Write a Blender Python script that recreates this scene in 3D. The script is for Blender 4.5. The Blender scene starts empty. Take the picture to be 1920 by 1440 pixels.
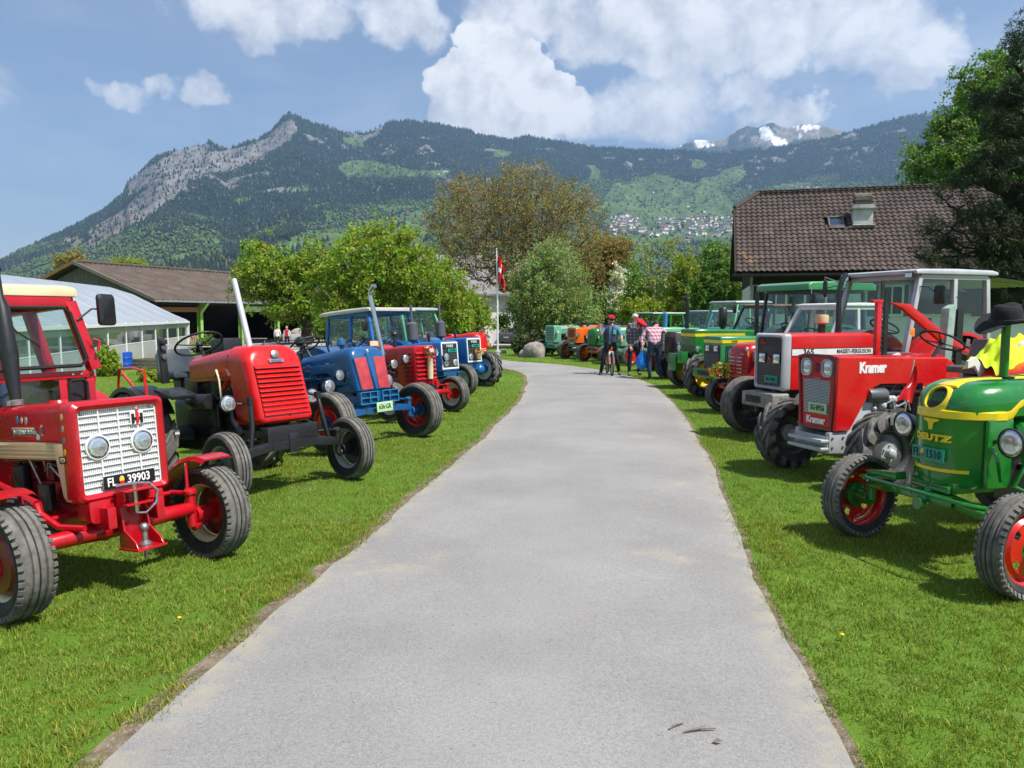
import bpy, bmesh, math, random
import numpy as np
from mathutils import Vector, Matrix
R = math.radians
rnd = random.Random(7)
nr = np.random.default_rng(7)
scene = bpy.context.scene
COL = scene.collection
# camera
F_PX, CX, CY, HOR, CAM_H = 1443.0, 960.0, 720.0, 590.0, 1.8      # photograph is 1920 x 1440
PITCH = math.atan((CY - HOR) / F_PX)
cam_data = bpy.data.cameras.new('camera')
cam = bpy.data.objects.new('camera', cam_data)
COL.objects.link(cam)
cam.location = (0, 0, CAM_H)
cam.rotation_euler = (R(90) - PITCH, 0, 0)
cam_data.sensor_width = 36.0
cam_data.lens = F_PX / 1920.0 * 36.0
cam_data.clip_start = 0.05
cam_data.clip_end = 60000
scene.camera = cam
# sun, sky, exposure
SUN_EL, SUN_AZ = R(57), math.atan2(0.86, -0.51)      # azimuth measured from +Y towards +X
SUN_DIR = Vector((math.cos(SUN_EL) * math.sin(SUN_AZ), math.cos(SUN_EL) * math.cos(SUN_AZ), math.sin(SUN_EL)))
sun_data = bpy.data.lights.new('sun', 'SUN')
sun_data.energy = 5.0
sun_data.angle = R(0.5)
sun_data.color = (1.0, 0.955, 0.88)
sun = bpy.data.objects.new('sun', sun_data)
COL.objects.link(sun)
sun.rotation_euler = SUN_DIR.to_track_quat('Z', 'Y').to_euler()
sun.location = (20, -12, 40)
scene.view_settings.view_transform = 'Standard'
scene.view_settings.look = 'None'
scene.view_settings.exposure = 0.66
scene.view_settings.gamma = 1.0
scene.cycles.use_denoising = True
scene.cycles.max_bounces = 6
scene.cycles.diffuse_bounces = 3
scene.cycles.glossy_bounces = 3
scene.cycles.transmission_bounces = 4
scene.cycles.transparent_max_bounces = 10
scene.cycles.volume_bounces = 0
scene.cycles.caustics_reflective = False
scene.cycles.caustics_refractive = False
scene.cycles.sample_clamp_indirect = 6.0
def ray(px, py):
 """photo pixel -> direction from the camera"""
 u, v = (px - CX) / F_PX, (CY - py) / F_PX
 c, s = math.cos(PITCH), math.sin(PITCH)
 return Vector((u, c + v * s, v * c - s))
def az_el(px, py):
 d = ray(px, py)
 return math.atan2(d.x, d.y), math.atan2(d.z, math.hypot(d.x, d.y))
def to_px(x, y, z):
 c, s = math.cos(PITCH), math.sin(PITCH)
 z = z - CAM_H
 f = y * c - z * s
 return CX + F_PX * x / f, CY - F_PX * (y * s + z * c) / f
def smooth(a, b, t):
 t = min(1.0, max(0.0, (t - a) / (b - a)))
 return t * t * (3 - 2 * t)
def gz(x, y):
 """level along the drive; the left lawn banks down away from it and the yard behind lies lower"""
 s = -2.5 + 0.11 * (min(y, 30) - 5) - x
 bank = -0.9 * min(1.0, max(0.0, s - .15) / 9.0) if y < 40 else -0.9 * min(1.0, max(0.0, s - .15) / 9.0)
 return min(bank, -0.9 * smooth(33, 56, y))
def ground_at(px, py):
 d = ray(px, py)
 z = 0.0
 for _ in range(30):
  t = (z - CAM_H) / d.z
  z = 0.6 * z + 0.4 * gz(d.x * t, d.y * t)
 t = (z - CAM_H) / d.z
 return Vector((d.x * t, d.y * t, z))
# shader helpers
class NT:
 def __init__(self, tree):
  self.t = tree
  tree.nodes.clear()
 def n(self, kind, **kw):
  nd = self.t.nodes.new(kind)
  for k, v in kw.items():
   setattr(nd, k, v)
  return nd
 def put(self, sock, v):
  if v is None:
   return
  if hasattr(v, 'is_output') or isinstance(v, bpy.types.NodeSocket):
   self.t.links.new(v, sock)
  else:
   if sock.type == 'RGBA' and len(v) == 3:
    v = (*v, 1.0)
   sock.default_value = v
 def m(self, op, a, b=None, c=None, clamp=False):
  nd = self.n('ShaderNodeMath', operation=op, use_clamp=clamp)
  for i, v in enumerate((a, b, c)):
   self.put(nd.inputs[i], v)
  return nd.outputs[0]
 def vm(self, op, a, b=None, scale=None):
  nd = self.n('ShaderNodeVectorMath', operation=op)
  self.put(nd.inputs[0], a)
  self.put(nd.inputs[1], b)
  if scale is not None:
   self.put(nd.inputs['Scale'], scale)
  return nd.outputs['Value'] if op in ('LENGTH', 'DOT_PRODUCT', 'DISTANCE') else nd.outputs[0]
 def mix(self, fac, a, b, mode='MIX'):
  nd = self.n('ShaderNodeMix', data_type='RGBA', blend_type=mode)
  self.put(nd.inputs[0], fac)
  self.put(nd.inputs[6], a)
  self.put(nd.inputs[7], b)
  return nd.outputs[2]
 def noise(self, scale, detail=4, rough=0.55, vec=None, dist=0.0, color=False):
  nd = self.n('ShaderNodeTexNoise')
  nd.inputs['Scale'].default_value = scale
  nd.inputs['Detail'].default_value = detail
  nd.inputs['Roughness'].default_value = rough
  nd.inputs['Distortion'].default_value = dist
  self.put(nd.inputs['Vector'], vec)
  return nd.outputs[1 if color else 0]
 def voro(self, scale, vec=None, feature='F1', out=0):
  nd = self.n('ShaderNodeTexVoronoi', feature=feature)
  nd.inputs['Scale'].default_value = scale
  self.put(nd.inputs['Vector'], vec)
  return nd.outputs[out]
 def ss(self, v, a, b, x=0.0, y=1.0):
  nd = self.n('ShaderNodeMapRange', interpolation_type='SMOOTHSTEP')
  for i, q in enumerate((v, a, b, x, y)):
   self.put(nd.inputs[i], q)
  return nd.outputs[0]
 def coord(self, which='Object'):
  return self.n('ShaderNodeTexCoord').outputs[which]
 def bump(self, h, strength=0.3, dist=0.02):
  nd = self.n('ShaderNodeBump')
  nd.inputs['Strength'].default_value = strength
  nd.inputs['Distance'].default_value = dist
  self.put(nd.inputs['Height'], h)
  return nd.outputs[0]
 def bsdf(self, color, rough=0.6, metal=0.0, normal=None, coat=0.0, spec=0.5):
  nd = self.n('ShaderNodeBsdfPrincipled')
  self.put(nd.inputs['Base Color'], color)
  self.put(nd.inputs['Roughness'], rough)
  self.put(nd.inputs['Metallic'], metal)
  self.put(nd.inputs['Normal'], normal)
  self.put(nd.inputs['Coat Weight'], coat)
  nd.inputs['Coat Roughness'].default_value = 0.06
  self.put(nd.inputs['Specular IOR Level'], spec)
  return nd.outputs[0]
 def out(self, shader, volume=None):
  o = self.n('ShaderNodeOutputMaterial')
  if shader is not None:
   self.put(o.inputs[0], shader)
  if volume is not None:
   self.put(o.inputs[1], volume)
MATS = {}
def material(name, fn):
 if name not in MATS:
  m = bpy.data.materials.new(name)
  m.use_nodes = True
  MATS[name] = m
  fn(NT(m.node_tree))
 return MATS[name]
def lin(r, g, b):
 f = lambda c: (c / 255 / 12.92) if c / 255 <= 0.04045 else ((c / 255 + 0.055) / 1.055) ** 2.4
 return (f(r), f(g), f(b))
# world: Nishita sky with cumulus
world = bpy.data.worlds.new('World')
scene.world = world
world.use_nodes = True
def build_world():
 g = NT(world.node_tree)
 sky = g.n('ShaderNodeTexSky', sky_type='NISHITA')
 sky.sun_disc = False
 sky.sun_elevation = SUN_EL
 sky.sun_rotation = SUN_AZ
 sky.altitude = 450
 sky.air_density = 1.0
 sky.dust_density = 0.8
 sky.ozone_density = 2.2
 d = g.coord('Generated')
 sep = g.n('ShaderNodeSeparateXYZ')
 g.put(sep.inputs[0], d)
 az = g.m('ARCTAN2', sep.outputs[0], sep.outputs[1])
 el = g.m('ARCSINE', sep.outputs[2])
 warp = g.vm('SUBTRACT', g.noise(7.0, 5, 0.6, d, color=True), (0.5, 0.5, 0.5))
 warp2 = g.vm('SUBTRACT', g.noise(26.0, 3, 0.55, d, color=True), (0.5, 0.5, 0.5))
 ws = g.n('ShaderNodeSeparateXYZ')
 g.put(ws.inputs[0], g.vm('ADD', g.vm('SCALE', warp, scale=0.10), g.vm('SCALE', warp2, scale=0.045)))
 wa, we = g.m('ADD', az, ws.outputs[0]), g.m('ADD', el, ws.outputs[1])
 blobs = [  # px, py, radius x, radius y (photo pixels), weight, tower
  (905, 90, 52, 52, 1.0, 1), (862, 160, 58, 45, 1.0, 1), (935, 140, 72, 60, 1.05, 1), (1010, 195, 75, 50, 1.0, 1), (975, 160, 60, 50, 1.0, 1),
  (880, 222, 62, 40, .95, 1), (965, 235, 105, 36, .85, 1),
  (520, 8, 135, 52, .92, 0), (500, 60, 62, 34, .80, 0), (600, 45, 40, 26, .62, 0), (745, 30, 80, 52, .92, 0), (660, 4, 80, 30, .8, 0), (400, -40, 160, 40, .6, 0),
  (1010, 12, 120, 50, .85, 0), (1130, 70, 110, 52, .86, 0), (1250, 30, 130, 70, .95, 0), (1330, 95, 120, 62, 1.0, 0), (1420, 60, 110, 75, 1.0, 0), (1530, 45, 105, 62, 1.0, 0), (1610, 75, 110, 60, .95, 0), (1720, 105, 85, 42, .92, 0), (1250, 120, 80, 40, .85, 0),
  (1290, 195, 130, 44, .82, 0), (1400, 190, 75, 36, .85, 0), (1210, 225, 160, 50, .80, 0), (1495, 210, 46, 24, .92, 0), (1110, 235, 110, 40, .80, 0), (1380, 235, 140, 30, .62, 0),
  (222, 158, 40, 22, .78, 0), (258, 165, 30, 12, .55, 0), (303, 148, 32, 22, .76, 0), (372, 165, 28, 24, .74, 0), (395, 180, 26, 18, .66, 0), (320, 14, 30, 18, .45, 0),
  (1150, -160, 620, 110, .75, 0), (350, -230, 420, 90, .6, 0), (-420, 120, 330, 70, .65, 0), (2350, 60, 330, 80, .7, 0),
 ]
 def density(da, de):
  tot = None
  tow = None
  for (px, py, rx, ry, w, t) in blobs:
   a0, e0 = az_el(px, py)
   ra, re = rx / F_PX * 1.12, ry / F_PX * 1.12
   x = g.m('MULTIPLY', g.m('SUBTRACT', da, a0), 1 / ra)
   y = g.m('MULTIPLY', g.m('SUBTRACT', de, e0), 1 / re)
   r2 = g.m('ADD', g.m('MULTIPLY', x, x), g.m('MULTIPLY', y, y))
   v = g.m('MULTIPLY', g.ss(r2, 0.0, 2.2, 1.0, 0.0), w)
   tot = v if tot is None else g.m('SMOOTH_MAX', tot, v, 0.18)
   if t:
    tow = v if tow is None else g.m('MAXIMUM', tow, v)
  return tot, tow
 dens, tower = density(wa, we)
 det = g.m('SUBTRACT', g.noise(19.0, 8, 0.66, d, dist=0.3), 0.5)
 det2 = g.m('SUBTRACT', g.noise(5.0, 3, 0.5, d), 0.5)
 elsewhere = g.m('MULTIPLY', g.ss(g.m('ABSOLUTE', az), 0.75, 1.1), g.ss(el, 0.02, 0.2))
 back = g.m('MULTIPLY', g.ss(g.noise(2.2, 5, 0.55, d), 0.48, 0.66), g.m('MULTIPLY', elsewhere, 0.9))
 dens = g.m('MAXIMUM', dens, back)
 dd = g.m('ADD', g.m('ADD', dens, g.m('MULTIPLY', det, 0.95)), g.m('MULTIPLY', det2, 0.45))
 soft = g.ss(dd, 0.36, 0.90)
 crisp = g.ss(dd, 0.47, 0.56)
 tow = g.ss(tower, 0.25, 0.7)
 alpha = g.m('ADD', g.m('MULTIPLY', soft, g.m('SUBTRACT', 1.0, tow)), g.m('MULTIPLY', crisp, tow))
 alpha = g.m('MULTIPLY', alpha, g.m('ADD', g.m('MULTIPLY', tow, 0.12), 0.86))
 mp = g.n('ShaderNodeMapping')
 mp.inputs['Scale'].default_value = (1.2, 1.2, 5.0)
 g.put(mp.inputs[0], d)
 veil = g.m('MULTIPLY', g.ss(g.noise(2.4, 5, 0.6, mp.outputs[0]), 0.35, 0.75), 0.20)
 alpha = g.m('MAXIMUM', alpha, veil)
 shift = g.vm('ADD', d, (SUN_DIR * 0.030)[:])
 relief = g.m('SUBTRACT', g.noise(13.0, 7, 0.62, d, dist=0.3), g.noise(13.0, 7, 0.62, shift, dist=0.3))
 thick = g.ss(dd, 0.7, 1.5)
 lightv = g.m('ADD', g.m('MULTIPLY', relief, 2.8), g.m('SUBTRACT', 0.70, g.m('MULTIPLY', thick, 0.38)))
 lightv = g.m('ADD', lightv, g.m('MULTIPLY', tow, 0.16), clamp=True)
 ccol = g.mix(lightv, (5.3, 5.6, 6.3), (10.2, 10.2, 10.2))
 blue = g.mix(1.0, sky.outputs[0], (1.08, 1.14, 1.17), 'MULTIPLY')
 blue = g.mix(0.16, blue, (5.8, 6.1, 6.7))
 col = g.mix(alpha, blue, ccol)
 bg = g.n('ShaderNodeBackground')
 g.put(bg.inputs[0], col)
 bg.inputs[1].default_value = 0.072
 o = g.n('ShaderNodeOutputWorld')
 g.put(o.inputs[0], bg.outputs[0])
build_world()
world.cycles.sampling_method = 'MANUAL'
world.cycles.sample_map_resolution = 512
# mesh helpers
class MB:
 """collects shapes; build() links them as ONE mesh object"""
 def __init__(self):
  self.v, self.f, self.m = [], [], []
 def add(self, verts, faces, mat=0, M=None):
  b = len(self.v)
  if M is not None:
   verts = [M @ Vector(p) for p in verts]
  self.v.extend([tuple(p) for p in verts])
  self.f.extend([tuple(i + b for i in f) for f in faces])
  self.m.extend([mat] * len(faces))
  return self
 def box(self, c, s, rot=None, mat=0):
  hx, hy, hz = s[0] / 2, s[1] / 2, s[2] / 2
  vs = [Vector((sx * hx, sy * hy, sz * hz)) for sz in (-1, 1) for sy in (-1, 1) for sx in (-1, 1)]
  if rot is not None:
   q = rot if isinstance(rot, Matrix) else Matrix.Rotation(rot[2], 3, 'Z') @ Matrix.Rotation(rot[1], 3, 'Y') @ Matrix.Rotation(rot[0], 3, 'X')
   vs = [q @ p for p in vs]
  vs = [p + Vector(c) for p in vs]
  return self.add(vs, [(0, 2, 3, 1), (4, 5, 7, 6), (0, 1, 5, 4), (2, 6, 7, 3), (0, 4, 6, 2), (1, 3, 7, 5)], mat)
 def hexa(self, p, mat=0):
  """8 corners: bottom loop then top loop, each counter-clockwise seen from above"""
  return self.add(p, [(3, 2, 1, 0), (4, 5, 6, 7), (0, 1, 5, 4), (1, 2, 6, 5), (2, 3, 7, 6), (3, 0, 4, 7)], mat)
 def loft(self, secs, caps=True, mat=0, closed=True):
  n = len(secs[0])
  vs = [p for s in secs for p in s]
  fs = []
  for i in range(len(secs) - 1):
   for j in range(n if closed else n - 1):
    k = (j + 1) % n
    fs.append((i * n + j, i * n + k, (i + 1) * n + k, (i + 1) * n + j))
  if caps:
   fs.append(tuple(range(n))[::-1])
   fs.append(tuple(range((len(secs) - 1) * n, len(secs) * n)))
  return self.add(vs, fs, mat)
 def lathe(self, prof, c=(0, 0, 0), axis='z', seg=24, mat=0, M=None, mats=None):
  """profile of (radius, height) about an axis"""
  vs, fs, ms = [], [], []
  n = len(prof)
  for i in range(seg):
   a = 2 * math.pi * i / seg
   ca, sa = math.cos(a), math.sin(a)
   for r, h in prof:
    if axis == 'z': p = (r * ca, r * sa, h)
    elif axis == 'y': p = (r * sa, h, r * ca)
    else: p = (h, r * ca, r * sa)
    vs.append((p[0] + c[0], p[1] + c[1], p[2] + c[2]))
  for i in range(seg):
   k = (i + 1) % seg
   for j in range(n - 1):
    fs.append((i * n + j, k * n + j, k * n + j + 1, i * n + j + 1))
    ms.append(mat if mats is None else mats[j])
  b = len(self.m)
  self.add(vs, fs, mat, M)
  self.m[b:] = ms
  for e, rev in ((0, True), (n - 1, False)):
   if prof[e][0] > 1e-6:
    pass
  return self
 def cyl(self, a, b, r, r2=None, seg=14, mat=0):
  return self.tube([a, b], [r, r if r2 is None else r2], seg, mat)
 def tube(self, path, r, seg=8, mat=0, caps=True):
  P = [Vector(p) for p in path]
  rs = r if isinstance(r, (list, tuple)) else [r] * len(P)
  secs = []
  prev = None
  for i, p in enumerate(P):
   t = (P[min(i + 1, len(P) - 1)] - P[max(i - 1, 0)])
   t = t.normalized() if t.length > 1e-9 else Vector((0, 0, 1))
   if prev is None:
    u = t.orthogonal().normalized()
   else:
    u = (prev - t * prev.dot(t))
    u = u.normalized() if u.length > 1e-6 else t.orthogonal().normalized()
   prev = u
   w = t.cross(u)
   secs.append([p + (u * math.cos(2 * math.pi * k / seg) + w * math.sin(2 * math.pi * k / seg)) * rs[i] for k in range(seg)])
  return self.loft(secs, caps, mat)
 def prism(self, poly, axis, a, b, mat=0):
  """2-D outline pushed along an axis: 'y' takes (x,z) points, 'x' takes (y,z), 'z' takes (x,y)"""
  def P(p, h):
   return (p[0], h, p[1]) if axis == 'y' else (h, p[0], p[1]) if axis == 'x' else (p[0], p[1], h)
  n = len(poly)
  vs = [P(p, a) for p in poly] + [P(p, b) for p in poly]
  fs = [(i, (i + 1) % n, n + (i + 1) % n, n + i) for i in range(n)] + [tuple(range(n))[::-1], tuple(range(n, 2 * n))]
  return self.add(vs, fs, mat)
 def ball(self, c, r, seg=14, rings=8, mat=0):
  rr = (r, r, r) if not isinstance(r, (tuple, list)) else r
  prof = [(math.sin(math.pi * i / rings), -math.cos(math.pi * i / rings)) for i in range(rings + 1)]
  M = Matrix.Translation(Vector(c)) @ Matrix.Diagonal((*rr, 1))
  return self.lathe(prof, seg=seg, mat=mat, M=M)
 def mesh(self, name, mats, bevel=0.0, smooth_angle=38, seg=2):
  me = bpy.data.meshes.new(name)
  me.from_pydata(self.v, [], self.f)
  for i, m in enumerate(self.m):
   me.polygons[i].material_index = m
  for m in mats if isinstance(mats, (list, tuple)) else [mats]:
   me.materials.append(m)
  bm = bmesh.new()
  bm.from_mesh(me)
  bmesh.ops.remove_doubles(bm, verts=bm.verts, dist=1e-5)
  bmesh.ops.recalc_face_normals(bm, faces=bm.faces)
  if bevel:
   es = [e for e in bm.edges if len(e.link_faces) == 2 and e.calc_face_angle(0) > R(28)]
   bmesh.ops.bevel(bm, geom=es, offset=bevel, segments=seg, profile=0.6, affect='EDGES', clamp_overlap=True)
  bm.to_mesh(me)
  bm.free()
  me.polygons.foreach_set('use_smooth', [True] * len(me.polygons))
  me.set_sharp_from_angle(angle=R(smooth_angle))
  return me
 def build(self, name, mats, parent=None, bevel=0.0, loc=None, rot=None, smooth_angle=38, seg=2):
  return link(name, self.mesh(name, mats, bevel, smooth_angle, seg), parent, loc, rot)
def link(name, me, parent=None, loc=None, rot=None):
 o = bpy.data.objects.new(name, me)
 COL.objects.link(o)
 if parent is not None:
  o.parent = parent
 if loc is not None:
  o.location = loc
 if rot is not None:
  o.rotation_euler = rot
 return o
def empty(name, loc=(0, 0, 0), rz=0.0, parent=None):
 o = link(name, None, parent, loc, (0, 0, rz))
 o.empty_display_size = 0.2
 return o
def tag(o, label=None, cat=None, group=None, kind=None):
 for k, v in (('label', label), ('category', cat), ('group', group), ('kind', kind)):
  if v:
   o[k] = v
 return o
def copy_tree(o, parent=None):
 c = o.copy()
 COL.objects.link(c)
 c.parent = parent
 for ch in o.children:
  copy_tree(ch, c)
 return c
def np_mesh(name, verts, faces, mats, colors=None, smooth_shade=False):
 """fast path for big meshes: verts (n,3), faces (m,k) of one size k"""
 me = bpy.data.meshes.new(name)
 verts = np.ascontiguousarray(verts, dtype=np.float32)
 faces = np.ascontiguousarray(faces, dtype=np.int32)
 m, k = faces.shape
 me.vertices.add(len(verts))
 me.vertices.foreach_set('co', verts.ravel())
 me.loops.add(m * k)
 me.loops.foreach_set('vertex_index', faces.ravel())
 me.polygons.add(m)
 me.polygons.foreach_set('loop_start', np.arange(0, m * k, k, dtype=np.int32))
 me.polygons.foreach_set('use_smooth', np.full(m, smooth_shade))
 for q in mats if isinstance(mats, (list, tuple)) else [mats]:
  me.materials.append(q)
 if colors is not None:
  at = me.color_attributes.new('tint', 'FLOAT_COLOR', 'POINT')
  c = np.ones((len(verts), 4), dtype=np.float32)
  c[:, :3] = colors
  at.data.foreach_set('color', c.ravel())
 me.update(calc_edges=True)
 me.validate()
 return me
def text_mesh(body, size, mat, depth=0.002, bold=0.0, squash=1.0, spacing=1.0):
 cu = bpy.data.curves.new('text', 'FONT')
 cu.body = body
 cu.size = size
 cu.extrude = depth
 cu.offset = bold
 cu.align_x = 'CENTER'
 cu.align_y = 'CENTER'
 cu.space_character = spacing
 cu.resolution_u = 2
 o = bpy.data.objects.new('text', cu)
 COL.objects.link(o)
 dg = bpy.context.evaluated_depsgraph_get()
 me = bpy.data.meshes.new_from_object(o.evaluated_get(dg))
 bpy.data.objects.remove(o)
 bpy.data.curves.remove(cu)
 me.materials.clear()
 me.materials.append(mat)
 if squash != 1.0:
  me.transform(Matrix.Diagonal((squash, 1, 1, 1)))
 return me
FACE = {'front': Matrix(((0, 0, 1), (1, 0, 0), (0, 1, 0))), 'right': Matrix(((1, 0, 0), (0, 0, -1), (0, 1, 0))),
  'left': Matrix(((-1, 0, 0), (0, 0, 1), (0, 1, 0))), 'top': Matrix(((0, -1, 0), (1, 0, 0), (0, 0, 1)))}
def put_text(name, body, size, mat, parent, pos, face, **kw):
 """lettering facing the front (+x), the right side (-y) or the left side (+y) of its thing"""
 tilt = kw.pop('tilt', 0.0)
 o = link(name, text_mesh(body, size, mat, **kw), parent)
 Mr = FACE[face].to_4x4() @ Matrix.Rotation(tilt, 4, 'X')
 o.matrix_local = Matrix.Translation(Vector(pos)) @ Mr
 return o
_perm = nr.permutation(4096)
def vnoise(x, y, seed=0):
 xi, yi = np.floor(x).astype(np.int64), np.floor(y).astype(np.int64)
 fx, fy = x - xi, y - yi
 fx, fy = fx * fx * (3 - 2 * fx), fy * fy * (3 - 2 * fy)
 h = lambda a, b: _perm[(_perm[(a + seed * 131) & 4095] + b) & 4095] / 4095.0
 return (h(xi, yi) * (1 - fx) + h(xi + 1, yi) * fx) * (1 - fy) + (h(xi, yi + 1) * (1 - fx) + h(xi + 1, yi + 1) * fx) * fy
def fbm(x, y, octv=5, seed=0, gain=0.5):
 t, a, s = 0.0, 1.0, 0.0
 for i in range(octv):
  t = t + a * vnoise(x, y, seed + i)
  s += a
  x, y, a = x * 2.03 + 17.1, y * 2.03 + 9.7, a * gain
 return t / s
def in_poly(px, py, poly):
 inside = np.zeros(px.shape, bool)
 n = len(poly)
 for i in range(n):
  x0, y0 = poly[i]
  x1, y1 = poly[(i + 1) % n]
  if y0 == y1:
   continue
  c = ((y0 > py) != (y1 > py)) & (px < (x1 - x0) * (py - y0) / (y1 - y0) + x0)
  inside ^= c
 return inside
# land: ground, road, mountains
def leafmat(name, c1, c2, trans=0.35, rough=0.55):
 def fn(g):
  at = g.n('ShaderNodeAttribute', attribute_name='tint')
  col = g.mix(g.noise(0.35, 3, vec=g.coord('Object')), c1, c2)
  col = g.mix(1.0, col, at.outputs[0], 'MULTIPLY')
  b = g.bsdf(col, rough, spec=0.3)
  t = g.n('ShaderNodeBsdfTranslucent')
  g.put(t.inputs[0], g.mix(1.0, col, (1.0, 1.15, 0.55), 'MULTIPLY'))
  mx = g.n('ShaderNodeMixShader')
  mx.inputs[0].default_value = trans
  g.put(mx.inputs[1], b)
  g.put(mx.inputs[2], t.outputs[0])
  g.out(mx.outputs[0])
 return material(name, fn)
def m_ground(g):
 p = g.coord('Object')
 big = g.noise(0.22, 4, 0.6, p)
 mid = g.noise(1.7, 5, 0.6, p)
 fine = g.noise(60, 3, 0.7, p)
 c = g.mix(g.ss(big, .35, .65), (0.085, 0.165, 0.014), (0.125, 0.215, 0.022))
 c = g.mix(g.ss(mid, .45, .8), c, (0.130, 0.170, 0.040))
 c = g.mix(g.m('MULTIPLY', g.ss(fine, .4, .75), .5), c, (0.035, 0.085, 0.010))
 g.out(g.bsdf(c, 0.85, normal=g.bump(fine, .6, .03), spec=0.15))
def m_road(g):
 p = g.coord('Object')
 grit = g.noise(170, 2, 0.8, p)
 chip = g.voro(95, p)
 tone = g.noise(0.55, 5, 0.6, p)
 dust = g.noise(1.1, 5, 0.65, g.vm('ADD', p, (11.3, 4.1, 0)))
 c = g.mix(g.ss(tone, .3, .7), (0.292, 0.282, 0.265), (0.370, 0.358, 0.337))
 c = g.mix(g.ss(grit, .30, .72), g.mix(1.0, c, (.62, .63, .66), 'MULTIPLY'), c)
 c = g.mix(g.m('MULTIPLY', g.ss(g.noise(48, 4, .75, p), .42, .62), .35), c, g.mix(1.0, c, (.55, .56, .58), 'MULTIPLY'))
 c = g.mix(g.m('MULTIPLY', g.ss(chip, .28, .05), .45), c, (0.48, .47, .45))
 c = g.mix(g.m('MULTIPLY', g.ss(g.noise(37, 2, .6, p), .66, .74), .6), c, (0.12, .12, .125))
 c = g.mix(g.m('MULTIPLY', g.ss(dust, .58, .78), .55), c, (0.40, .345, .255))
 at = g.n('ShaderNodeAttribute', attribute_name='tint')
 es = g.n('ShaderNodeSeparateColor')
 g.put(es.inputs[0], at.outputs[0])
 edge = g.m('MULTIPLY', es.outputs[0], g.ss(g.noise(6, 4, .65, p), .35, .75))
 c = g.mix(edge, c, (0.36, .315, .235))
 h = g.m('ADD', g.m('MULTIPLY', grit, .7), g.m('MULTIPLY', chip, .3))
 g.out(g.bsdf(c, 0.9, normal=g.bump(h, .55, .006), spec=0.2))
def m_soil(g):
 p = g.coord('Object')
 n = g.noise(9, 6, .7, p)
 c = g.mix(g.ss(n, .3, .7), (0.10, .078, .052), (0.255, .205, .14))
 c = g.mix(g.ss(g.noise(70, 2, .6, p), .58, .7), c, (0.33, .30, .26))
 g.out(g.bsdf(c, .95, normal=g.bump(g.noise(45, 4, .7, p), .8, .02), spec=.1))
M_GROUND = material('lawn_soil', m_ground)
M_ROAD = material('asphalt', m_road)
M_SOIL = material('verge_soil', m_soil)
def build_ground():
 rs = np.concatenate([np.linspace(0, 40, 81)[1:], np.geomspace(42, 13000, 56)])
 na = 240
 a = np.linspace(0, 2 * np.pi, na, endpoint=False)
 vs = [(0, 0, 0)]
 for r in rs:
  for t in a:
   x, y = r * math.sin(t), r * math.cos(t)
   vs.append((x, y, gz(x, y) - (0.0 if r < 500 else 3.0 * smooth(500, 1500, r))))
 tri, quad = [], []
 for j in range(na):
  tri.append((0, 1 + (j + 1) % na, 1 + j))
 for i in range(len(rs) - 1):
  for j in range(na):
   k = (j + 1) % na
   quad.append((1 + i * na + j, 1 + i * na + k, 1 + (i + 1) * na + k, 1 + (i + 1) * na + j))
 me = bpy.data.meshes.new('ground')
 me.from_pydata(vs, [], [t[::-1] for t in tri] + [q[::-1] for q in quad])
 me.materials.append(M_GROUND)
 bm = bmesh.new(); bm.from_mesh(me); bmesh.ops.recalc_face_normals(bm, faces=bm.faces)
 if bm.faces[0].normal.z < 0:
  bmesh.ops.reverse_faces(bm, faces=bm.faces)
 bm.to_mesh(me); bm.free()
 tag(link('ground', me), kind='structure')
build_ground()
EDGE_L = [(20, 1640), (180, 1440), (345, 1290), (470, 1185), (590, 1090), (700, 1002), (800, 918), (880, 845), (935, 795), (970, 757), (988, 728), (985, 707), (968, 696), (945, 691.5), (915, 689), (870, 686.5), (780, 684), (600, 683), (300, 682)]
EDGE_R = [(1665, 1640), (1590, 1440), (1520, 1300), (1462, 1175), (1415, 1060), (1375, 970), (1335, 880), (1300, 810), (1262, 757), (1222, 722), (1180, 706), (1130, 695), (1075, 687), (1020, 681.5), (965, 678), (900, 676), (780, 675), (600, 675), (300, 675)]
def resample(pts, n):
 P = [ground_at(*p) for p in pts]
 out = []
 for i in range(len(P) - 1):
  p0, p1, p2, p3 = P[max(i - 1, 0)], P[i], P[i + 1], P[min(i + 2, len(P) - 1)]
  for k in range(16):
   t = k / 16
   out.append(0.5 * ((2 * p1) + (p2 - p0) * t + (2 * p0 - 5 * p1 + 4 * p2 - p3) * t * t + (3 * p1 - p0 - 3 * p2 + p3) * t ** 3))
 out.append(P[-1])
 L = [0]
 for i in range(1, len(out)):
  L.append(L[-1] + (out[i] - out[i - 1]).length)
 xs = np.interp(np.linspace(0, L[-1], n), L, [p.x for p in out])
 ys = np.interp(np.linspace(0, L[-1], n), L, [p.y for p in out])
 return np.stack([xs, ys], 1)
NR = 420
RL, RR = resample(EDGE_L, NR), resample(EDGE_R, NR)
def rough_edge(E, side, amp, seed):
 d = np.gradient(E, axis=0)
 nrm = np.stack([-d[:, 1], d[:, 0]], 1)
 nrm /= np.linalg.norm(nrm, axis=1)[:, None] + 1e-9
 s = np.arange(len(E)) * 0.09
 w = (fbm(s * 1.1, s * 0 + 3.3, 5, seed) - 0.5) * amp * 2
 return E + nrm * (w * side)[:, None]
RLe, RRe = rough_edge(RL, 1, .10, 3), rough_edge(RR, 1, .09, 11)
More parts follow.
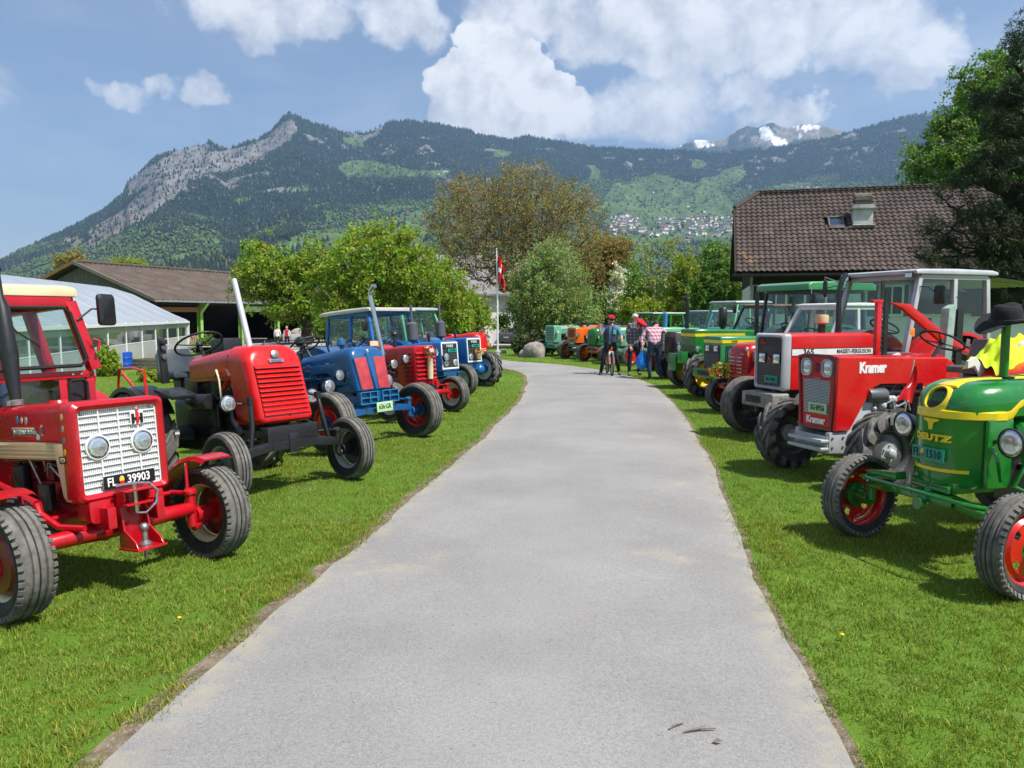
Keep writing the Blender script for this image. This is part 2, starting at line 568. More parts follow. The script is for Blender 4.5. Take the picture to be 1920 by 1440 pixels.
def strip(name, A, B, z, mat, n=9, edge_tint=True, crown=0.0):
 t = np.linspace(0, 1, n)
 V = A[:, None, :] * (1 - t)[None, :, None] + B[:, None, :] * t[None, :, None]
 Z = z + crown * (1 - (2 * t - 1) ** 2)
 vs = np.concatenate([V, np.broadcast_to(Z[None, :, None], V.shape[:2] + (1,))], 2).reshape(-1, 3)
 m = len(A)
 i, j = np.meshgrid(np.arange(m - 1), np.arange(n - 1), indexing='ij')
 q = np.stack([i * n + j, i * n + j + 1, (i + 1) * n + j + 1, (i + 1) * n + j], -1).reshape(-1, 4)
 w = np.linalg.norm(A - B, axis=1)[:, None]
 dist = np.minimum(t[None, :] * w, (1 - t[None, :]) * w)
 e = np.clip(1 - dist / 0.22, 0, 1)
 col = np.repeat(e.reshape(-1, 1), 3, 1)
 return np_mesh(name, vs, q, mat, col, True)
def widen(E, O, w):
 d = E - O
 d /= np.linalg.norm(d, axis=1)[:, None] + 1e-9
 return E + d * w
tag(link('verge', strip('verge', widen(RLe, RRe, .11), widen(RRe, RLe, .05), .006, M_SOIL, 13)), kind='structure')
tag(link('road', strip('road', RLe, RRe, .012, M_ROAD, 15, crown=.03)), kind='structure')
def poly_dist_inside(P):
 """True where a point lies on the road (P: (n,2))"""
 ring = [tuple(p) for p in RLe] + [tuple(p) for p in RRe[::-1]]
 return in_poly(P[:, 0], P[:, 1], ring)
# mountains
SKY_MAIN = [(-700, 600), (-300, 560), (0, 490), (60, 462), (130, 432), (190, 400), (232, 366), (238, 345), (262, 328), (290, 302), (322, 290), (356, 276), (378, 274), (394, 264), (412, 276), (432, 281), (458, 270),
   (482, 264), (508, 246), (528, 226), (541, 214), (562, 220), (590, 232), (625, 243), (652, 249), (685, 251), (706, 241), (730, 230), (760, 227), (800, 231), (850, 241), (900, 252), (958, 264), (990, 256),
   (1040, 266), (1100, 276), (1150, 278), (1200, 281), (1280, 281), (1340, 287), (1400, 284), (1470, 277), (1560, 259), (1620, 241), (1680, 223), (1720, 215), (1800, 195), (1920, 170), (2300, 150), (2700, 200)]
SKY_BACK = [(1180, 300), (1260, 282), (1285, 270), (1303, 263), (1340, 264), (1362, 258), (1382, 244), (1402, 237), (1420, 241), (1434, 234), (1448, 230), (1462, 236), (1478, 240), (1505, 233), (1530, 235), (1560, 240), (1592, 247), (1660, 270)]
ROCK = [[(545, 222), (556, 245), (530, 275), (480, 300), (425, 318), (360, 340), (325, 370), (280, 400), (235, 430), (200, 450), (165, 475), (155, 470), (175, 425), (220, 405), (245, 380), (280, 345), (320, 318), (345, 303), (380, 290), (435, 281), (465, 275), (500, 260), (525, 230)],
  [(235, 365), (240, 330), (280, 313), (320, 290), (350, 275), (392, 262), (395, 287), (350, 305), (305, 325), (270, 350), (240, 368)], [(115, 450), (130, 440), (160, 445), (140, 460)]]
MEADOW = [[(640, 258), (684, 256), (680, 276), (642, 274)], [(635, 305), (700, 300), (770, 318), (850, 322), (838, 333), (720, 333), (636, 332)], [(538, 352), (575, 345), (588, 356), (560, 360)],
   [(440, 375), (465, 372), (460, 383), (440, 385)], [(1098, 312), (1122, 318), (1130, 335), (1105, 338)], [(1150, 345), (1230, 330), (1300, 345), (1360, 318), (1395, 310), (1400, 330), (1350, 362), (1375, 385), (1372, 412), (1250, 420), (1140, 412), (1135, 370)],
   [(1450, 345), (1500, 340), (1545, 355), (1545, 368), (1450, 365)], [(740, 405), (800, 390), (800, 470), (600, 470), (500, 460), (600, 430)], [(930, 280), (960, 285), (950, 297), (925, 295)], [(1130, 412), (1372, 405), (1372, 456), (1135, 450)], [(1300, 300), (1330, 305), (1320, 318), (1290, 312)]]
VILLAGE = [[(1142, 408), (1180, 405), (1205, 415), (1185, 432), (1142, 428)], [(1225, 412), (1300, 406), (1372, 408), (1372, 430), (1310, 432), (1240, 432)], [(1200, 432), (1245, 434), (1250, 446), (1205, 444)], [(1275, 438), (1320, 434), (1318, 452), (1280, 456)], [(1330, 436), (1372, 432), (1372, 445), (1332, 446)], [(1142, 428), (1200, 430), (1200, 438), (1142, 440)]]
def ridge_fn(pts):
 ae = [az_el(*p) for p in pts]
 A, E = np.array([a for a, _ in ae]), np.array([e for _, e in ae])
 return lambda az: np.interp(az, A, E)
def terrain(name, sky, r0, Rf, na, ns, az0, az1, seed, power, amp, back=0.25):
 az = np.linspace(az0, az1, na)
 s = np.concatenate([np.linspace(0, 1, ns), 1 + np.linspace(0, back, 14)[1:]])
 A, S = np.meshgrid(az, s, indexing='ij')
 er = ridge_fn(sky)(A)
 Rr = Rf(A)
 rr = r0 + (Rr - r0) * S
 e = er * np.where(S <= 1, np.clip(S, 0, 1) ** power(A), 1 - (S - 1) * 1.6)
 X, Y = rr * np.sin(A), rr * np.cos(A)
 Z = rr * np.tan(e) + CAM_H
 gul = np.abs(fbm(X / 420, Y / 420, 5, seed) - 0.5) * 2
 big = fbm(X / 900, Y / 900, 3, seed + 40) - 0.5
 env = np.clip(S * 6, 0, 1) * np.clip((1.04 - S) * 5, 0.05, 1)
 Z += env * (amp * (0.35 - gul) + amp * 0.9 * big) * np.clip(er / 0.2, .3, 1.2)
 Z += np.where(S > .97, (fbm(A * 900, A * 0 + 5, 3, seed + 9) - .5) * 14, 0)
 Z = np.where(S <= 0.001, -6.0, Z)
 n2 = len(s)
 i, j = np.meshgrid(np.arange(na - 1), np.arange(n2 - 1), indexing='ij')
 q = np.stack([i * n2 + j, (i + 1) * n2 + j, (i + 1) * n2 + j + 1, i * n2 + j + 1], -1).reshape(-1, 4)
 return A, S, X, Y, Z, q
def px_of(X, Y, Z):
 c, s_ = math.cos(PITCH), math.sin(PITCH)
 z = Z - CAM_H
 f = Y * c - z * s_
 return CX + F_PX * X / f, CY - F_PX * (Y * s_ + z * c) / f
def m_mount(g):
 p = g.coord('Object')
 at = g.n('ShaderNodeAttribute', attribute_name='tint')
 n1 = g.noise(.012, 6, .65, p)
 n2 = g.noise(.05, 4, .6, p)
 c = g.mix(1.0, at.outputs[0], g.mix(g.ss(n1, .25, .75), (.62, .62, .62), (1.3, 1.3, 1.3)), 'MULTIPLY')
 c = g.mix(1.0, c, g.mix(g.ss(n2, .3, .7), (.75, .75, .75), (1.2, 1.2, 1.2)), 'MULTIPLY')
 g.out(g.bsdf(c, .95, normal=g.bump(g.m('ADD', n1, g.m('MULTIPLY', n2, .5)), .9, 22.0), spec=.05))
M_MOUNT = material('mountain_cover', m_mount)
C_FOREST, C_DECID, C_MEADOW, C_ROCK, C_SNOW = (.016, .029, .020), (.066, .108, .030), (.085, .132, .043), (.185, .178, .170), (.80, .82, .86)
TER = {}
def build_mountains():
 Rf = lambda a: 5200 + 500 * np.sin(a * 2.0) - 900 * np.clip(-a - .2, 0, 1)
 pw = lambda a: 1.05 + 0.12 * np.sin(a * 5)
 A, S, X, Y, Z, q = terrain('mountain', SKY_MAIN, 950.0, Rf, 760, 210, R(-52), R(52), 5, pw, 120.0)
 PX, PY = px_of(X, Y, Z)
 jx = (fbm(X / 160, Y / 160, 4, 61) - .5) * 46
 jy = (fbm(X / 160, Y / 160, 4, 71) - .5) * 26
 shp = X.shape
 col = np.zeros(shp + (3,))
 cover = np.zeros(shp, int)          # 0 conifer, 1 broadleaf, 2 meadow, 3 rock
 mixn = fbm(X / 500, Y / 500, 4, 21)
 low = np.interp(PX, [-200, 150, 420, 700, 900, 1140, 1400, 1700, 2100], [470, 455, 405, 385, 370, 335, 345, 330, 330])
 cover[(PY + jy * 2.2) > low] = 1
 cover[(cover == 1) & (mixn < .40)] = 0
 for poly in MEADOW:
  cover[in_poly(PX + jx * .55, PY + jy * .55, poly)] = 2
 cover[(cover == 1) & (fbm(X / 230, Y / 230, 3, 33) > .60) & (PY > 385)] = 2
 for poly in ROCK:
  cover[in_poly(PX + jx * .5, PY + jy * .9, poly)] = 3
 cover[(cover == 0) & (fbm(X / 120, Y / 120, 4, 83) > .665) & (PY < 360)] = 3
 cover[(PX > 560) & (PY > 262) & (cover == 3) & (fbm(X / 60, Y / 60, 3, 87) < .5)] = 0
 for k, c in enumerate((C_FOREST, C_DECID, C_MEADOW, C_ROCK)):
  col[cover == k] = c
 col[cover == 2] *= (0.8 + .45 * fbm(X / 300, Y / 300, 3, 51))[cover == 2][:, None]
 rk = (fbm(X / 30, Y / 30, 4, 91) * .8 + .55)[cover == 3][:, None]
 col[cover == 3] *= rk
 dirt = (cover == 3) & (PY > 400)
 col[dirt] *= (1.08, .98, .86)
 tag(link('mountain', np_mesh('mountain', np.stack([X, Y, Z], -1).reshape(-1, 3), q, M_MOUNT, col.reshape(-1, 3), True)), kind='structure')
 TER.update(A=A, S=S, X=X, Y=Y, Z=Z, PX=PX, PY=PY, cover=cover)
 A2, S2, X2, Y2, Z2, q2 = terrain('summits', SKY_BACK, 5600.0, lambda a: 7800 + a * 0, 300, 60, R(2), R(33), 77, lambda a: .75 + a * 0, 90.0, .1)
 PX2, PY2 = px_of(X2, Y2, Z2)
 c2 = np.zeros(X2.shape + (3,))
 nn = fbm(X2 / 150, Y2 / 150, 5, 3)
 c2[:] = (.060, .075, .062)
 rock = (nn > .50) & (PY2 < 275)
 c2[rock] = (.23, .205, .17)
 snow = ((fbm(X2 / 90, Y2 / 260, 5, 15) > .50) & (PY2 < 275)) & ((PX2 < 1345) | ((PX2 > 1425) & (PX2 < 1475)) | (nn > .60))
 c2[snow] = C_SNOW
 c2[(PY2 < 262) & (PX2 > 1480) & ~snow & ~rock] = (.14, .125, .075)
 tag(link('summits', np_mesh('summits', np.stack([X2, Y2, Z2], -1).reshape(-1, 3), q2, M_MOUNT, c2.reshape(-1, 3), True)), kind='structure')
build_mountains()
def bilin(arr, i, j):
 i0, j0 = i.astype(int), j.astype(int)
 fi, fj = i - i0, j - j0
 return (arr[i0, j0] * (1 - fi) + arr[i0 + 1, j0] * fi) * (1 - fj) + (arr[i0, j0 + 1] * (1 - fi) + arr[i0 + 1, j0 + 1] * fi) * fj
def build_forest():
 na, ns = TER['X'].shape
 ns_in = 210
 N = 190000
 i = nr.uniform(0, na - 1.01, N)
 j = ns_in * np.clip(nr.uniform(0.02, 1.0, N) ** 0.72, 0, .996)
 j = np.minimum(j, ns_in - 1.01)
 X, Y, Z = bilin(TER['X'], i, j), bilin(TER['Y'], i, j), bilin(TER['Z'], i, j)
 cov = TER['cover'][np.round(i).astype(int), np.round(j).astype(int)]
 PX, PY = px_of(X, Y, Z)
 vis = (PX > -260) & (PX < 2180)
 u = nr.uniform(0, 1, N)
 keep = vis & ((cov == 0) | (cov == 1) | ((cov == 2) & (u < .10)) | ((cov == 3) & (u < .10)))
 vill = np.zeros(N, bool)
 for p in VILLAGE:
  vill |= in_poly(PX, PY, p)
 keep &= ~(vill & (u < .85))
 conifer = (cov == 0) & (nr.uniform(0, 1, N) < .93) | (cov == 3) | ((cov == 2) & (nr.uniform(0, 1, N) < .35)) | ((cov == 1) & (nr.uniform(0, 1, N) < .10))
 def scatter(sel, kind):
  x, y, z = X[sel], Y[sel], Z[sel]
  n = len(x)
  if kind == 'c':
   k = 5
   h = nr.uniform(10, 21, n); r = h * nr.uniform(.20, .30, n)
   ang = np.linspace(0, 2 * np.pi, k, endpoint=False)[None, :] + nr.uniform(0, 6, n)[:, None]
   base = np.stack([x[:, None] + r[:, None] * np.cos(ang), y[:, None] + r[:, None] * np.sin(ang), (z + h * .02)[:, None] + 0 * ang], -1)
   top = np.stack([x, y, z + h], -1)[:, None, :]
   vs = np.concatenate([base, top], 1)
   f = np.array([(a, (a + 1) % k, k) for a in range(k)])
   tint = np.array((.0155, .0275, .0165))[None, :] * nr.uniform(.6, 1.55, n)[:, None] * np.stack([nr.uniform(.85, 1.25, n), np.ones(n), nr.uniform(.85, 1.2, n)], 1)
   larch = nr.uniform(0, 1, n) < .05
   tint[larch] = np.array((.085, .082, .06)) * nr.uniform(.7, 1.3, larch.sum())[:, None]
  else:
   h = nr.uniform(7, 14, n); r = h * nr.uniform(.36, .54, n)
   ring = np.linspace(0, 2 * np.pi, 5, endpoint=False)[None, :] + nr.uniform(0, 6, n)[:, None]
   jr = nr.uniform(.75, 1.2, (n, 5))
   mid = np.stack([x[:, None] + r[:, None] * jr * np.cos(ring), y[:, None] + r[:, None] * jr * np.sin(ring), (z + h * .5)[:, None] + nr.uniform(-.12, .12, (n, 5)) * h[:, None]], -1)
   top = np.stack([x + nr.uniform(-.3, .3, n) * r, y + nr.uniform(-.3, .3, n) * r, z + h], -1)[:, None, :]
   bot = np.stack([x, y, z], -1)[:, None, :]
   vs = np.concatenate([mid, top, bot], 1)
   f = np.array([(a, (a + 1) % 5, 5) for a in range(5)] + [((a + 1) % 5, a, 6) for a in range(5)])
   tint = np.array((.078, .130, .030))[None, :] * nr.uniform(.45, 1.35, n)[:, None] * np.stack([nr.uniform(.7, 1.35, n), np.ones(n), nr.uniform(.7, 1.6, n)], 1)
   grey = nr.uniform(0, 1, n) < .20
   tint[grey] = np.array((.088, .080, .062)) * nr.uniform(.7, 1.2, grey.sum())[:, None]
  nv = vs.shape[1]
  faces = (f[None] + (np.arange(n) * nv)[:, None, None]).reshape(-1, 3)
  return vs.reshape(-1, 3), faces, np.repeat(tint, nv, 0)
 def m_tree(g):
  at = g.n('ShaderNodeAttribute', attribute_name='tint')
  g.out(g.bsdf(at.outputs[0], .95, spec=.05))
 M_T = material('far_tree', m_tree)
 for nm, sel, kd, lb in (('conifer_forest', keep & conifer, 'c', 'dark spruce forest covering the mountainside'), ('broadleaf_forest', keep & ~conifer, 'b', 'spring green broadleaf woods on the lower slopes')):
  v, f, t = scatter(sel, kd)
  tag(link(nm, np_mesh(nm, v, f, M_T, t, True)), lb, 'forest', kind='stuff')
build_forest()
def build_village():
 def hm(name, wall, roof):
  def w(g): g.out(g.bsdf(wall, .9))
  def r_(g): g.out(g.bsdf(roof, .9))
  b = MB()
  b.box((0, 0, 3), (11, 9, 6))
  b.add([(-6, -5, 5.9), (6, -5, 5.9), (6, 5, 5.9), (-6, 5, 5.9), (-6, 0, 9.4), (6, 0, 9.4)], [(0, 1, 5, 4), (2, 3, 4, 5), (1, 2, 5), (3, 0, 4), (3, 2, 1, 0)], 1)
  return b.mesh('mountain_house', [material('house_wall_' + name, w), material('house_roof_' + name, r_)])
 kinds = [('white', (.80, .78, .74), (.16, .085, .060), 'white mountain village house with red brown roof on the slope'),
    ('cream', (.72, .64, .50), (.10, .075, .06), 'cream mountain village house with dark brown roof on the slope'),
    ('pale', (.78, .77, .76), (.20, .19, .19), 'white mountain village house with grey roof on the slope'),
    ('timber', (.16, .10, .065), (.12, .09, .08), 'dark timber chalet with brown roof on the slope')]
 meshes = [(hm(*k[:3]), k[3], k[0]) for k in kinds]
 PX, PY = TER['PX'], TER['PY']
 ns_in = 205
 px, py = PX[:, :ns_in], PY[:, :ns_in]
 sel = np.zeros(px.shape, bool)
 for p in VILLAGE:
  sel |= in_poly(px, py, p)
 I, J = np.nonzero(sel)
 pick = nr.permutation(len(I))
 spots, used = [], []
 for k in pick:
  a, b = px[I[k], J[k]], py[I[k], J[k]]
  if any(abs(a - u[0]) < 4.2 and abs(b - u[1]) < 2.4 for u in used):
   continue
  used.append((a, b)); spots.append((I[k], J[k], 1.5))
  if len(spots) >= 190:
   break
 for (ex, ey) in [(1485, 351), (1500, 350), (1512, 352), (1528, 351), (1492, 355), (1410, 341), (765, 401), (835, 322), (820, 326), (1195, 372), (1318, 398), (1342, 372), (1225, 363), (1290, 388), (905, 300)]:
  d = (px - ex) ** 2 + (py - ey) ** 2
  a, b = np.unravel_index(np.argmin(d), d.shape)
  spots.append((a, b, 1.2))
 for (a, b, sc) in spots:
  me, lb, nm = meshes[rnd.choices(range(4), (5, 3, 4, 2))[0]]
  o = link('mountain_house', me, loc=(TER['X'][a, b], TER['Y'][a, b], TER['Z'][a, b] - 1.5), rot=(0, 0, rnd.uniform(-1.2, 1.2)))
  s_ = sc * rnd.uniform(.75, 1.25)
  o.scale = (s_ * rnd.uniform(.9, 1.4), s_, s_)
  tag(o, lb, 'house', 'houses of the village on the mountainside: ' + nm)
build_village()
def build_haze():
 def fn(g):
  v = g.n('ShaderNodeVolumePrincipled')
  v.inputs['Color'].default_value = (.38, .62, 1.0, 1)
  v.inputs['Density'].default_value = 0.000085
  v.inputs['Anisotropy'].default_value = 0.25
  g.out(None, v.outputs[0])
 b = MB()
 b.box((0, 3300, 898), (14500, 10400, 1814))
 o = b.build('haze', material('air', fn))
 tag(o, 'thin bluish haze in the valley air', 'haze', kind='stuff')
build_haze()
# shared surface materials
def plain(name, color, rough=0.7, var=0.25, scale=6.0, metal=0.0, bump=0.15, bscale=60.0, bdist=.004, spec=.4, coat=0.0):
 def fn(g):
  p = g.coord('Object')
  n = g.noise(scale, 5, .6, p)
  lo = tuple(c * (1 - var) for c in color)
  hi = tuple(min(1, c * (1 + var)) for c in color)
  c = g.mix(g.ss(n, .3, .7), lo, hi)
  g.out(g.bsdf(c, rough, metal, g.bump(g.noise(bscale, 3, .6, p), bump, bdist), coat, spec))
 return material(name, fn)
def wood(name, color, along='z', rough=.8):
 def fn(g):
  p = g.coord('Object')
  mp = g.n('ShaderNodeMapping')
  s = {'x': (.12, 1, 1), 'y': (1, .12, 1), 'z': (1, 1, .12)}[along]
  mp.inputs['Scale'].default_value = tuple(q * 22 for q in s)
  g.put(mp.inputs[0], p)
  n = g.noise(1.0, 6, .65, mp.outputs[0], dist=.5)
  c = g.mix(g.ss(n, .3, .72), tuple(q * .6 for q in color), tuple(q * 1.3 for q in color))
  g.out(g.bsdf(c, rough, normal=g.bump(n, .4, .01), spec=.25))
 return material(name, fn)
def glassy(name, tint=(.8, .88, .86), clear=.82, rough=.03):
 """window glass: clear at a straight look, mirroring at a slant"""
 def fn(g):
  t = g.n('ShaderNodeBsdfTransparent')
  g.put(t.inputs[0], tuple(c * clear for c in tint))
  s = g.n('ShaderNodeBsdfGlossy')
  s.inputs['Roughness'].default_value = rough
  fr = g.n('ShaderNodeLayerWeight')
  fr.inputs[0].default_value = .5
  mx = g.n('ShaderNodeMixShader')
  g.put(mx.inputs[0], g.m('ADD', g.m('MULTIPLY', g.m('POWER', fr.outputs['Facing'], 4.0), .75), .035, clamp=True))
  g.put(mx.inputs[1], t.outputs[0])
  g.put(mx.inputs[2], s.outputs[0])
  g.out(mx.outputs[0])
 return material(name, fn)
def film(name, color, trans=.4):
 def fn(g):
  p = g.coord('Object')
  c = g.mix(g.ss(g.noise(.6, 4, .6, p), .3, .7), tuple(q * .9 for q in color), color)
  b = g.bsdf(c, .28, spec=.5)
  t = g.n('ShaderNodeBsdfTranslucent')
  g.put(t.inputs[0], c)
  mx = g.n('ShaderNodeMixShader')
  mx.inputs[0].default_value = trans
  g.put(mx.inputs[1], b)
  g.put(mx.inputs[2], t.outputs[0])
  g.out(mx.outputs[0])
 return material(name, fn)
M_OLDWOOD = wood('old_wood', (.17, .15, .125))
M_OLDWOOD_X = wood('old_wood_level', (.20, .175, .14), 'x')
M_DARKWOOD = wood('dark_wood', (.045, .030, .022))
M_BEAM = wood('beam_wood', (.30, .16, .07), 'y')
M_GREENSTEEL = plain('green_steel', (.235, .46, .085), .45, .15, 3)
M_PLASTER = plain('white_plaster', (.72, .71, .68), .9, .08, 2, bump=.3)
M_GLASS = glassy('window_glass', (.9, .95, .93), .96)
M_DARKGLASS = glassy('dark_window', (.35, .42, .48), .35)
M_WHITEMETAL = plain('white_metal', (.72, .74, .74), .4, .06, 4)
M_ZINC = plain('zinc', (.42, .43, .44), .45, .2, 8, .7)
M_BLACK = plain('black_paint', (.012, .012, .013), .42, .4, 8)
M_CONCRETE = plain('concrete', (.36, .35, .33), .9, .2, 4, bump=.4)
def fibre_cement(name, a, b):
 def fn(g):
  p = g.coord('Object')
  n = g.noise(.8, 6, .65, p)
  c = g.mix(g.ss(n, .3, .7), a, b)
  c = g.mix(g.ss(g.noise(6, 4, .7, p), .64, .74), c, (.36, .34, .31))
  c = g.mix(g.m('MULTIPLY', g.ss(g.noise(2.3, 5, .7, g.vm('ADD', p, (5, 5, 5))), .62, .72), .6), c, (.10, .085, .05))
  g.out(g.bsdf(c, .92, spec=.15))
 return material(name, fn)
# barn with brown corrugated roof
def build_barn():
 a, b = Vector((.33, .944, 0)), Vector((-.944, .33, 0))
 o = Vector((-26.9, 58.0, 0))
 root = empty('barn', (o.x, o.y, -.9), math.atan2(a.y, a.x))      # local x along the eave, y towards the back
 tag(root, 'open timber barn with brown corrugated roof and bright green posts', 'barn')
 W, L, ze, zr = 14.0, 27.0, 4.05, 6.75
 M_R = fibre_cement('fibre_cement_brown', (.075, .058, .049), (.118, .092, .078))
 for side in (0, 1):
  nx, ns = 220, 9
  vs, q = [], []
  for i in range(nx + 1):
   x = -.6 + (L + 1.2) * i / nx
   for k in range(ns + 1):
    t = k / ns
    y = -.9 + (W / 2 + .9) * t if side == 0 else W + .9 - (W / 2 + .9) * t
    z = ze - .25 + (zr - ze + .25) * t + .045 * math.sin(i * math.pi * .5 * 1.0) - .02 * math.sin(t * math.pi)
    vs.append((x, y, z))
  n = ns + 1
  for i in range(nx):
   for k in range(ns):
    q.append((i * n + k, (i + 1) * n + k, (i + 1) * n + k + 1, i * n + k + 1))
  me = np_mesh('roof', np.array(vs), np.array(q), M_R, smooth_shade=True)
  r_ = link('roof', me, root)
  if side == 0:
   m = MB(); m.tube([(-.65, W / 2, zr + .05), (L + .65, W / 2, zr + .05)], .14, 8); m.build('ridge_cap', M_R, r_)
   m = MB(); m.box((L / 2, -.86, ze - .33), (L + 1.2, .10, .14)); m.build('gutter', M_ZINC, r_)
 for sgn in (0, 1):      # barge boards on the near gable
  y0, y1 = (-.9, W / 2) if sgn == 0 else (W + .9, W / 2)
  m = MB()
  m.hexa([(-.72, y0, ze - .42), (-.60, y0, ze - .42), (-.60, y1, zr - .17), (-.72, y1, zr - .17), (-.72, y0, ze - .16), (-.60, y0, ze - .16), (-.60, y1, zr + .10), (-.72, y1, zr + .10)])
  m.build('barge_board', M_BEAM if sgn else M_OLDWOOD_X, root)
 nb = 46
 for k in range(nb):     # upright boards of the near gable
  y = .15 + (W - .3) * (k + .5) / nb
  top = ze - .45 + (zr - ze) * (1 - abs(y - W / 2) / (W / 2)) + .1
  if 5.2 < y < 7.2 and True:
   lo = 2.6
  else:
   lo = 0.0
  m = MB(); m.box((rnd.uniform(-.02, .02), y, (lo + top) / 2), (.05, (W - .3) / nb * .94, top - lo)); m.build('board', M_OLDWOOD, root)
 m = MB(); m.box((L / 2, W, ze / 2 - .2), (L, .12, ze - .4)); m.build('back_wall', M_DARKWOOD, root)
 m = MB(); m.box((L, W / 2, 1.5), (.12, W - .2, 3.0)); m.build('end_wall', M_DARKWOOD, root)
 m = MB(); m.box((L / 2, W / 2, .02), (L, W, .06)); m.build('floor', M_CONCRETE, root)
 for x in (5.06, 10.1, 15.2, 20.2, 25.2):
  m = MB()
  m.box((x, 0, (ze - .7) / 2), (.30, .05, ze - .7)); m.box((x, .32, (ze - .7) / 2), (.30, .05, ze - .7)); m.box((x, .16, (ze - .7) / 2), (.05, .3, ze - .7))
  m.hexa([(x - .15, -.05, ze - 1.2), (x + .15, -.05, ze - 1.2), (x + .15, .34, ze - 1.2), (x - .15, .34, ze - 1.2), (x - .15, -.75, ze - .42), (x + .15, -.75, ze - .42), (x + .15, .34, ze - .36), (x - .15, .34, ze - .36)])
  m.build('post', M_GREENSTEEL, root)
 m = MB(); m.box((2.5, .1, ze - .95), (5.0, .12, .38)); m.build('fascia_beam', M_BEAM, root)
 m = MB(); m.box((L / 2, .18, ze - .52), (L, .2, .22)); m.build('eave_beam', M_DARKWOOD, root)
 def yard(g):
  p = g.coord('Object')
  g.out(g.bsdf(g.mix(g.ss(g.noise(.5, 5, .6, p), .3, .7), (.30, .285, .255), (.42, .40, .37)), .95, normal=g.bump(g.noise(30, 3, .6, p), .3, .01)))
 m = MB()
 P = [(-26.6, 58), (-12, 52), (-2, 64), (4, 74), (4, 96), (-10, 100), (-16, 90)]
 m.add([(x, y, gz(x, y) + .012) for x, y in P], [tuple(range(len(P)))])
 tag(m.build('yard', material('yard_gravel', yard)), kind='structure')
 return root, a, b, o
BARN = build_barn()
def barn_pt(x, y):
 root, a, b, o = BARN
 p = o + a * x + b * y
 return p.x, p.y
def build_barn_yard():
 x, y = barn_pt(2.6, -.9)
 r_ = empty('firewood_stack', (x, y, gz(x, y)), R(70))
 tag(r_, 'stack of split firewood logs under the barn eave', 'firewood')
 M_LOG = plain('log_wood', (.30, .215, .13), .9, .35, 9)
 lm = MB(); lm.cyl((0, -.22, 0), (0, .22, 0), .085, .08, 7); lme = lm.mesh('log', M_LOG)
 for lay in range(7):
  for k in range(11 - lay // 2):
   link('log', lme, r_, ((k - 5 + lay * .25) * .175 + rnd.uniform(-.02, .02), rnd.uniform(-.05, .05), .085 + lay * .15), (0, rnd.uniform(0, 3), rnd.uniform(-.06, .06)))
 p = ground_at(561, 648)
 r_ = empty('farm_trailer', p, R(8))
 tag(r_, 'small grey two-wheel trailer with a tarpaulin heap beside the yard', 'trailer')
 m = MB(); m.box((0, 0, .75), (2.6, 1.3, .55)); m.build('box_body', plain('grey_board', (.42, .41, .39), .8), r_, .02)
 m = MB(); m.ball((.2, 0, 1.02), (1.0, .55, .55), 10, 6); m.build('tarpaulin', plain('tarp_tan', (.34, .31, .26), .9), r_)
 m = MB(); m.tube([(-1.3, 0, .5), (-2.2, 0, .45)], .04); m.build('drawbar', M_BLACK, r_)
 for s in (-1, 1):
  m = MB(); m.lathe([(.12, -.08), (.3, -.08), (.34, -.04), (.34, .04), (.3, .08), (.12, .08), (.1, 0)], (0, s * .72, .34), 'y', 16); m.build('wheel', M_BLACK, r_)
 p = ground_at(470, 652)
 r_ = empty('market_table', p, R(20))
 tag(r_, 'dark trestle table in front of the open barn', 'table')
 m = MB(); m.box((0, 0, .75), (2.6, .8, .06)); m.build('tabletop', M_OLDWOOD_X, r_, .01)
 for sx in (-1.1, 1.1):
  for sy in (-.3, .3):
   m = MB(); m.box((sx, sy, .36), (.06, .06, .72)); m.build('leg', M_OLDWOOD, r_)
 x, y = barn_pt(22.0, .75)
 r_ = empty('ladder', (x, y, gz(x, y)), math.atan2(BARN[1].y, BARN[1].x))
 tag(r_, 'grey wooden ladder leaning upright against the barn post', 'ladder')
 for s in (-.22, .22):
  m = MB(); m.tube([(s, -.6, 0), (s, -.35, 3.4)], .035, 6); m.build('rail', M_OLDWOOD, r_)
 for k in range(10):
  t = (k + .6) / 10.5
  m = MB(); m.tube([(-.22, -.6 + .25 * t, 3.4 * t), (.22, -.6 + .25 * t, 3.4 * t)], .022, 5); m.build('rung', M_OLDWOOD, r_)
build_barn_yard()
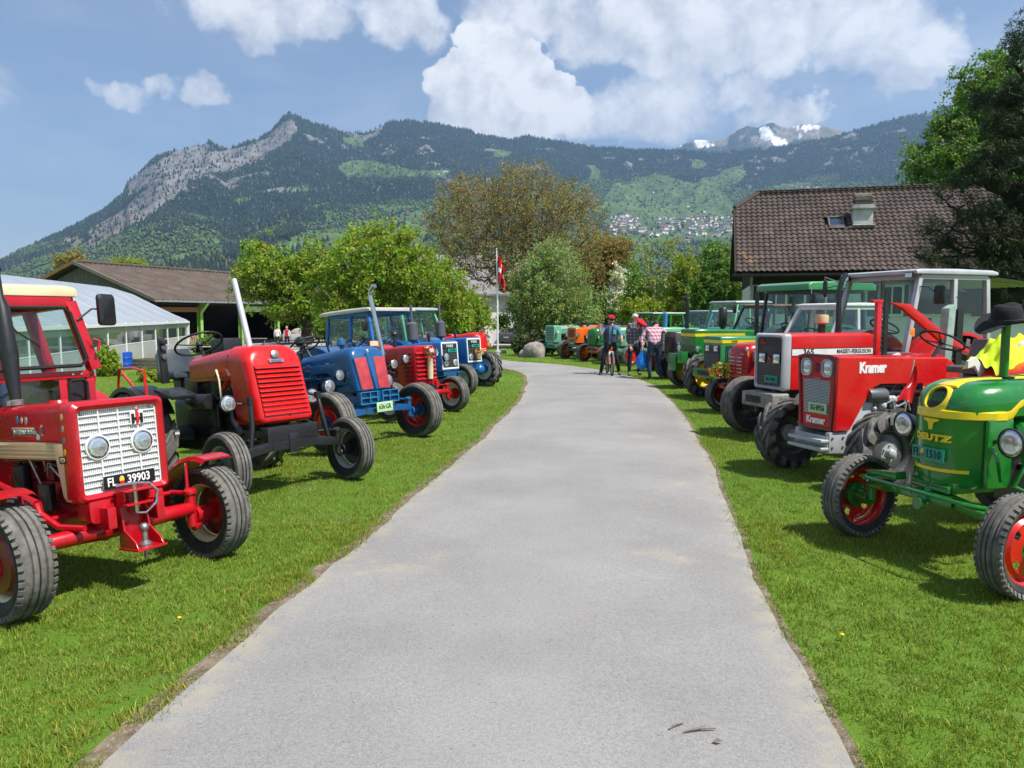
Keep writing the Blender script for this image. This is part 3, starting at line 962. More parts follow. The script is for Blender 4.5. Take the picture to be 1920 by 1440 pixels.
# film greenhouse
def build_greenhouse():
 far = Vector((-22.3, 53.0, 0)); g0 = Vector((6.8, -32, 0)).normalized()
 root = empty('greenhouse', (far.x, far.y, -.9), math.atan2(g0.y, g0.x))      # local x towards the viewer, y to the right of the axis = outside
 tag(root, 'long white film greenhouse with arched roof and clear window strip', 'greenhouse')
 L, zg = 33.0, 2.12
 prof = [(0.06, zg), (0.0, zg + .22), (-.9, zg + .62), (-2.1, zg + 1.25), (-3.4, zg + 1.95), (-4.8, zg + 2.42), (-6.4, zg + 2.62), (-8.0, zg + 2.42), (-9.4, zg + 1.95), (-12.8, zg)]
 M_F = film('greenhouse_film', (.46, .50, .56), .25)
 M_P = film('greenhouse_panel', (.60, .62, .60), .25)
 sgn = 1
 bays = 11
 for k in range(bays):
  x0, x1 = L * k / bays, L * (k + 1) / bays
  m = MB()
  n = 5
  vs = []
  for i in range(n + 1):
   x = x0 + (x1 - x0) * i / n
   sag = -.05 * math.sin(math.pi * i / n)
   for (y, z) in prof:
    vs.append((x, y, z + sag))
  q = [(i * len(prof) + j, (i + 1) * len(prof) + j, (i + 1) * len(prof) + j + 1, i * len(prof) + j + 1) for i in range(n) for j in range(len(prof) - 1)]
  m.add(vs, q)
  m.build('roof_film', M_F, root, smooth_angle=60)
  m = MB(); m.box(((x0 + x1) / 2, -.02, .62), (x1 - x0 - .06, .03, 1.22)); m.build('wall_panel', M_P, root)
  m = MB(); m.box(((x0 + x1) / 2, -.02, 1.55), (x1 - x0 - .06, .012, .60)); m.build('window_pane', M_GLASS, root)
  m = MB(); m.box(((x0 + x1) / 2, .0, 1.98), (x1 - x0 - .02, .04, .26)); m.build('valance', M_P, root)
  for xx in ((x0, x1) if k == bays - 1 else (x0,)):
   m = MB(); m.tube([(xx, .0, -.3), (xx, .0, zg)], .035, 6); m.build('post', M_WHITEMETAL, root)
   m = MB(); m.tube([(xx, y, z - .03) for y, z in prof], .03, 6); m.build('arch', M_WHITEMETAL, root)
  m = MB(); m.box(((x0 + x1) / 2, -.02, 1.24), (x1 - x0, .05, .04)); m.build('rail', M_WHITEMETAL, root)
 m = MB(); m.box((L / 2, .08, zg + .08), (L, .16, .12)); m.build('gutter', M_WHITEMETAL, root)
 m = MB(); m.box((-.08, .0, 1.0), (.18, .22, 2.3)); m.build('corner_post', plain('pale_grey', (.5, .54, .5), .6), root, .01)
 m = MB(); m.box((L / 2, -12.75, 1.0), (L, .03, 2.2)); m.build('far_wall', M_P, root)
 m = MB()
 m.add([(0, y, z) for y, z in prof] + [(0, -12.8, 0), (0, 0, 0)], [tuple(range(len(prof) + 2))]); m.build('end_wall', M_P, root)
 return root
build_greenhouse()
def build_garden():
 p = ground_at(235, 693)
 m = MB()
 m.lathe([(0, 0), (.21, 0), (.235, .03), (.225, .17), (.235, .19), (.225, .21), (.225, .38), (.235, .40), (.225, .42), (.232, .58), (.2, .60), (.19, .57), (0, .57)], seg=20)
 o = m.build('barrel', plain('blue_plastic', (.012, .075, .40), .35, .1), loc=p)
 o.scale = (1.5, 1.5, 1.45)
 tag(o, 'blue plastic barrel beside the greenhouse wall', 'barrel')
 for (px, py, w, lb) in ((296, 691, 2.3, 'weathered timber raised bed near the greenhouse corner'), (338, 683, 2.4, 'grey timber raised bed with herbs behind the nearer bed')):
  p = ground_at(px, py)
  r_ = empty('raised_bed', p, R(-12))
  tag(r_, lb, 'raised bed', 'raised beds in the kitchen garden')
  for k in range(3):
   for sy in (-.45, .45):
    m = MB(); m.box((0, sy, .09 + k * .165), (w, .05, .155)); m.build('plank', M_OLDWOOD_X, r_, .006)
   for sx in (-w / 2 + .025, w / 2 - .025):
    m = MB(); m.box((sx, 0, .09 + k * .165), (.05, .84, .155)); m.build('plank', M_OLDWOOD_X, r_, .006)
  m = MB(); m.box((0, 0, .40), (w - .12, .8, .04)); m.build('soil', M_SOIL, r_)
build_garden()
# farmhouse with pantile roof
HU, HN = Vector((math.cos(R(-14)), math.sin(R(-14)), 0)), Vector((math.sin(R(14)), math.cos(R(14)), 0))
HE0 = Vector((8.95, 31.0, 3.52))
H_W, H_RISE, H_L = 4.25, 3.62, 12.2
def on_roof(px, py):
 """pixel -> (along eave, up the slope 0..1, point) on the near roof plane"""
 nrm = HU.cross(HN * H_W + Vector((0, 0, H_RISE))).normalized()
 d = ray(px, py)
 t = (HE0 - Vector((0, 0, CAM_H))).dot(nrm) / d.dot(nrm)
 p = Vector((0, 0, CAM_H)) + d * t
 q = p - HE0
 return q.dot(HU), q.dot(HN) / H_W, p
def build_farmhouse():
 root = empty('farmhouse', (HE0.x, HE0.y, 0), R(-14))
 tag(root, 'farmhouse with brown pantile roof, white chimney and small skylight', 'house')
 W, L, ze = H_W, H_L, HE0.z
 zr = ze + H_RISE
 ov = .75
 m = MB(); m.box((L / 2 + .15, W, 1.5), (L - .9, 2 * W - 2 * ov, 3.0)); m.build('wall', M_PLASTER, root)
 m = MB(); m.box((L / 2 + .15, W, 3.35), (L - .86, 2 * W - 2 * ov + .05, .66)); m.build('timber_band', M_DARKWOOD, root)
 m = MB(); m.prism([(ov, ze + .1), (2 * W - ov, ze + .1), (W + .9, zr - 1.0), (W - .9, zr - 1.0)], 'x', .55, L - .3); m.build('gable_boarding', M_DARKWOOD, root)
 for k, x in enumerate((1.6, 3.1, 5.9, 7.4, 9.6)):
  f = MB(); f.box((x, ov - .02, 2.35), (.86, .08, 1.2)); w_ = f.build('window', M_WHITEMETAL, root, .008)
  m = MB(); m.box((x, ov - .066, 2.35), (.70, .012, 1.04)); m.build('pane', M_DARKGLASS, w_)
  m = MB(); m.box((x, ov - .078, 2.35), (.05, .02, 1.04)); m.build('mullion', M_WHITEMETAL, w_)
  for s in (-1, 1):
   m = MB(); m.box((x + s * .66, ov - .03, 2.35), (.42, .05, 1.22)); m.build('shutter', M_DARKWOOD, w_, .006)
 m = MB(); m.tube([(.62, .08, ze - .12), (.62, ov - .08, ze - .6), (.62, ov - .08, .1)], .05, 8); m.build('downpipe', M_ZINC, root)
 hip_x, hip_t = 1.05, .80
 m = MB()
 y = lambda t: W * t
 z = lambda t: ze + H_RISE * t
 und = .06
 m.add([(0, 0, ze - und), (L, 0, ze - und), (L, W, zr - und), (hip_x, W, zr - und), (0, y(hip_t), z(hip_t) - und)], [(0, 1, 2, 3, 4)])
 m.add([(0, 2 * W, ze - und), (L, 2 * W, ze - und), (L, W, zr - und), (hip_x, W, zr - und), (0, 2 * W - y(hip_t), z(hip_t) - und)], [(4, 3, 2, 1, 0)])
 m.add([(0, y(hip_t), z(hip_t) - und), (hip_x, W, zr - und), (0, 2 * W - y(hip_t), z(hip_t) - und)], [(0, 1, 2)])
 def m_tile(g):
  p = g.coord('Object')
  gi = g.n('ShaderNodeObjectInfo')
  world_p = g.n('ShaderNodeNewGeometry').outputs['Position']
  n = g.noise(1.1, 5, .65, world_p)
  c = g.mix(g.ss(n, .3, .7), (.055, .043, .039), (.092, .070, .062))
  c = g.mix(g.m('MULTIPLY', g.m('SUBTRACT', gi.outputs['Random'], .5), .5, clamp=True), c, (.20, .13, .105))
  lich = g.ss(g.noise(9, 5, .7, world_p), .63, .75)
  c = g.mix(g.m('MULTIPLY', lich, .75), c, (.33, .30, .26))
  rust = g.m('MULTIPLY', g.ss(g.noise(.7, 4, .6, g.vm('ADD', world_p, (31, 7, 2))), .62, .75), .7)
  c = g.mix(rust, c, (.26, .15, .07))
  g.out(g.bsdf(c, .85, normal=g.bump(g.noise(50, 3, .6, world_p), .3, .006), spec=.25))
 M_TILE = material('pantile', m_tile)
 roof = m.build('roof', M_DARKWOOD, root)
 tw, tl = .222, .275
 n = 7
 prof = []
 for i in range(n + 1):
  t = i / n
  prof.append(((t - .5) * tw * 1.06, .028 + .026 * math.sin(t * 2 * math.pi - .6)))
 vs = [(x, 0, h + .030) for x, h in prof] + [(x, tl * 1.16, h) for x, h in prof] + [(x, 0, h + .006) for x, h in prof]
 k = n + 1
 fs = [(i, i + 1, k + i + 1, k + i) for i in range(n)] + [(2 * k + i, 2 * k + i + 1, i + 1, i) for i in range(n)]
 tm = MB(); tm.add(vs, fs); tme = tm.mesh('roof_tile', M_TILE, smooth_angle=50)
 slope = math.atan2(H_RISE, W)
 SL = math.hypot(H_RISE, W)
 cols, rows = int(L / tw), int(SL / tl)
 sk = on_roof(1567, 419)
 ch = on_roof(1618, 428)
 spots = []
 for c in range(cols):
  for r_ in range(rows + 1):
   x, s = (c + .5) * tw, r_ * tl - .06
   t = s / SL
   if t > .99 or (t > hip_t and x < hip_x * (t - hip_t) / (1 - hip_t)):
    continue
   if x > 6.75 and r_ < 3:
    continue
   if abs(x - sk[0]) < .36 and -.30 < (t - sk[1]) * SL < .36:
    continue
   spots.append((x, s))
 spots.sort(key=lambda p: math.hypot(p[0] - 3.2, p[1] - 1.2) * rnd.uniform(.96, 1.04))
 def place(p):
  return Matrix.Translation(Vector((p[0] + rnd.uniform(-.004, .004), p[1] * math.cos(slope), ze + p[1] * math.sin(slope) + rnd.uniform(-.004, .006)))) @ Matrix.Rotation(slope - .035, 4, 'X') @ Matrix.Rotation(rnd.uniform(-.02, .02), 4, 'Z')
 for p in spots[:295]:
  o = link('roof_tile', tme, roof)
  o.matrix_local = place(p)
 big = MB()
 for p in spots[295:]:
  big.add(vs, fs, 0, place(p))
 for c in range(cols):
  for r_ in range(rows + 1):
   x, s = (c + .5) * tw, r_ * tl - .06
   t = s / SL
   if t > .99 or (t > hip_t and x < hip_x * (t - hip_t) / (1 - hip_t)):
    continue
   if r_ > rows - 4 or c < 6:
    big.add(vs, fs, 0, Matrix.Translation((x, 2 * W - s * math.cos(slope), ze + s * math.sin(slope))) @ Matrix.Rotation(math.pi, 4, 'Z') @ Matrix.Rotation(slope - .035, 4, 'X'))
 o = big.build('roof_tiles', M_TILE, roof, smooth_angle=50); tag(o, kind='stuff')
 cap = MB()
 nn = int((L - hip_x) / .38)
 for i in range(nn):
  x = hip_x + (i + .5) * .38
  cap.tube([(x - .21, W, zr + .035), (x + .21, W, zr + .055)], [.115, .13], 8)
 for s in (-1, 1):
  for i in range(4):
   t0 = i / 4
   a_ = Vector((0, W - s * (W - y(hip_t)), z(hip_t))).lerp(Vector((hip_x, W, zr)), t0)
   b_ = Vector((0, W - s * (W - y(hip_t)), z(hip_t))).lerp(Vector((hip_x, W, zr)), t0 + .3)
   cap.tube([a_ + Vector((0, 0, .04)), b_ + Vector((0, 0, .06))], [.115, .13], 8)
 cap.build('ridge_tiles', M_TILE, roof)
 m = MB(); m.box((3.3, -.06, ze - .17), (6.9, .13, .11)); m.build('gutter', M_BLACK, roof, .02)
 for s in (0,):
  m = MB(); m.hexa([(-.06, -.05, ze - .28), (.0, -.05, ze - .28), (.0, y(hip_t), z(hip_t) - .2), (-.06, y(hip_t), z(hip_t) - .2), (-.06, -.05, ze + .03), (.0, -.05, ze + .03), (.0, y(hip_t), z(hip_t) + .06), (-.06, y(hip_t), z(hip_t) + .06)]); m.build('barge_board', M_DARKWOOD, roof)
 m = MB(); m.box((9.6, .55, 2.6), (5.4, .1, 1.5)); m.build('lean_to_board', M_DARKWOOD, root)
 cx, ct = ch[0], ch[1]
 zb = ze + H_RISE * ct - .28
 cy = W * ct
 m = MB(); m.box((cx, cy + .32, zb + .42), (.74, .62, 1.3)); chm = m.build('chimney', plain('chimney_render', (.56, .55, .52), .9, .15, 3, bump=.3), root, .015)
 m = MB(); m.box((cx, cy + .32, zb + 1.10), (.92, .80, .09)); m.box((cx, cy + .32, zb + 1.19), (.80, .68, .10)); m.build('cornice', M_CONCRETE, chm, .01)
 m = MB(); m.box((cx, cy + .32, zb + 1.33), (.58, .5, .18)); m.box((cx, cy + .32, zb + 1.45), (.70, .6, .06)); m.box((cx, cy + .32, zb + 1.54), (.56, .46, .1)); m.tube([(cx - .32, cy + .32, zb + 1.60), (cx + .32, cy + .32, zb + 1.60)], .13, 8); m.build('cowl', plain('chimney_cap', (.15, .13, .11), .9), chm)
 m = MB(); m.box((cx, cy - .06, zb + .30), (.86, .03, .30), (slope, 0, 0)); m.build('flashing', M_ZINC, chm)
 sx, st = sk[0], sk[1]
 Ms = Matrix.Translation((sx, W * st, ze + H_RISE * st + .035)) @ Matrix.Rotation(slope, 4, 'X')
 m = MB()
 for (cxx, cyy, w_, h_) in ((-.27, 0, .06, .70), (.27, 0, .06, .70), (0, -.32, .6, .06), (0, .32, .6, .06)):
  m.box((cxx, cyy, .03), (w_, h_, .11))
 s_ = m.build('skylight', plain('skylight_frame', (.11, .095, .085), .6), root); s_.matrix_local = Ms
 m = MB(); m.box((0, 0, .03), (.50, .60, .02)); m.build('pane', plain('skylight_glass', (.02, .035, .075), .05, .05, 2, spec=.9), s_)
 m = MB(); m.box((0, -.40, .05), (.60, .10, .03)); m.build('flashing', MATS['skylight_frame'], s_)
 return root
build_farmhouse()
def build_far_house():
 root = empty('village_house', (9.6, 78.0, -.9), R(6))
 tag(root, 'white rendered house with grey roof half hidden behind brown walnut tree', 'house')
 m = MB(); m.box((-9.5, 0, 2.4), (21, 9, 4.8)); m.prism([(-4.5, 4.8), (4.5, 4.8), (0, 8.2)], 'x', .6, 1.0); m.build('wall', M_PLASTER, root)
 M_R = fibre_cement('grey_slate', (.17, .165, .17), (.26, .25, .255))
 for s in (-1, 1):
  m = MB(); m.hexa([(-20.6, s * 5.1, 4.45), (1.5, s * 5.1, 4.45), (1.5, 0, 8.35), (-20.6, 0, 8.35), (-20.6, s * 5.1, 4.62), (1.5, s * 5.1, 4.62), (1.5, 0, 8.52), (-20.6, 0, 8.52)]); m.build('roof', M_R, root)
 for z_, ys in ((1.6, (-2.2, 0, 2.2)), (4.0, (-1.3, 1.3))):
  for y_ in ys:
   m = MB(); m.box((1.02, y_, z_), (.08, .9, 1.2)); w_ = m.build('window', M_OLDWOOD, root)
   m = MB(); m.box((1.07, y_, z_), (.02, .74, 1.04)); m.build('pane', M_DARKGLASS, w_)
 for k in range(6):
  m = MB(); m.box((-2.0 - 3.0 * k, -4.52, 2.0), (1.0, .08, 1.3)); w_ = m.build('window', M_OLDWOOD, root)
  m = MB(); m.box((-2.0 - 3.0 * k, -4.57, 2.0), (.84, .02, 1.14)); m.build('pane', M_DARKGLASS, w_)
build_far_house()
def build_gable_house():
 Y = 72.0
 x = (1160 - CX) / F_PX * Y
 root = empty('gabled_house', (x, Y, -.9), R(-6))
 tag(root, 'narrow white gable with dark verge peeping between bronze and green trees', 'house')
 m = MB(); m.prism([(-2.7, 0), (2.7, 0), (2.7, 4.6), (0, 7.9), (-2.7, 4.6)], 'y', 0, 8.0); m.build('wall', M_PLASTER, root)
 for s in (-1, 1):
  m = MB(); m.hexa([(s * 3.1, -.5, 4.05), (s * 3.1, 8.4, 4.05), (0, 8.4, 7.95), (0, -.5, 7.95), (s * 3.1, -.5, 4.25), (s * 3.1, 8.4, 4.25), (0, 8.4, 8.15), (0, -.5, 8.15)]); m.build('roof', MATS['fibre_cement_brown'], root)
 for xx, z in ((-1.1, 1.6), (1.1, 1.6), (-1.1, 4.0), (1.1, 4.0), (0, 6.1)):
  m = MB(); m.box((xx, -.03, z), (.8, .08, 1.1)); w_ = m.build('window', M_OLDWOOD, root)
  m = MB(); m.box((xx, -.08, z), (.64, .02, .94)); m.build('pane', M_DARKGLASS, w_)
build_gable_house()
# flag pole, boulder, play frame
def build_flagpole():
 p = ground_at(933, 668)
 root = empty('flagpole', p)
 tag(root, 'tall white flagpole with small garden floodlight at its foot', 'flagpole')
 H = 4.78
 m = MB(); m.tube([(0, 0, 0), (0, 0, H * .6), (-.04, 0, H)], [.045, .038, .024], 10); m.build('pole', M_WHITEMETAL, root)
 m = MB(); m.ball((-.04, 0, H + .03), .04, 10, 6); m.build('finial', plain('gilt', (.6, .45, .15), .3, .1, metal=1), root)
 m = MB(); m.lathe([(0, 0), (.16, 0), (.14, .22), (.05, .3), (0, .3)], (.0, 0, 0), seg=12); m.build('foot', M_CONCRETE, root)
 m = MB(); m.box((.28, -.1, .22), (.22, .06, .2), (.5, 0, 0)); m.tube([(.28, -.1, .0), (.28, -.1, .2)], .015); m.build('floodlight', M_ZINC, root)
 n, k = 32, 32
 M_FR, M_FW = plain('flag_red', (.62, .006, .010), .8, .05), plain('flag_white', (.8, .8, .8), .8, .05)
 m = MB()
 vs, fs, ms = [], [], []
 w, h = 1.15, 1.15
 for j in range(k + 1):
  v = j / k
  for i in range(n + 1):
   u = i / n
   x = .05 + u * .36 * (1 - .12 * math.sin(v * 3)) + .035 * math.sin(u * 17 + v * 2) - .02
   y = -.02 + .16 * math.sin(u * 13 + v * 1.4) * (.4 + u)
   z = -v * h - u * .55 * (1 - .25 * v) + .05 * math.sin(u * 6)
   vs.append((x, y, z))
 for j in range(k):
  for i in range(n):
   u, v = (i + .5) / n * 32, (j + .5) / k * 32
   cross = (abs(u - 16) < 3.2 and abs(v - 16) < 10) or (abs(v - 16) < 3.2 and abs(u - 16) < 10)
   a = j * (n + 1) + i
   m.add([vs[a], vs[a + 1], vs[a + n + 2], vs[a + n + 1]], [(0, 1, 2, 3)], 1 if cross else 0)
 fl = m.build('flag', [M_FR, M_FW], loc=(p.x - .02, p.y, p.z + H - .25), smooth_angle=80)
 tag(fl, 'red flag with white cross hanging limp from the white pole', 'flag')
build_flagpole()
def rock_mesh(name, size, mat, seed=1, sub=3):
 bm = bmesh.new()
 bmesh.ops.create_icosphere(bm, subdivisions=sub, radius=1)
 r2 = np.random.default_rng(seed)
 planes = [Vector(r2.normal(size=3)).normalized() for _ in range(11)]
 for v in bm.verts:
  d = v.co.normalized()
  s = 1.0
  for q, pl in enumerate(planes):
   c = d.dot(pl)
   if c > .55:
    s = min(s, (.72 + .2 * ((q * 37) % 10) / 10) / c)
  v.co = d * s
  v.co += Vector(r2.normal(size=3)) * .012
  v.co = Vector((v.co.x * size[0], v.co.y * size[1], v.co.z * size[2]))
 me = bpy.data.meshes.new(name)
 bm.to_mesh(me); bm.free()
 me.materials.append(mat)
 me.polygons.foreach_set('use_smooth', [True] * len(me.polygons))
 me.set_sharp_from_angle(angle=R(32))
 return me
M_STONE = plain('boulder_stone', (.27, .235, .215), .9, .35, 5, bump=.5, bscale=25, bdist=.02)
o = link('boulder', rock_mesh('boulder', (.48, .36, .58), M_STONE, 4), loc=ground_at(1001, 670) + Vector((0, 0, .22)))
tag(o, 'pale pinkish boulder standing at the bend of the road', 'boulder')
o = link('boulder', rock_mesh('boulder', (.30, .28, .26), M_STONE, 9), loc=ground_at(985, 669) + Vector((0, 0, .08)))
tag(o, 'low grey stone leaning beside the tall pinkish boulder', 'boulder')
def build_playframe():
 p = ground_at(1070, 655)
 root = empty('swing_frame', p, 0)
 tag(root, 'weathered log swing frame with one level beam among the trees', 'swing frame')
 s = p.y / F_PX
 q = lambda px, py: ((px - 1070) * s, 0, (655 - py) * s)
 for nm, a, b, r_ in (('leg', q(1069, 560), q(1064, 655), .085), ('leg', q(1062, 556), q(1084, 640), .09), ('beam', q(1053, 576), q(1140, 577), .085), ('leg', q(1136, 570), q(1128, 655), .085), ('leg', q(1130, 568), q(1146, 650), .085)):
  m = MB(); m.tube([a, b], [r_, r_ * .9], 9); m.build(nm, M_OLDWOOD_X, root)
 p = ground_at(1176, 655)
 root = empty('climbing_frame', p, 0)
 tag(root, 'dark timber climbing frame with ladder rungs behind the swing', 'climbing frame')
 q = lambda px, py, y=0: ((px - 1176) * s, y, (655 - py) * s)
 for y in (0, .9):
  for a, b in ((q(1165, 558, y), q(1160, 655, y)), (q(1186, 560, y), q(1190, 655, y))):
   m = MB(); m.tube([a, b], .07, 7); m.build('post', M_DARKWOOD, root)
  for yy in (559, 576, 590):
   m = MB(); m.tube([q(1158, yy, y), q(1192, yy, y)], .055, 7); m.build('rung', M_DARKWOOD, root)
 for px in (1160, 1190):
  m = MB(); m.tube([q(px, 559, 0), q(px, 559, .9)], .05, 7); m.build('crossbar', M_DARKWOOD, root)
build_playframe()
# trees and shrubs
def bark(name, color):
 return plain(name, color, .95, .35, 5, bump=.7, bscale=14, bdist=.05, spec=.1)
M_BARK = bark('bark_grey', (.115, .095, .075))
M_BARK_D = bark('bark_dark', (.060, .050, .042))
M_BARK_W = bark('bark_walnut', (.150, .130, .105))
M_BARK_B = plain('bark_birch', (.45, .43, .40), .85, .45, 7)
def skeleton(base, fork, lobes, n_nodes, rng, up=.25, wiggle=.12):
 """branch graph: points sprinkled through the crown, each joined to the nearest branch already there"""
 base, fork = np.array(base, float), np.array(fork, float)
 k = 5
 pts = [base + (fork - base) * i / k + np.r_[rng.normal(size=2) * wiggle * .5 * (i > 0), 0] for i in range(k + 1)]
 par = [-1] + list(range(k))
 vol = np.array([l[3] * l[4] * l[5] for l in lobes])
 idx = rng.choice(len(lobes), n_nodes, p=vol / vol.sum())
 d = rng.normal(size=(n_nodes, 3)); d /= np.linalg.norm(d, axis=1)[:, None]
 rad = rng.uniform(.05, 1, n_nodes) ** .42
 L = np.array(lobes)[idx]
 tgt = L[:, :3] + d * rad[:, None] * L[:, 3:6]
 tgt = tgt[np.argsort(np.linalg.norm(tgt - fork, axis=1))]
 P = np.zeros((k + 1 + n_nodes * 3, 3)); P[:k + 1] = pts
 Pd = np.zeros(len(P)); Pd[:k + 1] = 0
 n = k + 1
 for t in tgt:
  q = P[3:n]
  dist = np.linalg.norm(q - t, axis=1) + .35 * np.maximum(0, q[:, 2] - t[2]) + .12 * np.linalg.norm(q - fork, axis=1)
  j = int(np.argmin(dist)) + 3
  v = t - P[j]
  ln = np.linalg.norm(v)
  m = 1 if ln < .5 else 3
  prev = j
  for s in range(1, m + 1):
   f = s / m
   c = P[j] + v * f
   if s < m:
    c = c + rng.normal(size=3) * wiggle * ln * .5 + np.array([0, 0, up * ln * math.sin(math.pi * f) * .5])
   P[n] = c
   par.append(prev)
   prev = n
   n += 1
 P = P[:n]
 par = np.array(par[:n])
 return P, par
def tree(name, label, base, fork, lobes, leaf_mat, bark_mat, n_nodes=260, n_leaves=16000, leaf=.10, trunk_r=.2, spread=.34, seed=1, tint=((.75, 1.25), (.8, 1.2), (.6, 1.2)), aspect=.62, droop=0.0, thin=1.0, cat='tree', group=None, twig=.006, up=.25, leaf_z=0.0, tips=.55, tuft=None, parts=('trunk', 'crown')):
 rng = np.random.default_rng(seed)
 base = np.array(base, float)
 lobes = [tuple(l) for l in lobes]
 P, par = skeleton(base, fork, lobes, n_nodes, rng, up)
 n = len(P)
 w = np.zeros(n)
 kids = np.bincount(par[1:], minlength=n)
 w[kids == 0] = 1
 for i in range(n - 1, 0, -1):
  w[par[i]] += w[i]
 r_ = twig + (trunk_r - twig) * (w / w.max()) ** .5 * thin
 r_[0] = trunk_r * 1.25
 k = 6
 c = np.arange(1, n)
 A, B = P[par[c]], P[c]
 d = B - A
 ln = np.linalg.norm(d, axis=1)[:, None] + 1e-9
 d = d / ln
 ref = np.where(np.abs(d[:, 2:3]) < .9, np.array([[0, 0, 1.0]]), np.array([[1.0, 0, 0]]))
 u = np.cross(d, ref); u /= np.linalg.norm(u, axis=1)[:, None]
 v = np.cross(d, u)
 ang = np.arange(k) * 2 * np.pi / k
 ring = u[:, None, :] * np.cos(ang)[None, :, None] + v[:, None, :] * np.sin(ang)[None, :, None]
 ra = np.minimum(r_[par[c]], r_[c] * 1.7 + .004)
 ra[:5] = r_[par[c]][:5]
 V = np.concatenate([A[:, None] + ring * ra[:, None, None], (B + d * .02)[:, None] + ring * r_[c][:, None, None]], 1).reshape(-1, 3)
 f = np.array([(i, (i + 1) % k, k + (i + 1) % k, k + i) for i in range(k)])
 Fq = (f[None] + (np.arange(n - 1) * 2 * k)[:, None, None]).reshape(-1, 4)
 root = empty(name, base)
 tag(root, label, cat, group)
 link(parts[0], np_mesh(parts[0], V - base, Fq, bark_mat, smooth_shade=True), root)
 if n_leaves:
  cand = np.arange(6, n)
  wt = np.where(kids[cand] == 0, 1.0, (1 - tips) * (w[cand] < w.max() * .12))
  wt = wt / wt.sum()
  nt = max(1, n_leaves // (tuft or 14))
  tn = rng.choice(cand, nt, p=wt)
  tp = P[tn] + rng.normal(size=(nt, 3)) * spread
  tp[:, 2] -= droop * np.abs(rng.normal(size=nt))
  ti = rng.integers(0, nt, n_leaves)
  C = tp[ti] + rng.normal(size=(n_leaves, 3)) * spread * .42
  nrm = rng.normal(size=(n_leaves, 3)); nrm[:, 2] = np.abs(nrm[:, 2]) + leaf_z
  nrm /= np.linalg.norm(nrm, axis=1)[:, None]
  a = np.cross(nrm, rng.normal(size=(n_leaves, 3))); a /= np.linalg.norm(a, axis=1)[:, None] + 1e-9
  if droop:
   a[:, 2] -= droop * 1.5; a /= np.linalg.norm(a, axis=1)[:, None]
  b = np.cross(nrm, a); b /= np.linalg.norm(b, axis=1)[:, None] + 1e-9
  s = leaf * rng.uniform(.6, 1.3, n_leaves)[:, None]
  Q = np.stack([C - a * s, C + b * s * aspect + nrm * s * .15, C + a * s, C - b * s * aspect + nrm * s * .15], 1).reshape(-1, 3)
  Fl = np.arange(n_leaves * 4).reshape(-1, 4)
  tt = np.stack([rng.uniform(*tint[q], nt) for q in range(3)], 1)[ti] * rng.uniform(.8, 1.2, n_leaves)[:, None]
  link(parts[1], np_mesh(parts[1], Q - base, Fl, leaf_mat, np.repeat(tt, 4, 0)), root)
 return root
def at(px, py, Y):
 d = ray(px, py)
 t = Y / d.y
 return np.array((d.x * t, Y, CAM_H + d.z * t))
def lobe(px, py, rx, ry, Y, depth=None):
 c = at(px, py, Y)
 s = Y / F_PX
 return (*c, rx * s, depth if depth else rx * s * .9, ry * s)
def foot(px, Y):
 x = (px - CX) / F_PX * Y * 1.0
 return np.array((x, Y, gz(x, Y) - .05))
LM_APPLE = leafmat('leaf_apple', (0.204, 0.290, 0.031), (0.300, 0.388, 0.050), .42)
LM_WALNUT = leafmat('leaf_walnut', (0.259, 0.209, 0.068), (0.341, 0.281, 0.099), .38)
LM_PEAR = leafmat('leaf_pear', (.215, .295, .072), (.320, .390, .140), .42)
LM_YELLOW = leafmat('leaf_willow', (0.232, 0.292, 0.030), (0.292, 0.344, 0.051), .42)
LM_GREEN = leafmat('leaf_green', (0.121, 0.223, 0.041), (0.193, 0.304, 0.065), .38)
LM_BIRCH = leafmat('leaf_birch', (0.126, 0.228, 0.038), (0.182, 0.295, 0.066), .38)
LM_PINE = leafmat('needle_pine', (0.021, 0.036, 0.016), (0.039, 0.058, 0.021), .12)
LM_YEW = leafmat('leaf_yew', (0.039, 0.065, 0.018), (0.068, 0.098, 0.026), .2)
LM_WHITE = leafmat('blossom', (.62, .60, .54), (.75, .72, .68), .3)
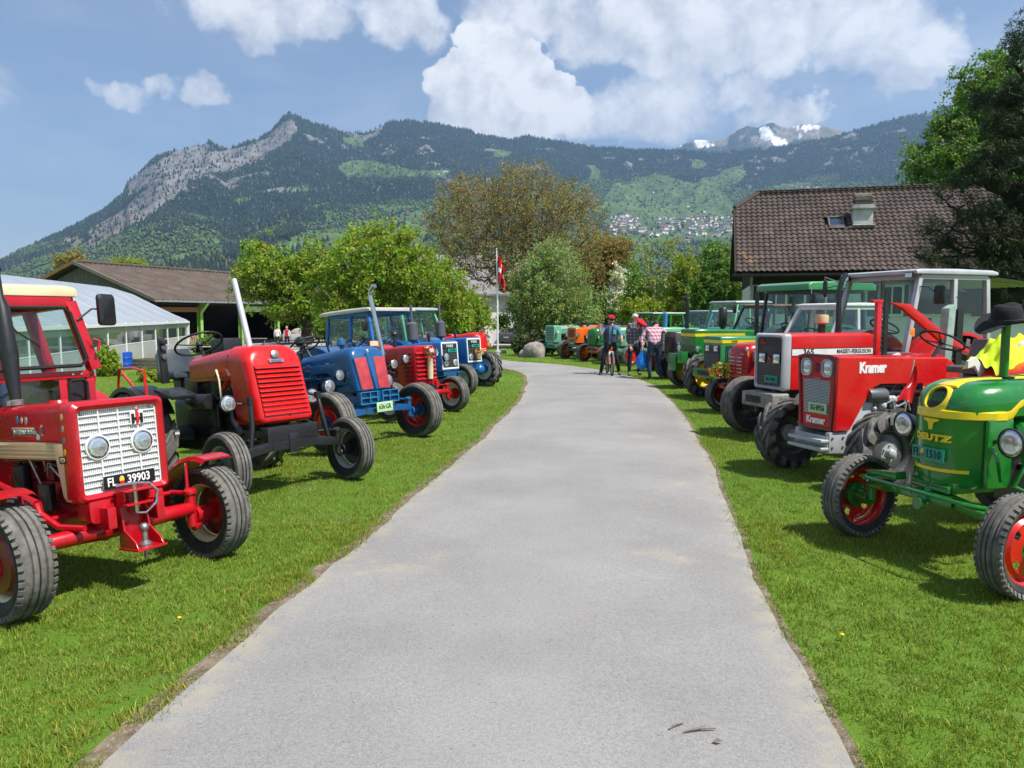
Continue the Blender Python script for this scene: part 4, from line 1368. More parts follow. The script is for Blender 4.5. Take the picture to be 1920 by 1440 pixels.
def build_trees():
 Y = 40.0
 f = foot(735, Y)
 tree('apple_tree', 'broad apple tree in yellow green leaf behind the blue tractors', f, at(735, 590, Y), [lobe(700, 520, 95, 85, Y), lobe(770, 530, 100, 75, Y), lobe(640, 545, 60, 70, Y), lobe(830, 580, 60, 52, Y), lobe(730, 450, 45, 32, Y), lobe(680, 448, 26, 24, Y), lobe(700, 595, 110, 40, Y)], LM_APPLE, M_BARK_D, 620, 40000, .085, .24, .26, 3)
 Y = 46.0
 f = foot(582, Y)
 tree('apple_tree', 'dark stemmed apple tree standing between barn and blue cab', f, at(572, 590, Y), [lobe(500, 520, 62, 50, Y), lobe(560, 535, 55, 55, Y), lobe(480, 475, 30, 22, Y), lobe(590, 500, 45, 40, Y), lobe(465, 535, 30, 28, Y), lobe(560, 580, 60, 28, Y)], LM_APPLE, M_BARK_D, 420, 21000, .09, .33, .27, 8)
 Y = 50.0
 tree('apple_tree', 'low apple tree in fresh leaf above the parked white van', foot(872, Y), at(872, 600, Y), [lobe(870, 580, 40, 38, Y), lobe(900, 600, 32, 24, Y), lobe(850, 605, 35, 25, Y)], LM_APPLE, M_BARK_D, 180, 9000, .09, .14, .26, 12)
 Y = 62.0
 tree('walnut_tree', 'huge spreading walnut with thin bronze brown young leaves', foot(978, Y), at(975, 560, Y), [lobe(900, 420, 100, 95, Y), lobe(1000, 390, 95, 85, Y), lobe(1060, 430, 85, 85, Y), lobe(960, 350, 70, 42, Y), lobe(850, 440, 55, 70, Y), lobe(1090, 370, 32, 36, Y), lobe(1000, 500, 130, 55, Y), lobe(870, 370, 55, 45, Y), lobe(860, 510, 45, 35, Y)], LM_WALNUT, M_BARK_W, 2100, 46000, .075, .50, .30, 21, ((.7, 1.25), (.7, 1.2), (.6, 1.2)), twig=.012, tuft=4, thin=.62)
 Y = 66.0
 tree('walnut_tree', 'smaller bronze leaved tree hiding the white gable', foot(1125, Y), at(1125, 560, Y), [lobe(1125, 490, 45, 45, Y), lobe(1155, 480, 34, 32, Y), lobe(1110, 530, 40, 40, Y)], LM_WALNUT, M_BARK_W, 380, 21000, .095, .24, .32, 22, ((.75, 1.15), (.70, 1.05), (.6, 1.1)), twig=.012)
 Y = 45.0
 tree('pear_tree', 'pale green blossoming pear tree right of the flagpole', foot(985, Y), at(1000, 595, Y), [lobe(1030, 540, 75, 72, Y), lobe(1000, 575, 52, 48, Y), lobe(1070, 570, 50, 52, Y), lobe(1040, 480, 36, 28, Y), lobe(1090, 600, 45, 35, Y), lobe(980, 600, 30, 30, Y)], LM_PEAR, M_BARK, 560, 26000, .072, .20, .29, 31, ((.75, 1.35), (.8, 1.2), (.7, 1.7)))
 Y = 52.0
 tree('bare_tree', 'nearly bare young tree with upright yellowish twigs', foot(1228, Y), at(1228, 550, Y), [lobe(1225, 480, 18, 45, Y), lobe(1200, 490, 16, 30, Y), lobe(1262, 470, 22, 36, Y), lobe(1240, 520, 40, 24, Y), lobe(1210, 525, 20, 24, Y)], LM_YELLOW, plain('bark_lichen', (.24, .24, .10), .9, .3, 8), 150, 1500, .075, .11, .22, 41, twig=.014)
 shr = [('shrub', 'yellow green spring shrub behind the blue tractor cabs', 1210, 46, [(1205, 590, 40, 26), (1225, 600, 34, 22)], LM_YELLOW, 9000),
   ('shrub', 'tall yellow green willow bush between bare tree and farmhouse', 1290, 47, [(1290, 530, 30, 55), (1275, 575, 42, 32), (1310, 570, 34, 40)], LM_YELLOW, 15000),
   ('shrub', 'tall mid green bush beside the farmhouse gable', 1345, 44, [(1345, 510, 34, 60), (1330, 560, 40, 50), (1370, 560, 34, 56)], LM_GREEN, 17000),
   ('shrub', 'light green hedge bush under the bare tree', 1255, 54, [(1250, 560, 52, 34), (1200, 555, 34, 42)], LM_GREEN, 12000),
   ('shrub', 'dense green bush beside the white gable', 1182, 60, [(1180, 540, 18, 60), (1190, 580, 26, 34)], LM_GREEN, 9000),
   ('shrub', 'dark clipped yew bush behind the roadside boulder', 1005, 34.5, [(1003, 645, 28, 14), (985, 650, 18, 12), (1022, 642, 14, 10)], LM_YEW, 9000),
   ('shrub', 'green currant bush beside the blue barrel', 203, 34, [(196, 682, 18, 24), (206, 694, 18, 15), (188, 702, 16, 10)], LM_APPLE, 6000),
   ('shrub', 'small green herb clump at the raised bed', 385, 44, [(385, 652, 16, 8), (400, 655, 14, 6)], LM_GREEN, 2200),
   ('shrub', 'low weedy clump before the raised beds', 300, 31, [(285, 712, 20, 8), (315, 714, 20, 7)], LM_APPLE, 3500)]
 for i, (nm, lb, px, Yq, ls, mt, nl) in enumerate(shr):
  f = foot(px, Yq)
  lf = [lobe(a, b, c, d, Yq) for a, b, c, d in ls]
  fk = np.array((f[0], f[1], f[2] + max(.15, .45 * (min(l[2] for l in lf) - f[2]))))
  tree(nm, lb, f, fk, lf, mt, M_BARK_D, max(40, nl // 70), nl, .085 if Yq > 30 else .05, .05, .22 if Yq > 36 else .13, 60 + i, cat='shrub', group='shrubs and bushes round the garden', parts=('stem', 'foliage'))
 for i, (px, py, rx, ry, Yq, mt, lb) in enumerate([(640, 610, 60, 30, 60, LM_GREEN, 'dark green bush in the shade behind the apple trees'), (820, 620, 60, 26, 66, LM_GREEN, 'green bush closing the yard behind the van'), (1110, 600, 50, 36, 60, LM_GREEN, 'green bush behind the swing beam'), (1050, 620, 60, 22, 64, LM_YEW, 'dark evergreen bush behind the pear tree'), (130, 490, 26, 16, 90, LM_WALNUT, 'thin brownish tree top behind the barn gable'), (235, 497, 30, 9, 96, LM_YELLOW, 'yellow green tree top behind the barn ridge')]):
  f = foot(px, Yq)
  lf = [lobe(px, py, rx, ry, Yq), lobe(px - rx * .6, py + ry * .3, rx * .6, ry * .7, Yq), lobe(px + rx * .6, py + ry * .3, rx * .6, ry * .7, Yq)]
  tree('shrub', lb, f, np.array((f[0], f[1], max(f[2] + .3, lf[0][2] - lf[0][5]))), lf, mt, M_BARK_D, 140, 9000 if i < 4 else 2600, .12, .08, .34, 90 + i, cat='shrub', group='shrubs and bushes round the garden', parts=('stem', 'foliage'))
 Y = 47.0
 tree('birch_tree', 'tall light green birch behind the farmhouse roof', foot(1835, Y), at(1835, 400, Y), [lobe(1800, 280, 75, 75, Y), lobe(1850, 190, 70, 75, Y), lobe(1745, 310, 52, 50, Y), lobe(1880, 140, 45, 45, Y), lobe(1720, 345, 36, 26, Y), lobe(1880, 300, 80, 90, Y), lobe(1800, 225, 40, 30, Y)], LM_BIRCH, M_BARK_B, 620, 40000, .10, .24, .30, 51, droop=.25, twig=.008)
 Y = 23.0
 ls = []
 tr = at(2010, 300, Y)
 rr = np.random.default_rng(5)
 for (px, py, rx, ry) in [(1905, 110, 40, 24), (1950, 70, 50, 40), (1880, 185, 45, 20), (1860, 240, 40, 20), (1930, 170, 60, 34), (1840, 330, 58, 22), (1880, 300, 60, 30), (1780, 355, 42, 10), (1830, 400, 52, 20), (1760, 425, 50, 14), (1830, 455, 70, 22), (1760, 485, 52, 14), (1840, 510, 70, 22), (1900, 430, 70, 50), (1920, 500, 60, 50), (1890, 560, 60, 26), (1960, 260, 80, 60), (1970, 380, 80, 60), (1990, 520, 70, 60)]:
  ls.append(lobe(px, py, rx, ry, Y, depth=rx * Y / F_PX * 1.4))
 f = np.array((tr[0], Y, -.05))
 tree('pine_tree', 'dark dense pine with spreading boughs in front of the farmhouse', f, np.array((tr[0], Y, 2.2)), ls, LM_PINE, M_BARK_D, 1000, 105000, .085, .26, .15, 71, ((.6, 1.5), (.7, 1.4), (.5, 1.3)), aspect=.10, up=.05, tips=.4, tuft=30, twig=.008)
 Y = 58.0
 f = foot(1160, Y)
 tree('blossom_shrub', 'white flowering climber before the pale gable', f, at(1160, 580, Y), [lobe(1160, 520, 9, 26, Y), lobe(1160, 560, 15, 22, Y)], LM_WHITE, M_BARK, 90, 3400, .085, .06, .22, 77, cat='shrub', parts=('stem', 'foliage'))
build_trees()
# tractor kit
def paint(name, color, rough=.28, coat=.25, wear=.045, dust=(.30, .27, .22)):
 def fn(g):
  p = g.coord('Object')
  n = g.noise(3.5, 5, .6, p)
  c = g.mix(g.ss(n, .3, .7), tuple(q * .88 for q in color), tuple(min(1, q * 1.08) for q in color))
  d = g.m('MULTIPLY', g.ss(g.noise(14, 6, .72, p), .55, .8), wear)
  c = g.mix(d, c, dust)
  big = g.noise(1.1, 4, .6, p)
  c = g.mix(g.m('MULTIPLY', g.ss(big, .45, .8), .22), c, tuple(min(1, q * .72 + .012) for q in color))
  chip = g.ss(g.noise(48, 3, .7, g.vm('ADD', p, (7, 3, 1))), .72, .76)
  c = g.mix(g.m('MULTIPLY', chip, wear * 14, clamp=True), c, (.05, .04, .035))
  r_ = g.m('ADD', g.m('MULTIPLY', g.noise(22, 4, .6, p), .22), rough - .10)
  g.out(g.bsdf(c, r_, 0, g.bump(g.noise(9, 3, .5, p), .06, .01), coat, .5))
 return material('paint_' + name, fn)
P_IH = paint('ih_red', (.44, .004, .012))
P_RED = paint('fire_red', (.60, .008, .006), .26, .25)
P_RED2 = paint('mccormick_red', (.40, .005, .010))
P_KRED = paint('kramer_red', (.56, .006, .008), .26, .25)
P_MFRED = paint('mf_red', (.58, .007, .009), .3, .25)
P_DKRED = paint('dark_red', (.17, .010, .014), .35)
P_BLUE = paint('fordson_blue', (.010, .082, .225))
P_FBLUE = paint('ford_blue', (.012, .125, .38))
P_GREEN = paint('deutz_green', (.010, .175, .022), .2, .6, .03)
P_JD = paint('deere_green', (.014, .165, .030), .25, .25)
P_JD2 = paint('deere_pale', (.045, .235, .085), .3, .25)
P_OFFW = paint('off_white', (.50, .48, .40), .5)
P_YEL = paint('yellow', (.78, .56, .010), .3, .25, .03)
P_CREAM = paint('cream', (.70, .60, .36), .35, .25)
P_GREY = paint('grey', (.40, .42, .43), .4, .25)
P_DGREY = paint('dark_grey', (.085, .088, .095), .4, .25)
P_WHITE = paint('white', (.74, .74, .72), .35, .25)
P_TEAL = paint('teal', (.115, .36, .225), .35, .25)
P_MINT = paint('mint', (.16, .43, .22), .35, .25)
P_ORANGE = paint('orange', (.70, .125, .008), .3, .25)
P_BLACK = paint('black', (.011, .011, .012), .4, .2, .12)
P_SKY = paint('sky_blue', (.03, .20, .38), .4, .25)
M_GRIME_SHADE = plain('engine_grime_shade', (.016, .015, .014), .6, .5, 14, .25, .4, 40)  # engine grime, darkened further to stand for the deep shade beneath the tractors
M_STEEL = plain('bare_steel', (.34, .33, .31), .38, .3, 20, .85)
M_CHROME = plain('chrome', (.62, .62, .63), .16, .05, 5, 1.0, .02)
M_RUST = plain('rusty_steel', (.22, .105, .055), .8, .35, 15)
M_VINYL = plain('seat_vinyl', (.040, .052, .066), .5, .2, 8, bump=.3, bscale=160, bdist=.002)
M_RUBBER = plain('black_rubber', (.014, .014, .015), .55, .3, 12)
M_PLATE_T, M_PLATE_G, M_PLATE_K = plain('plate_teal', (.015, .26, .19), .35, .05), plain('plate_green', (.40, .60, .33), .4, .05), plain('plate_black', (.008, .008, .009), .35, .05)
M_INKW, M_INKK = plain('ink_white', (.78, .78, .76), .5, .03), plain('ink_black', (.010, .010, .011), .5, .03)
M_LAMP_AMBER = plain('amber_lens', (.75, .22, .02), .2, .1)
M_LAMP_RED = plain('red_lens', (.5, .01, .01), .2, .1)
def m_lens(g):
 p = g.coord('Object')
 w = g.n('ShaderNodeTexWave')
 w.inputs['Scale'].default_value = 26
 w.inputs['Distortion'].default_value = 1.5
 g.put(w.inputs[0], p)
 g.out(g.bsdf(g.mix(w.outputs[1], (.50, .52, .54), (.80, .82, .84)), .16, .75, g.bump(w.outputs[1], .35, .01), 1.0, .6))
M_LENS = material('headlamp_lens', m_lens)
def m_tyre(g):
 p = g.coord('Object')
 n = g.noise(7, 6, .7, p)
 f = g.noise(60, 3, .6, p)
 c = g.mix(g.ss(n, .35, .75), (.017, .017, .018), (.050, .048, .044))
 g.out(g.bsdf(c, .72, normal=g.bump(f, .25, .004), spec=.35))
def m_tread(g):
 p = g.coord('Object')
 n = g.noise(9, 6, .7, p)
 c = g.mix(g.ss(n, .3, .7), (.080, .076, .070), (.185, .175, .158))
 c = g.mix(g.m('MULTIPLY', g.ss(g.noise(5, 5, .7, g.vm('ADD', p, (3, 1, 2))), .58, .72), .7), c, (.20, .165, .115))
 g.out(g.bsdf(c, .85, normal=g.bump(g.noise(45, 4, .6, p), .5, .004), spec=.2))
M_TYRE, M_TREAD = material('tyre_rubber', m_tyre), material('tyre_tread', m_tread)
def m_mesh_grille(g):
 """punched sheet: small square holes, as fine relief between the grille's bars"""
 sp = g.n('ShaderNodeSeparateXYZ')
 g.put(sp.inputs[0], g.coord('Object'))
 fy = g.m('FRACT', g.m('MULTIPLY', sp.outputs[1], 74.8))
 fz = g.m('FRACT', g.m('MULTIPLY', g.m('SUBTRACT', sp.outputs[2], .664), 96.4))
 hole = g.m('MULTIPLY', g.m('GREATER_THAN', fy, .42), g.m('GREATER_THAN', fz, .42))
 g.out(g.bsdf(g.mix(hole, (.66, .67, .66), (.10, .10, .10)), .5))
M_WIRE = material('woven_wire', m_mesh_grille)
CAB_GLASS = glassy('cab_glass', (.93, .975, .965), .985)
_TY = {}
def tyre_mesh(r, w, rr, kind):
 key = (r, w, rr, kind)
 if key in _TY:
  return _TY[key]
 m = MB()
 hw = w / 2
 if kind == 'lug':
  c = r * .935
  prof = [(rr, -hw * .62), (rr + .02, -hw * .80), ((rr + c) / 2, -hw * 1.0), (c - .035, -hw * .97), (c - .008, -hw * .78), (c, -hw * .3), (c, hw * .3), (c - .008, hw * .78), (c - .035, hw * .97), ((rr + c) / 2, hw * 1.0), (rr + .02, hw * .80), (rr, hw * .62)]
  m.lathe(prof, (0, 0, 0), 'y', 40, mats=[0, 0, 0, 0, 1, 1, 1, 0, 0, 0, 0])
  nl = max(14, int(2 * math.pi * r / .21))
  for s in (-1, 1):
   for k in range(nl):
    a0 = 2 * math.pi * (k + (.5 if s > 0 else 0)) / nl
    secs = []
    for t in (0, .33, .66, .9, 1.05):
     y = s * (.02 * w + t * hw * .97)
     a = a0 + t * .40 * (.5 / max(r, .3)) * 1.15
     ht = r if t < 1.0 else r - .03
     lo = c - .03 if t < 1.0 else c - .07
     hwid = (.026 + .010 * t) / r
     p = lambda rad, ang: (rad * math.sin(ang), y, rad * math.cos(ang))
     secs.append([p(lo, a - hwid * 1.35), p(ht, a - hwid), p(ht, a + hwid), p(lo, a + hwid * 1.35)])
    m.loft(secs, True, 1)
 else:
  g = .014
  tw = hw * .84
  prof = [(rr, -hw * .62), (rr + .018, -hw * .80), ((rr + r) / 2, -hw), (r - .045, -hw * .97), (r - .012, -tw), (r - .004, -tw * .62), (r - .004 - g, -tw * .54), (r - g, -tw * .42), (r, -tw * .36), (r + .002, -tw * .08), (r - g, -tw * .05), (r - g, tw * .05), (r + .002, tw * .08), (r, tw * .36), (r - g, tw * .42), (r - .004 - g, tw * .54), (r - .004, tw * .62), (r - .012, tw), (r - .045, hw * .97), ((rr + r) / 2, hw), (rr + .018, hw * .80), (rr, hw * .62)]
  n = len(prof) - 1
  m.lathe(prof, (0, 0, 0), 'y', 48, mats=[1 if 3 <= j < n - 3 else 0 for j in range(n)])
  if kind == 'rib':
   nb = 44
   for s in (-1, 1):
    for k in range(nb):
     a = 2 * math.pi * (k + .5 * (s > 0)) / nb
     M = Matrix.Rotation(a, 4, 'Y') @ Matrix.Translation((0, s * hw * .90, r - .022)) @ Matrix.Rotation(-s * .45, 4, 'X')
     m.add([(x, y, z) for z in (-.02, .014) for y in (-.016, .016) for x in (-.013, .013)], [(0, 2, 3, 1), (4, 5, 7, 6), (0, 1, 5, 4), (2, 6, 7, 3), (0, 4, 6, 2), (1, 3, 7, 5)], 1, M)
 _TY[key] = m.mesh('tyre', [M_TYRE, M_TREAD], smooth_angle=45)
 return _TY[key]
_RIM = {}
def rim_mesh(rr, w, off, mat, mat2, slots):
 key = (rr, w, off, mat.name, mat2.name, slots)
 if key in _RIM:
  return _RIM[key]
 m = MB()
 hw = w / 2
 m.lathe([(rr + .022, -hw * .70), (rr + .004, -hw * .66), (rr - .012, -hw * .5), (rr - .03, -hw * .2), (rr - .03, hw * .2), (rr - .012, hw * .5), (rr + .004, hw * .66), (rr + .022, hw * .70), (rr + .022, hw * .64), (rr - .0, hw * .58)], (0, 0, 0), 'y', 40, 1)
 m.lathe([(rr + .0, -hw * .6), (rr + .022, -hw * .64)], (0, 0, 0), 'y', 40, 1)
 bands = [(rr - .028, off * .55), (rr * .78, off), (rr * .58, off * 1.05), (rr * .42, off * 1.25), (.0, off * 1.3)]
 seg = 40
 for j in range(len(bands) - 1):
  for i in range(seg):
   if slots and j == 1 and (i % (seg // slots)) < 2:
    continue
   a0, a1 = 2 * math.pi * i / seg, 2 * math.pi * (i + 1) / seg
   (r0, h0), (r1, h1) = bands[j], bands[j + 1]
   m.add([(r0 * math.sin(a0), h0, r0 * math.cos(a0)), (r0 * math.sin(a1), h0, r0 * math.cos(a1)), (r1 * math.sin(a1), h1, r1 * math.cos(a1)), (r1 * math.sin(a0), h1, r1 * math.cos(a0))], [(0, 1, 2, 3)], 0)
 _RIM[key] = m.mesh('rim', [mat, mat2], smooth_angle=40)
 return _RIM[key]
_HUB = {}
def hub_mesh(rr, w, off, mat):
 key = (rr, w, off, mat.name)
 if key not in _HUB:
  m = MB()
  h = off * 1.3
  m.lathe([(0, h + .07), (.035, h + .065), (.05, h + .05), (.055, h), (.10, h - .002), (.10, h - .05), (.06, h - .06), (.06, -w * .7), (0, -w * .7)], (0, 0, 0), 'y', 18)
  for k in range(6):
   a = k * math.pi / 3
   m.cyl((.08 * math.sin(a), h - .01, .08 * math.cos(a)), (.08 * math.sin(a), h + .02, .08 * math.cos(a)), .011, seg=6)
  _HUB[key] = m.mesh('wheel', mat)
 return _HUB[key]
def rrect(x, hw, z0, z1, rt=.08, rb=.02, n=5, rake=0.0, cy=0.0, hwt=None):
 """rounded rectangle across the tractor; rake leans the top back"""
 hwt = hw if hwt is None else hwt
 pts = []
 for (sy, zc, r_, a0) in ((1, z0, rb, -90), (1, z1, rt, 0), (-1, z1, rt, 90), (-1, z0, rb, 180)):
  top = zc == z1
  w_ = hwt if top else hw
  cyy, cz = sy * (w_ - r_), zc + (r_ if not top else -r_)
  for k in range(n + 1):
   a = R(a0 + 90 * k / n)
   z = cz + r_ * math.sin(a)
   pts.append((x - rake * (z - z0) / (z1 - z0 + 1e-9), cy + cyy + r_ * math.cos(a), z))
 return pts
class Tr:
 def __init__(s, label, loc, heading, name='tractor', group='vintage tractors lined up along the drive'):
  h = R(heading)
  f = Vector((math.cos(h), math.sin(h)))
  b = Vector(loc) - f * 1.9
  z0, z1 = gz(*loc), gz(*b)
  s.root = empty(name, (loc[0], loc[1], z0))
  s.root.rotation_euler = (0, -math.atan2(z0 - z1, 1.9), h)
  tag(s.root, label, 'tractor', group)
 def part(s, name, mb, mat, bevel=0.0, parent=None, **kw):
  return mb.build(name, mat, parent or s.root, bevel, **kw)
 def wheel(s, x, y, r, w, rr, kind, mat, mat2=None, off=.05, steer=0, slots=0, hub=None):
  side = 1 if y > 0 else -1
  o = link('wheel', hub_mesh(rr, w, off, hub or mat), s.root, (x, y, r), (0, rnd.uniform(0, .01), R(steer) + (0 if side > 0 else math.pi)))
  link('tyre', tyre_mesh(r, w, rr, kind), o, rot=(0, rnd.uniform(0, 6), 0))
  link('rim', rim_mesh(rr, w, off, mat, mat2 or mat, slots), o, rot=(0, rnd.uniform(0, 6), 0))
  return o
 def pair(s, x, track, *a, **k):
  s.wheel(x, track / 2, *a, **k)
  s.wheel(x, -track / 2, *a, **k)
 def lamp(s, pos, r, mat, aim=(1, 0, 0), arm=None, depth=None, name='headlight'):
  q = Vector(aim).normalized().to_track_quat('X', 'Z').to_matrix().to_4x4()
  M = Matrix.Translation(Vector(pos)) @ q
  d = depth or r * 1.1
  m = MB(); m.lathe([(0, -d), (r * .45, -d * .95), (r * .85, -d * .6), (r * 1.0, -d * .1), (r * 1.08, 0), (r * 1.08, .012), (r * .95, .016)], axis='x', seg=20, M=M)
  if arm is not None:
   m.tube([Vector(pos) + (q @ Vector((-d * .7, 0, 0))), arm], r * .16, 7)
  o = s.part(name, m, mat)
  m = MB(); m.lathe([(r * .97, .010), (r * .8, r * .10 + .008), (r * .4, r * .18 + .008), (0, r * .2 + .008)], axis='x', seg=20, M=M)
  s.part('lens', m, M_LENS, parent=o)
  return o
 def text(s, name, body, size, mat, pos, face, parent=None, **k):
  return put_text(name, body, size, mat, parent or s.root, pos, face, **k)
 def plate(s, pos, w, h, body, mat, ink, size, face='front', shield=None, squash=.85, name='number_plate'):
  m = MB()
  if face == 'front':
   m.box(pos, (.006, w, h))
  else:
   m.box(pos, (w, .006, h))
  o = s.part(name, m, mat, .002)
  e = .0045
  p = Vector(pos) + (Vector((e, 0, 0)) if face == 'front' else Vector((0, e if face == 'left' else -e, 0)))
  if shield is None:
   s.text('lettering', body, size, ink, p, face, o, bold=size * .018, squash=squash, depth=.0012)
  else:
   a, b = body
   d = w * .31
   wa = w * .5
   s.text('lettering', a, size, ink, p + Vector((0, -w * .355, 0)), face, o, bold=size * .018, squash=squash, depth=.0012)
   s.text('lettering', b, size, ink, p + Vector((0, w * .17, 0)), face, o, bold=size * .018, squash=squash, depth=.0012)
   q = MB(); x = p.x + .001
   cy, sw, sh = p.y - w * .165, w * .045, h * .34
   q.prism([(cy - sw, p.z), (cy + sw, p.z), (cy + sw, p.z + sh * .7), (cy - sw, p.z + sh * .7)], 'x', x, x + .002, 0)
   q.prism([(cy - sw, p.z), (cy - sw * .8, p.z - sh * .5), (cy, p.z - sh * .8), (cy + sw * .8, p.z - sh * .5), (cy + sw, p.z)], 'x', x, x + .002, 1)
   q.prism([(cy - sw * .8, p.z + sh * .75), (cy + sw * .8, p.z + sh * .75), (cy + sw * .5, p.z + sh * 1.05), (cy - sw * .5, p.z + sh * 1.05)], 'x', x, x + .002, 2)
   s.part('coat_of_arms', q, [P_YEL, P_RED, P_CREAM], parent=o)
  return o
 def steer(s, pos, r, tilt=35, col=None, mat=None):
  M = Matrix.Translation(Vector(pos)) @ Matrix.Rotation(R(-tilt), 4, 'Y')
  m = MB()
  n = 28
  m.tube([M @ Vector((r * math.cos(2 * math.pi * k / n), r * math.sin(2 * math.pi * k / n), 0)) for k in range(n + 1)], .013, 7, caps=False)
  for k in range(3):
   a = 2 * math.pi * k / 3 + .5
   m.tube([M @ Vector((0, 0, -.03)), M @ Vector((r * .97 * math.cos(a), r * .97 * math.sin(a), 0))], .008, 6)
  m.lathe([(0, .02), (.035, .01), (.04, -.03), (.0, -.04)], seg=12, M=M)
  o = s.part('steering_wheel', m, M_RUBBER)
  if col is not None:
   m = MB(); m.tube([M @ Vector((0, 0, -.02)), col], [.018, .022], 8); s.part('column', m, mat or P_BLACK, parent=o)
  return o
 def seat(s, pos, mat=None, w=.46, back=.34):
  x, y, z = pos
  m = MB()
  m.loft([rrect(x + .22, w / 2 * .9, z, z + .07, .03, .02, cy=y), rrect(x + .1, w / 2, z - .01, z + .08, .03, .02, cy=y), rrect(x - .16, w / 2, z - .02, z + .08, .03, .02, cy=y)])
  secs = []
  for k in range(5):
   t = k / 4
   secs.append([(x - .16 - .06 * t + px * .05, y + py * w / 2 * (1 - .18 * t * t), z + .05 + back * t) for px, py in ((1, -.85), (1.4, 0), (1, .85), (.6, 1), (-.5, .9), (-.9, 0), (-.5, -.9), (.6, -1))])
  m.loft(secs)
  o = s.part('seat', m, mat or M_VINYL, .006, smooth_angle=60)
  m = MB(); m.box((x, y, z - .12), (.18, .16, .22)); s.part('seat_bracket', m, P_BLACK, .01, parent=o)
  return o
 def fender(s, x, y, r, w, mat, a0=-15, a1=150, zc=None, skirt=True):
  """curved mudguard over a rear wheel"""
  n = 16
  zc = r if zc is None else zc
  sgn = 1 if y > 0 else -1
  m = MB()
  out, inn = [], []
  secs = []
  for k in range(n + 1):
   a = R(a0 + (a1 - a0) * k / n)
   ca, sa = math.cos(a), math.sin(a)
   R1 = r + .08
   secs.append([(x + R1 * ca, y - w / 2, zc + R1 * sa), (x + R1 * ca, y + w / 2, zc + R1 * sa), (x + (R1 - .05) * ca, y + w / 2 + .005, zc + (R1 - .05) * sa), (x + (R1 - .012) * ca, y + w / 2 - .012, zc + (R1 - .012) * sa), (x + (R1 - .012) * ca, y - w / 2 + .012, zc + (R1 - .012) * sa), (x + (R1 - .05) * ca, y - w / 2 - .005, zc + (R1 - .05) * sa)])
  m.loft(secs)
  yi = y - sgn * w / 2
  ring = [(x + (r + .07) * math.cos(R(a0 + (a1 - a0) * k / n)), zc + (r + .07) * math.sin(R(a0 + (a1 - a0) * k / n))) for k in range(n + 1)]
  if skirt:
   m.prism(ring + [(x - r * .6, zc + .05), (x + r * .6, zc + .05)], 'y', yi - .006, yi + .006)
  return s.part('fender', m, mat, smooth_angle=45)
 def engine(s, x0, x1, hw, z0, z1, mat, seed=1, pipes=True):
  q = random.Random(seed)
  m = MB()
  L = x1 - x0
  m.box(((x0 + x1) / 2, 0, z0 + (z1 - z0) * .25), (L, hw * 1.5, (z1 - z0) * .5))
  m.box(((x0 + x1) / 2, 0, z0 + (z1 - z0) * .62), (L * .94, hw * 1.2, (z1 - z0) * .28))
  m.box(((x0 + x1) / 2, 0, z0 + (z1 - z0) * .85), (L * .88, hw * .95, (z1 - z0) * .22))
  for k in range(4):
   xx = x0 + L * (.16 + .22 * k)
   for sd in (-1, 1):
    m.box((xx, sd * hw * .64, z0 + (z1 - z0) * .62), (.09, hw * .3, (z1 - z0) * .2))
    m.cyl((xx, sd * hw * .5, z0 + (z1 - z0) * .9), (xx, sd * hw * .75, z0 + (z1 - z0) * .72), .022, seg=8)
  for k in range(8):
   xx = x0 + L * q.uniform(.08, .92); sd = q.choice((-1, 1)); zz = z0 + (z1 - z0) * q.uniform(.1, .55)
   m.cyl((xx, sd * hw * .7, zz), (xx, sd * hw * q.uniform(.85, 1.0), zz), q.uniform(.025, .06), seg=10)
  o = s.part('engine', m, mat, .012)
  if pipes:
   for sd in (-1, 1):
    m = MB()
    m.cyl((x0 + L * .3, sd * hw * .95, z0 + (z1 - z0) * .30), (x0 + L * .3, sd * hw * .95, z0 + (z1 - z0) * .68), .055, seg=14)
    m.lathe([(.0, 0), (.06, 0), (.06, .02), (0, .02)], (x0 + L * .3, sd * hw * .95, z0 + (z1 - z0) * .68), seg=14)
    s.part('filter', m, P_BLACK, parent=o)
    m = MB()
    for k in range(4):
     a = (x0 + L * q.uniform(.1, .9), sd * hw * .8, z0 + (z1 - z0) * q.uniform(.2, .7)); b = (x0 + L * q.uniform(.1, .9), sd * hw * .9, z0 + (z1 - z0) * q.uniform(.5, 1.0))
     mid = ((a[0] + b[0]) / 2, sd * hw * 1.02, max(a[2], b[2]) + .04)
     m.tube([a, mid, b], .010, 6)
    m.tube([(x0 + L * .05, sd * hw * .85, z0 + (z1 - z0) * .8), (x0 + L * .9, sd * hw * .85, z0 + (z1 - z0) * .84)], .028, 8)
    s.part('pipework', m, M_STEEL if seed % 2 else mat, parent=o)
  m = MB(); m.lathe([(0, .0), (.09, 0), (.10, .012), (.09, .025), (.10, .04), (0, .04)], (x1 + .01, 0, z0 + (z1 - z0) * .45), 'x', 18); m.lathe([(0, 0), (.05, 0), (.05, .05), (0, .05)], (x1 + .01, hw * .5, z0 + (z1 - z0) * .7), 'x', 12); s.part('pulley', m, P_BLACK, parent=o)
  return o
 def trans(s, x0, x1, hw, z0, z1, mat):
  m = MB()
  m.loft([rrect(x0, hw, z0, z1, .06, .06), rrect(x0 + .1, hw, z0, z1, .06, .06), rrect(x0 + (x1 - x0) * .6, hw * .8, z0 + .04, z1 - .03, .06, .06), rrect(x1, hw * .7, z0 + .05, z1 - .06, .05, .05)])
  return s.part('transmission', m, mat, smooth_angle=50)
 def rear_axle(s, x, track, z, mat):
  m = MB()
  m.tube([(x, -track / 2 + .1, z), (x, -.25, z), (x, 0, z), (x, .25, z), (x, track / 2 - .1, z)], [.09, .13, .2, .13, .09], 14)
  return s.part('rear_axle', m, mat, smooth_angle=50)
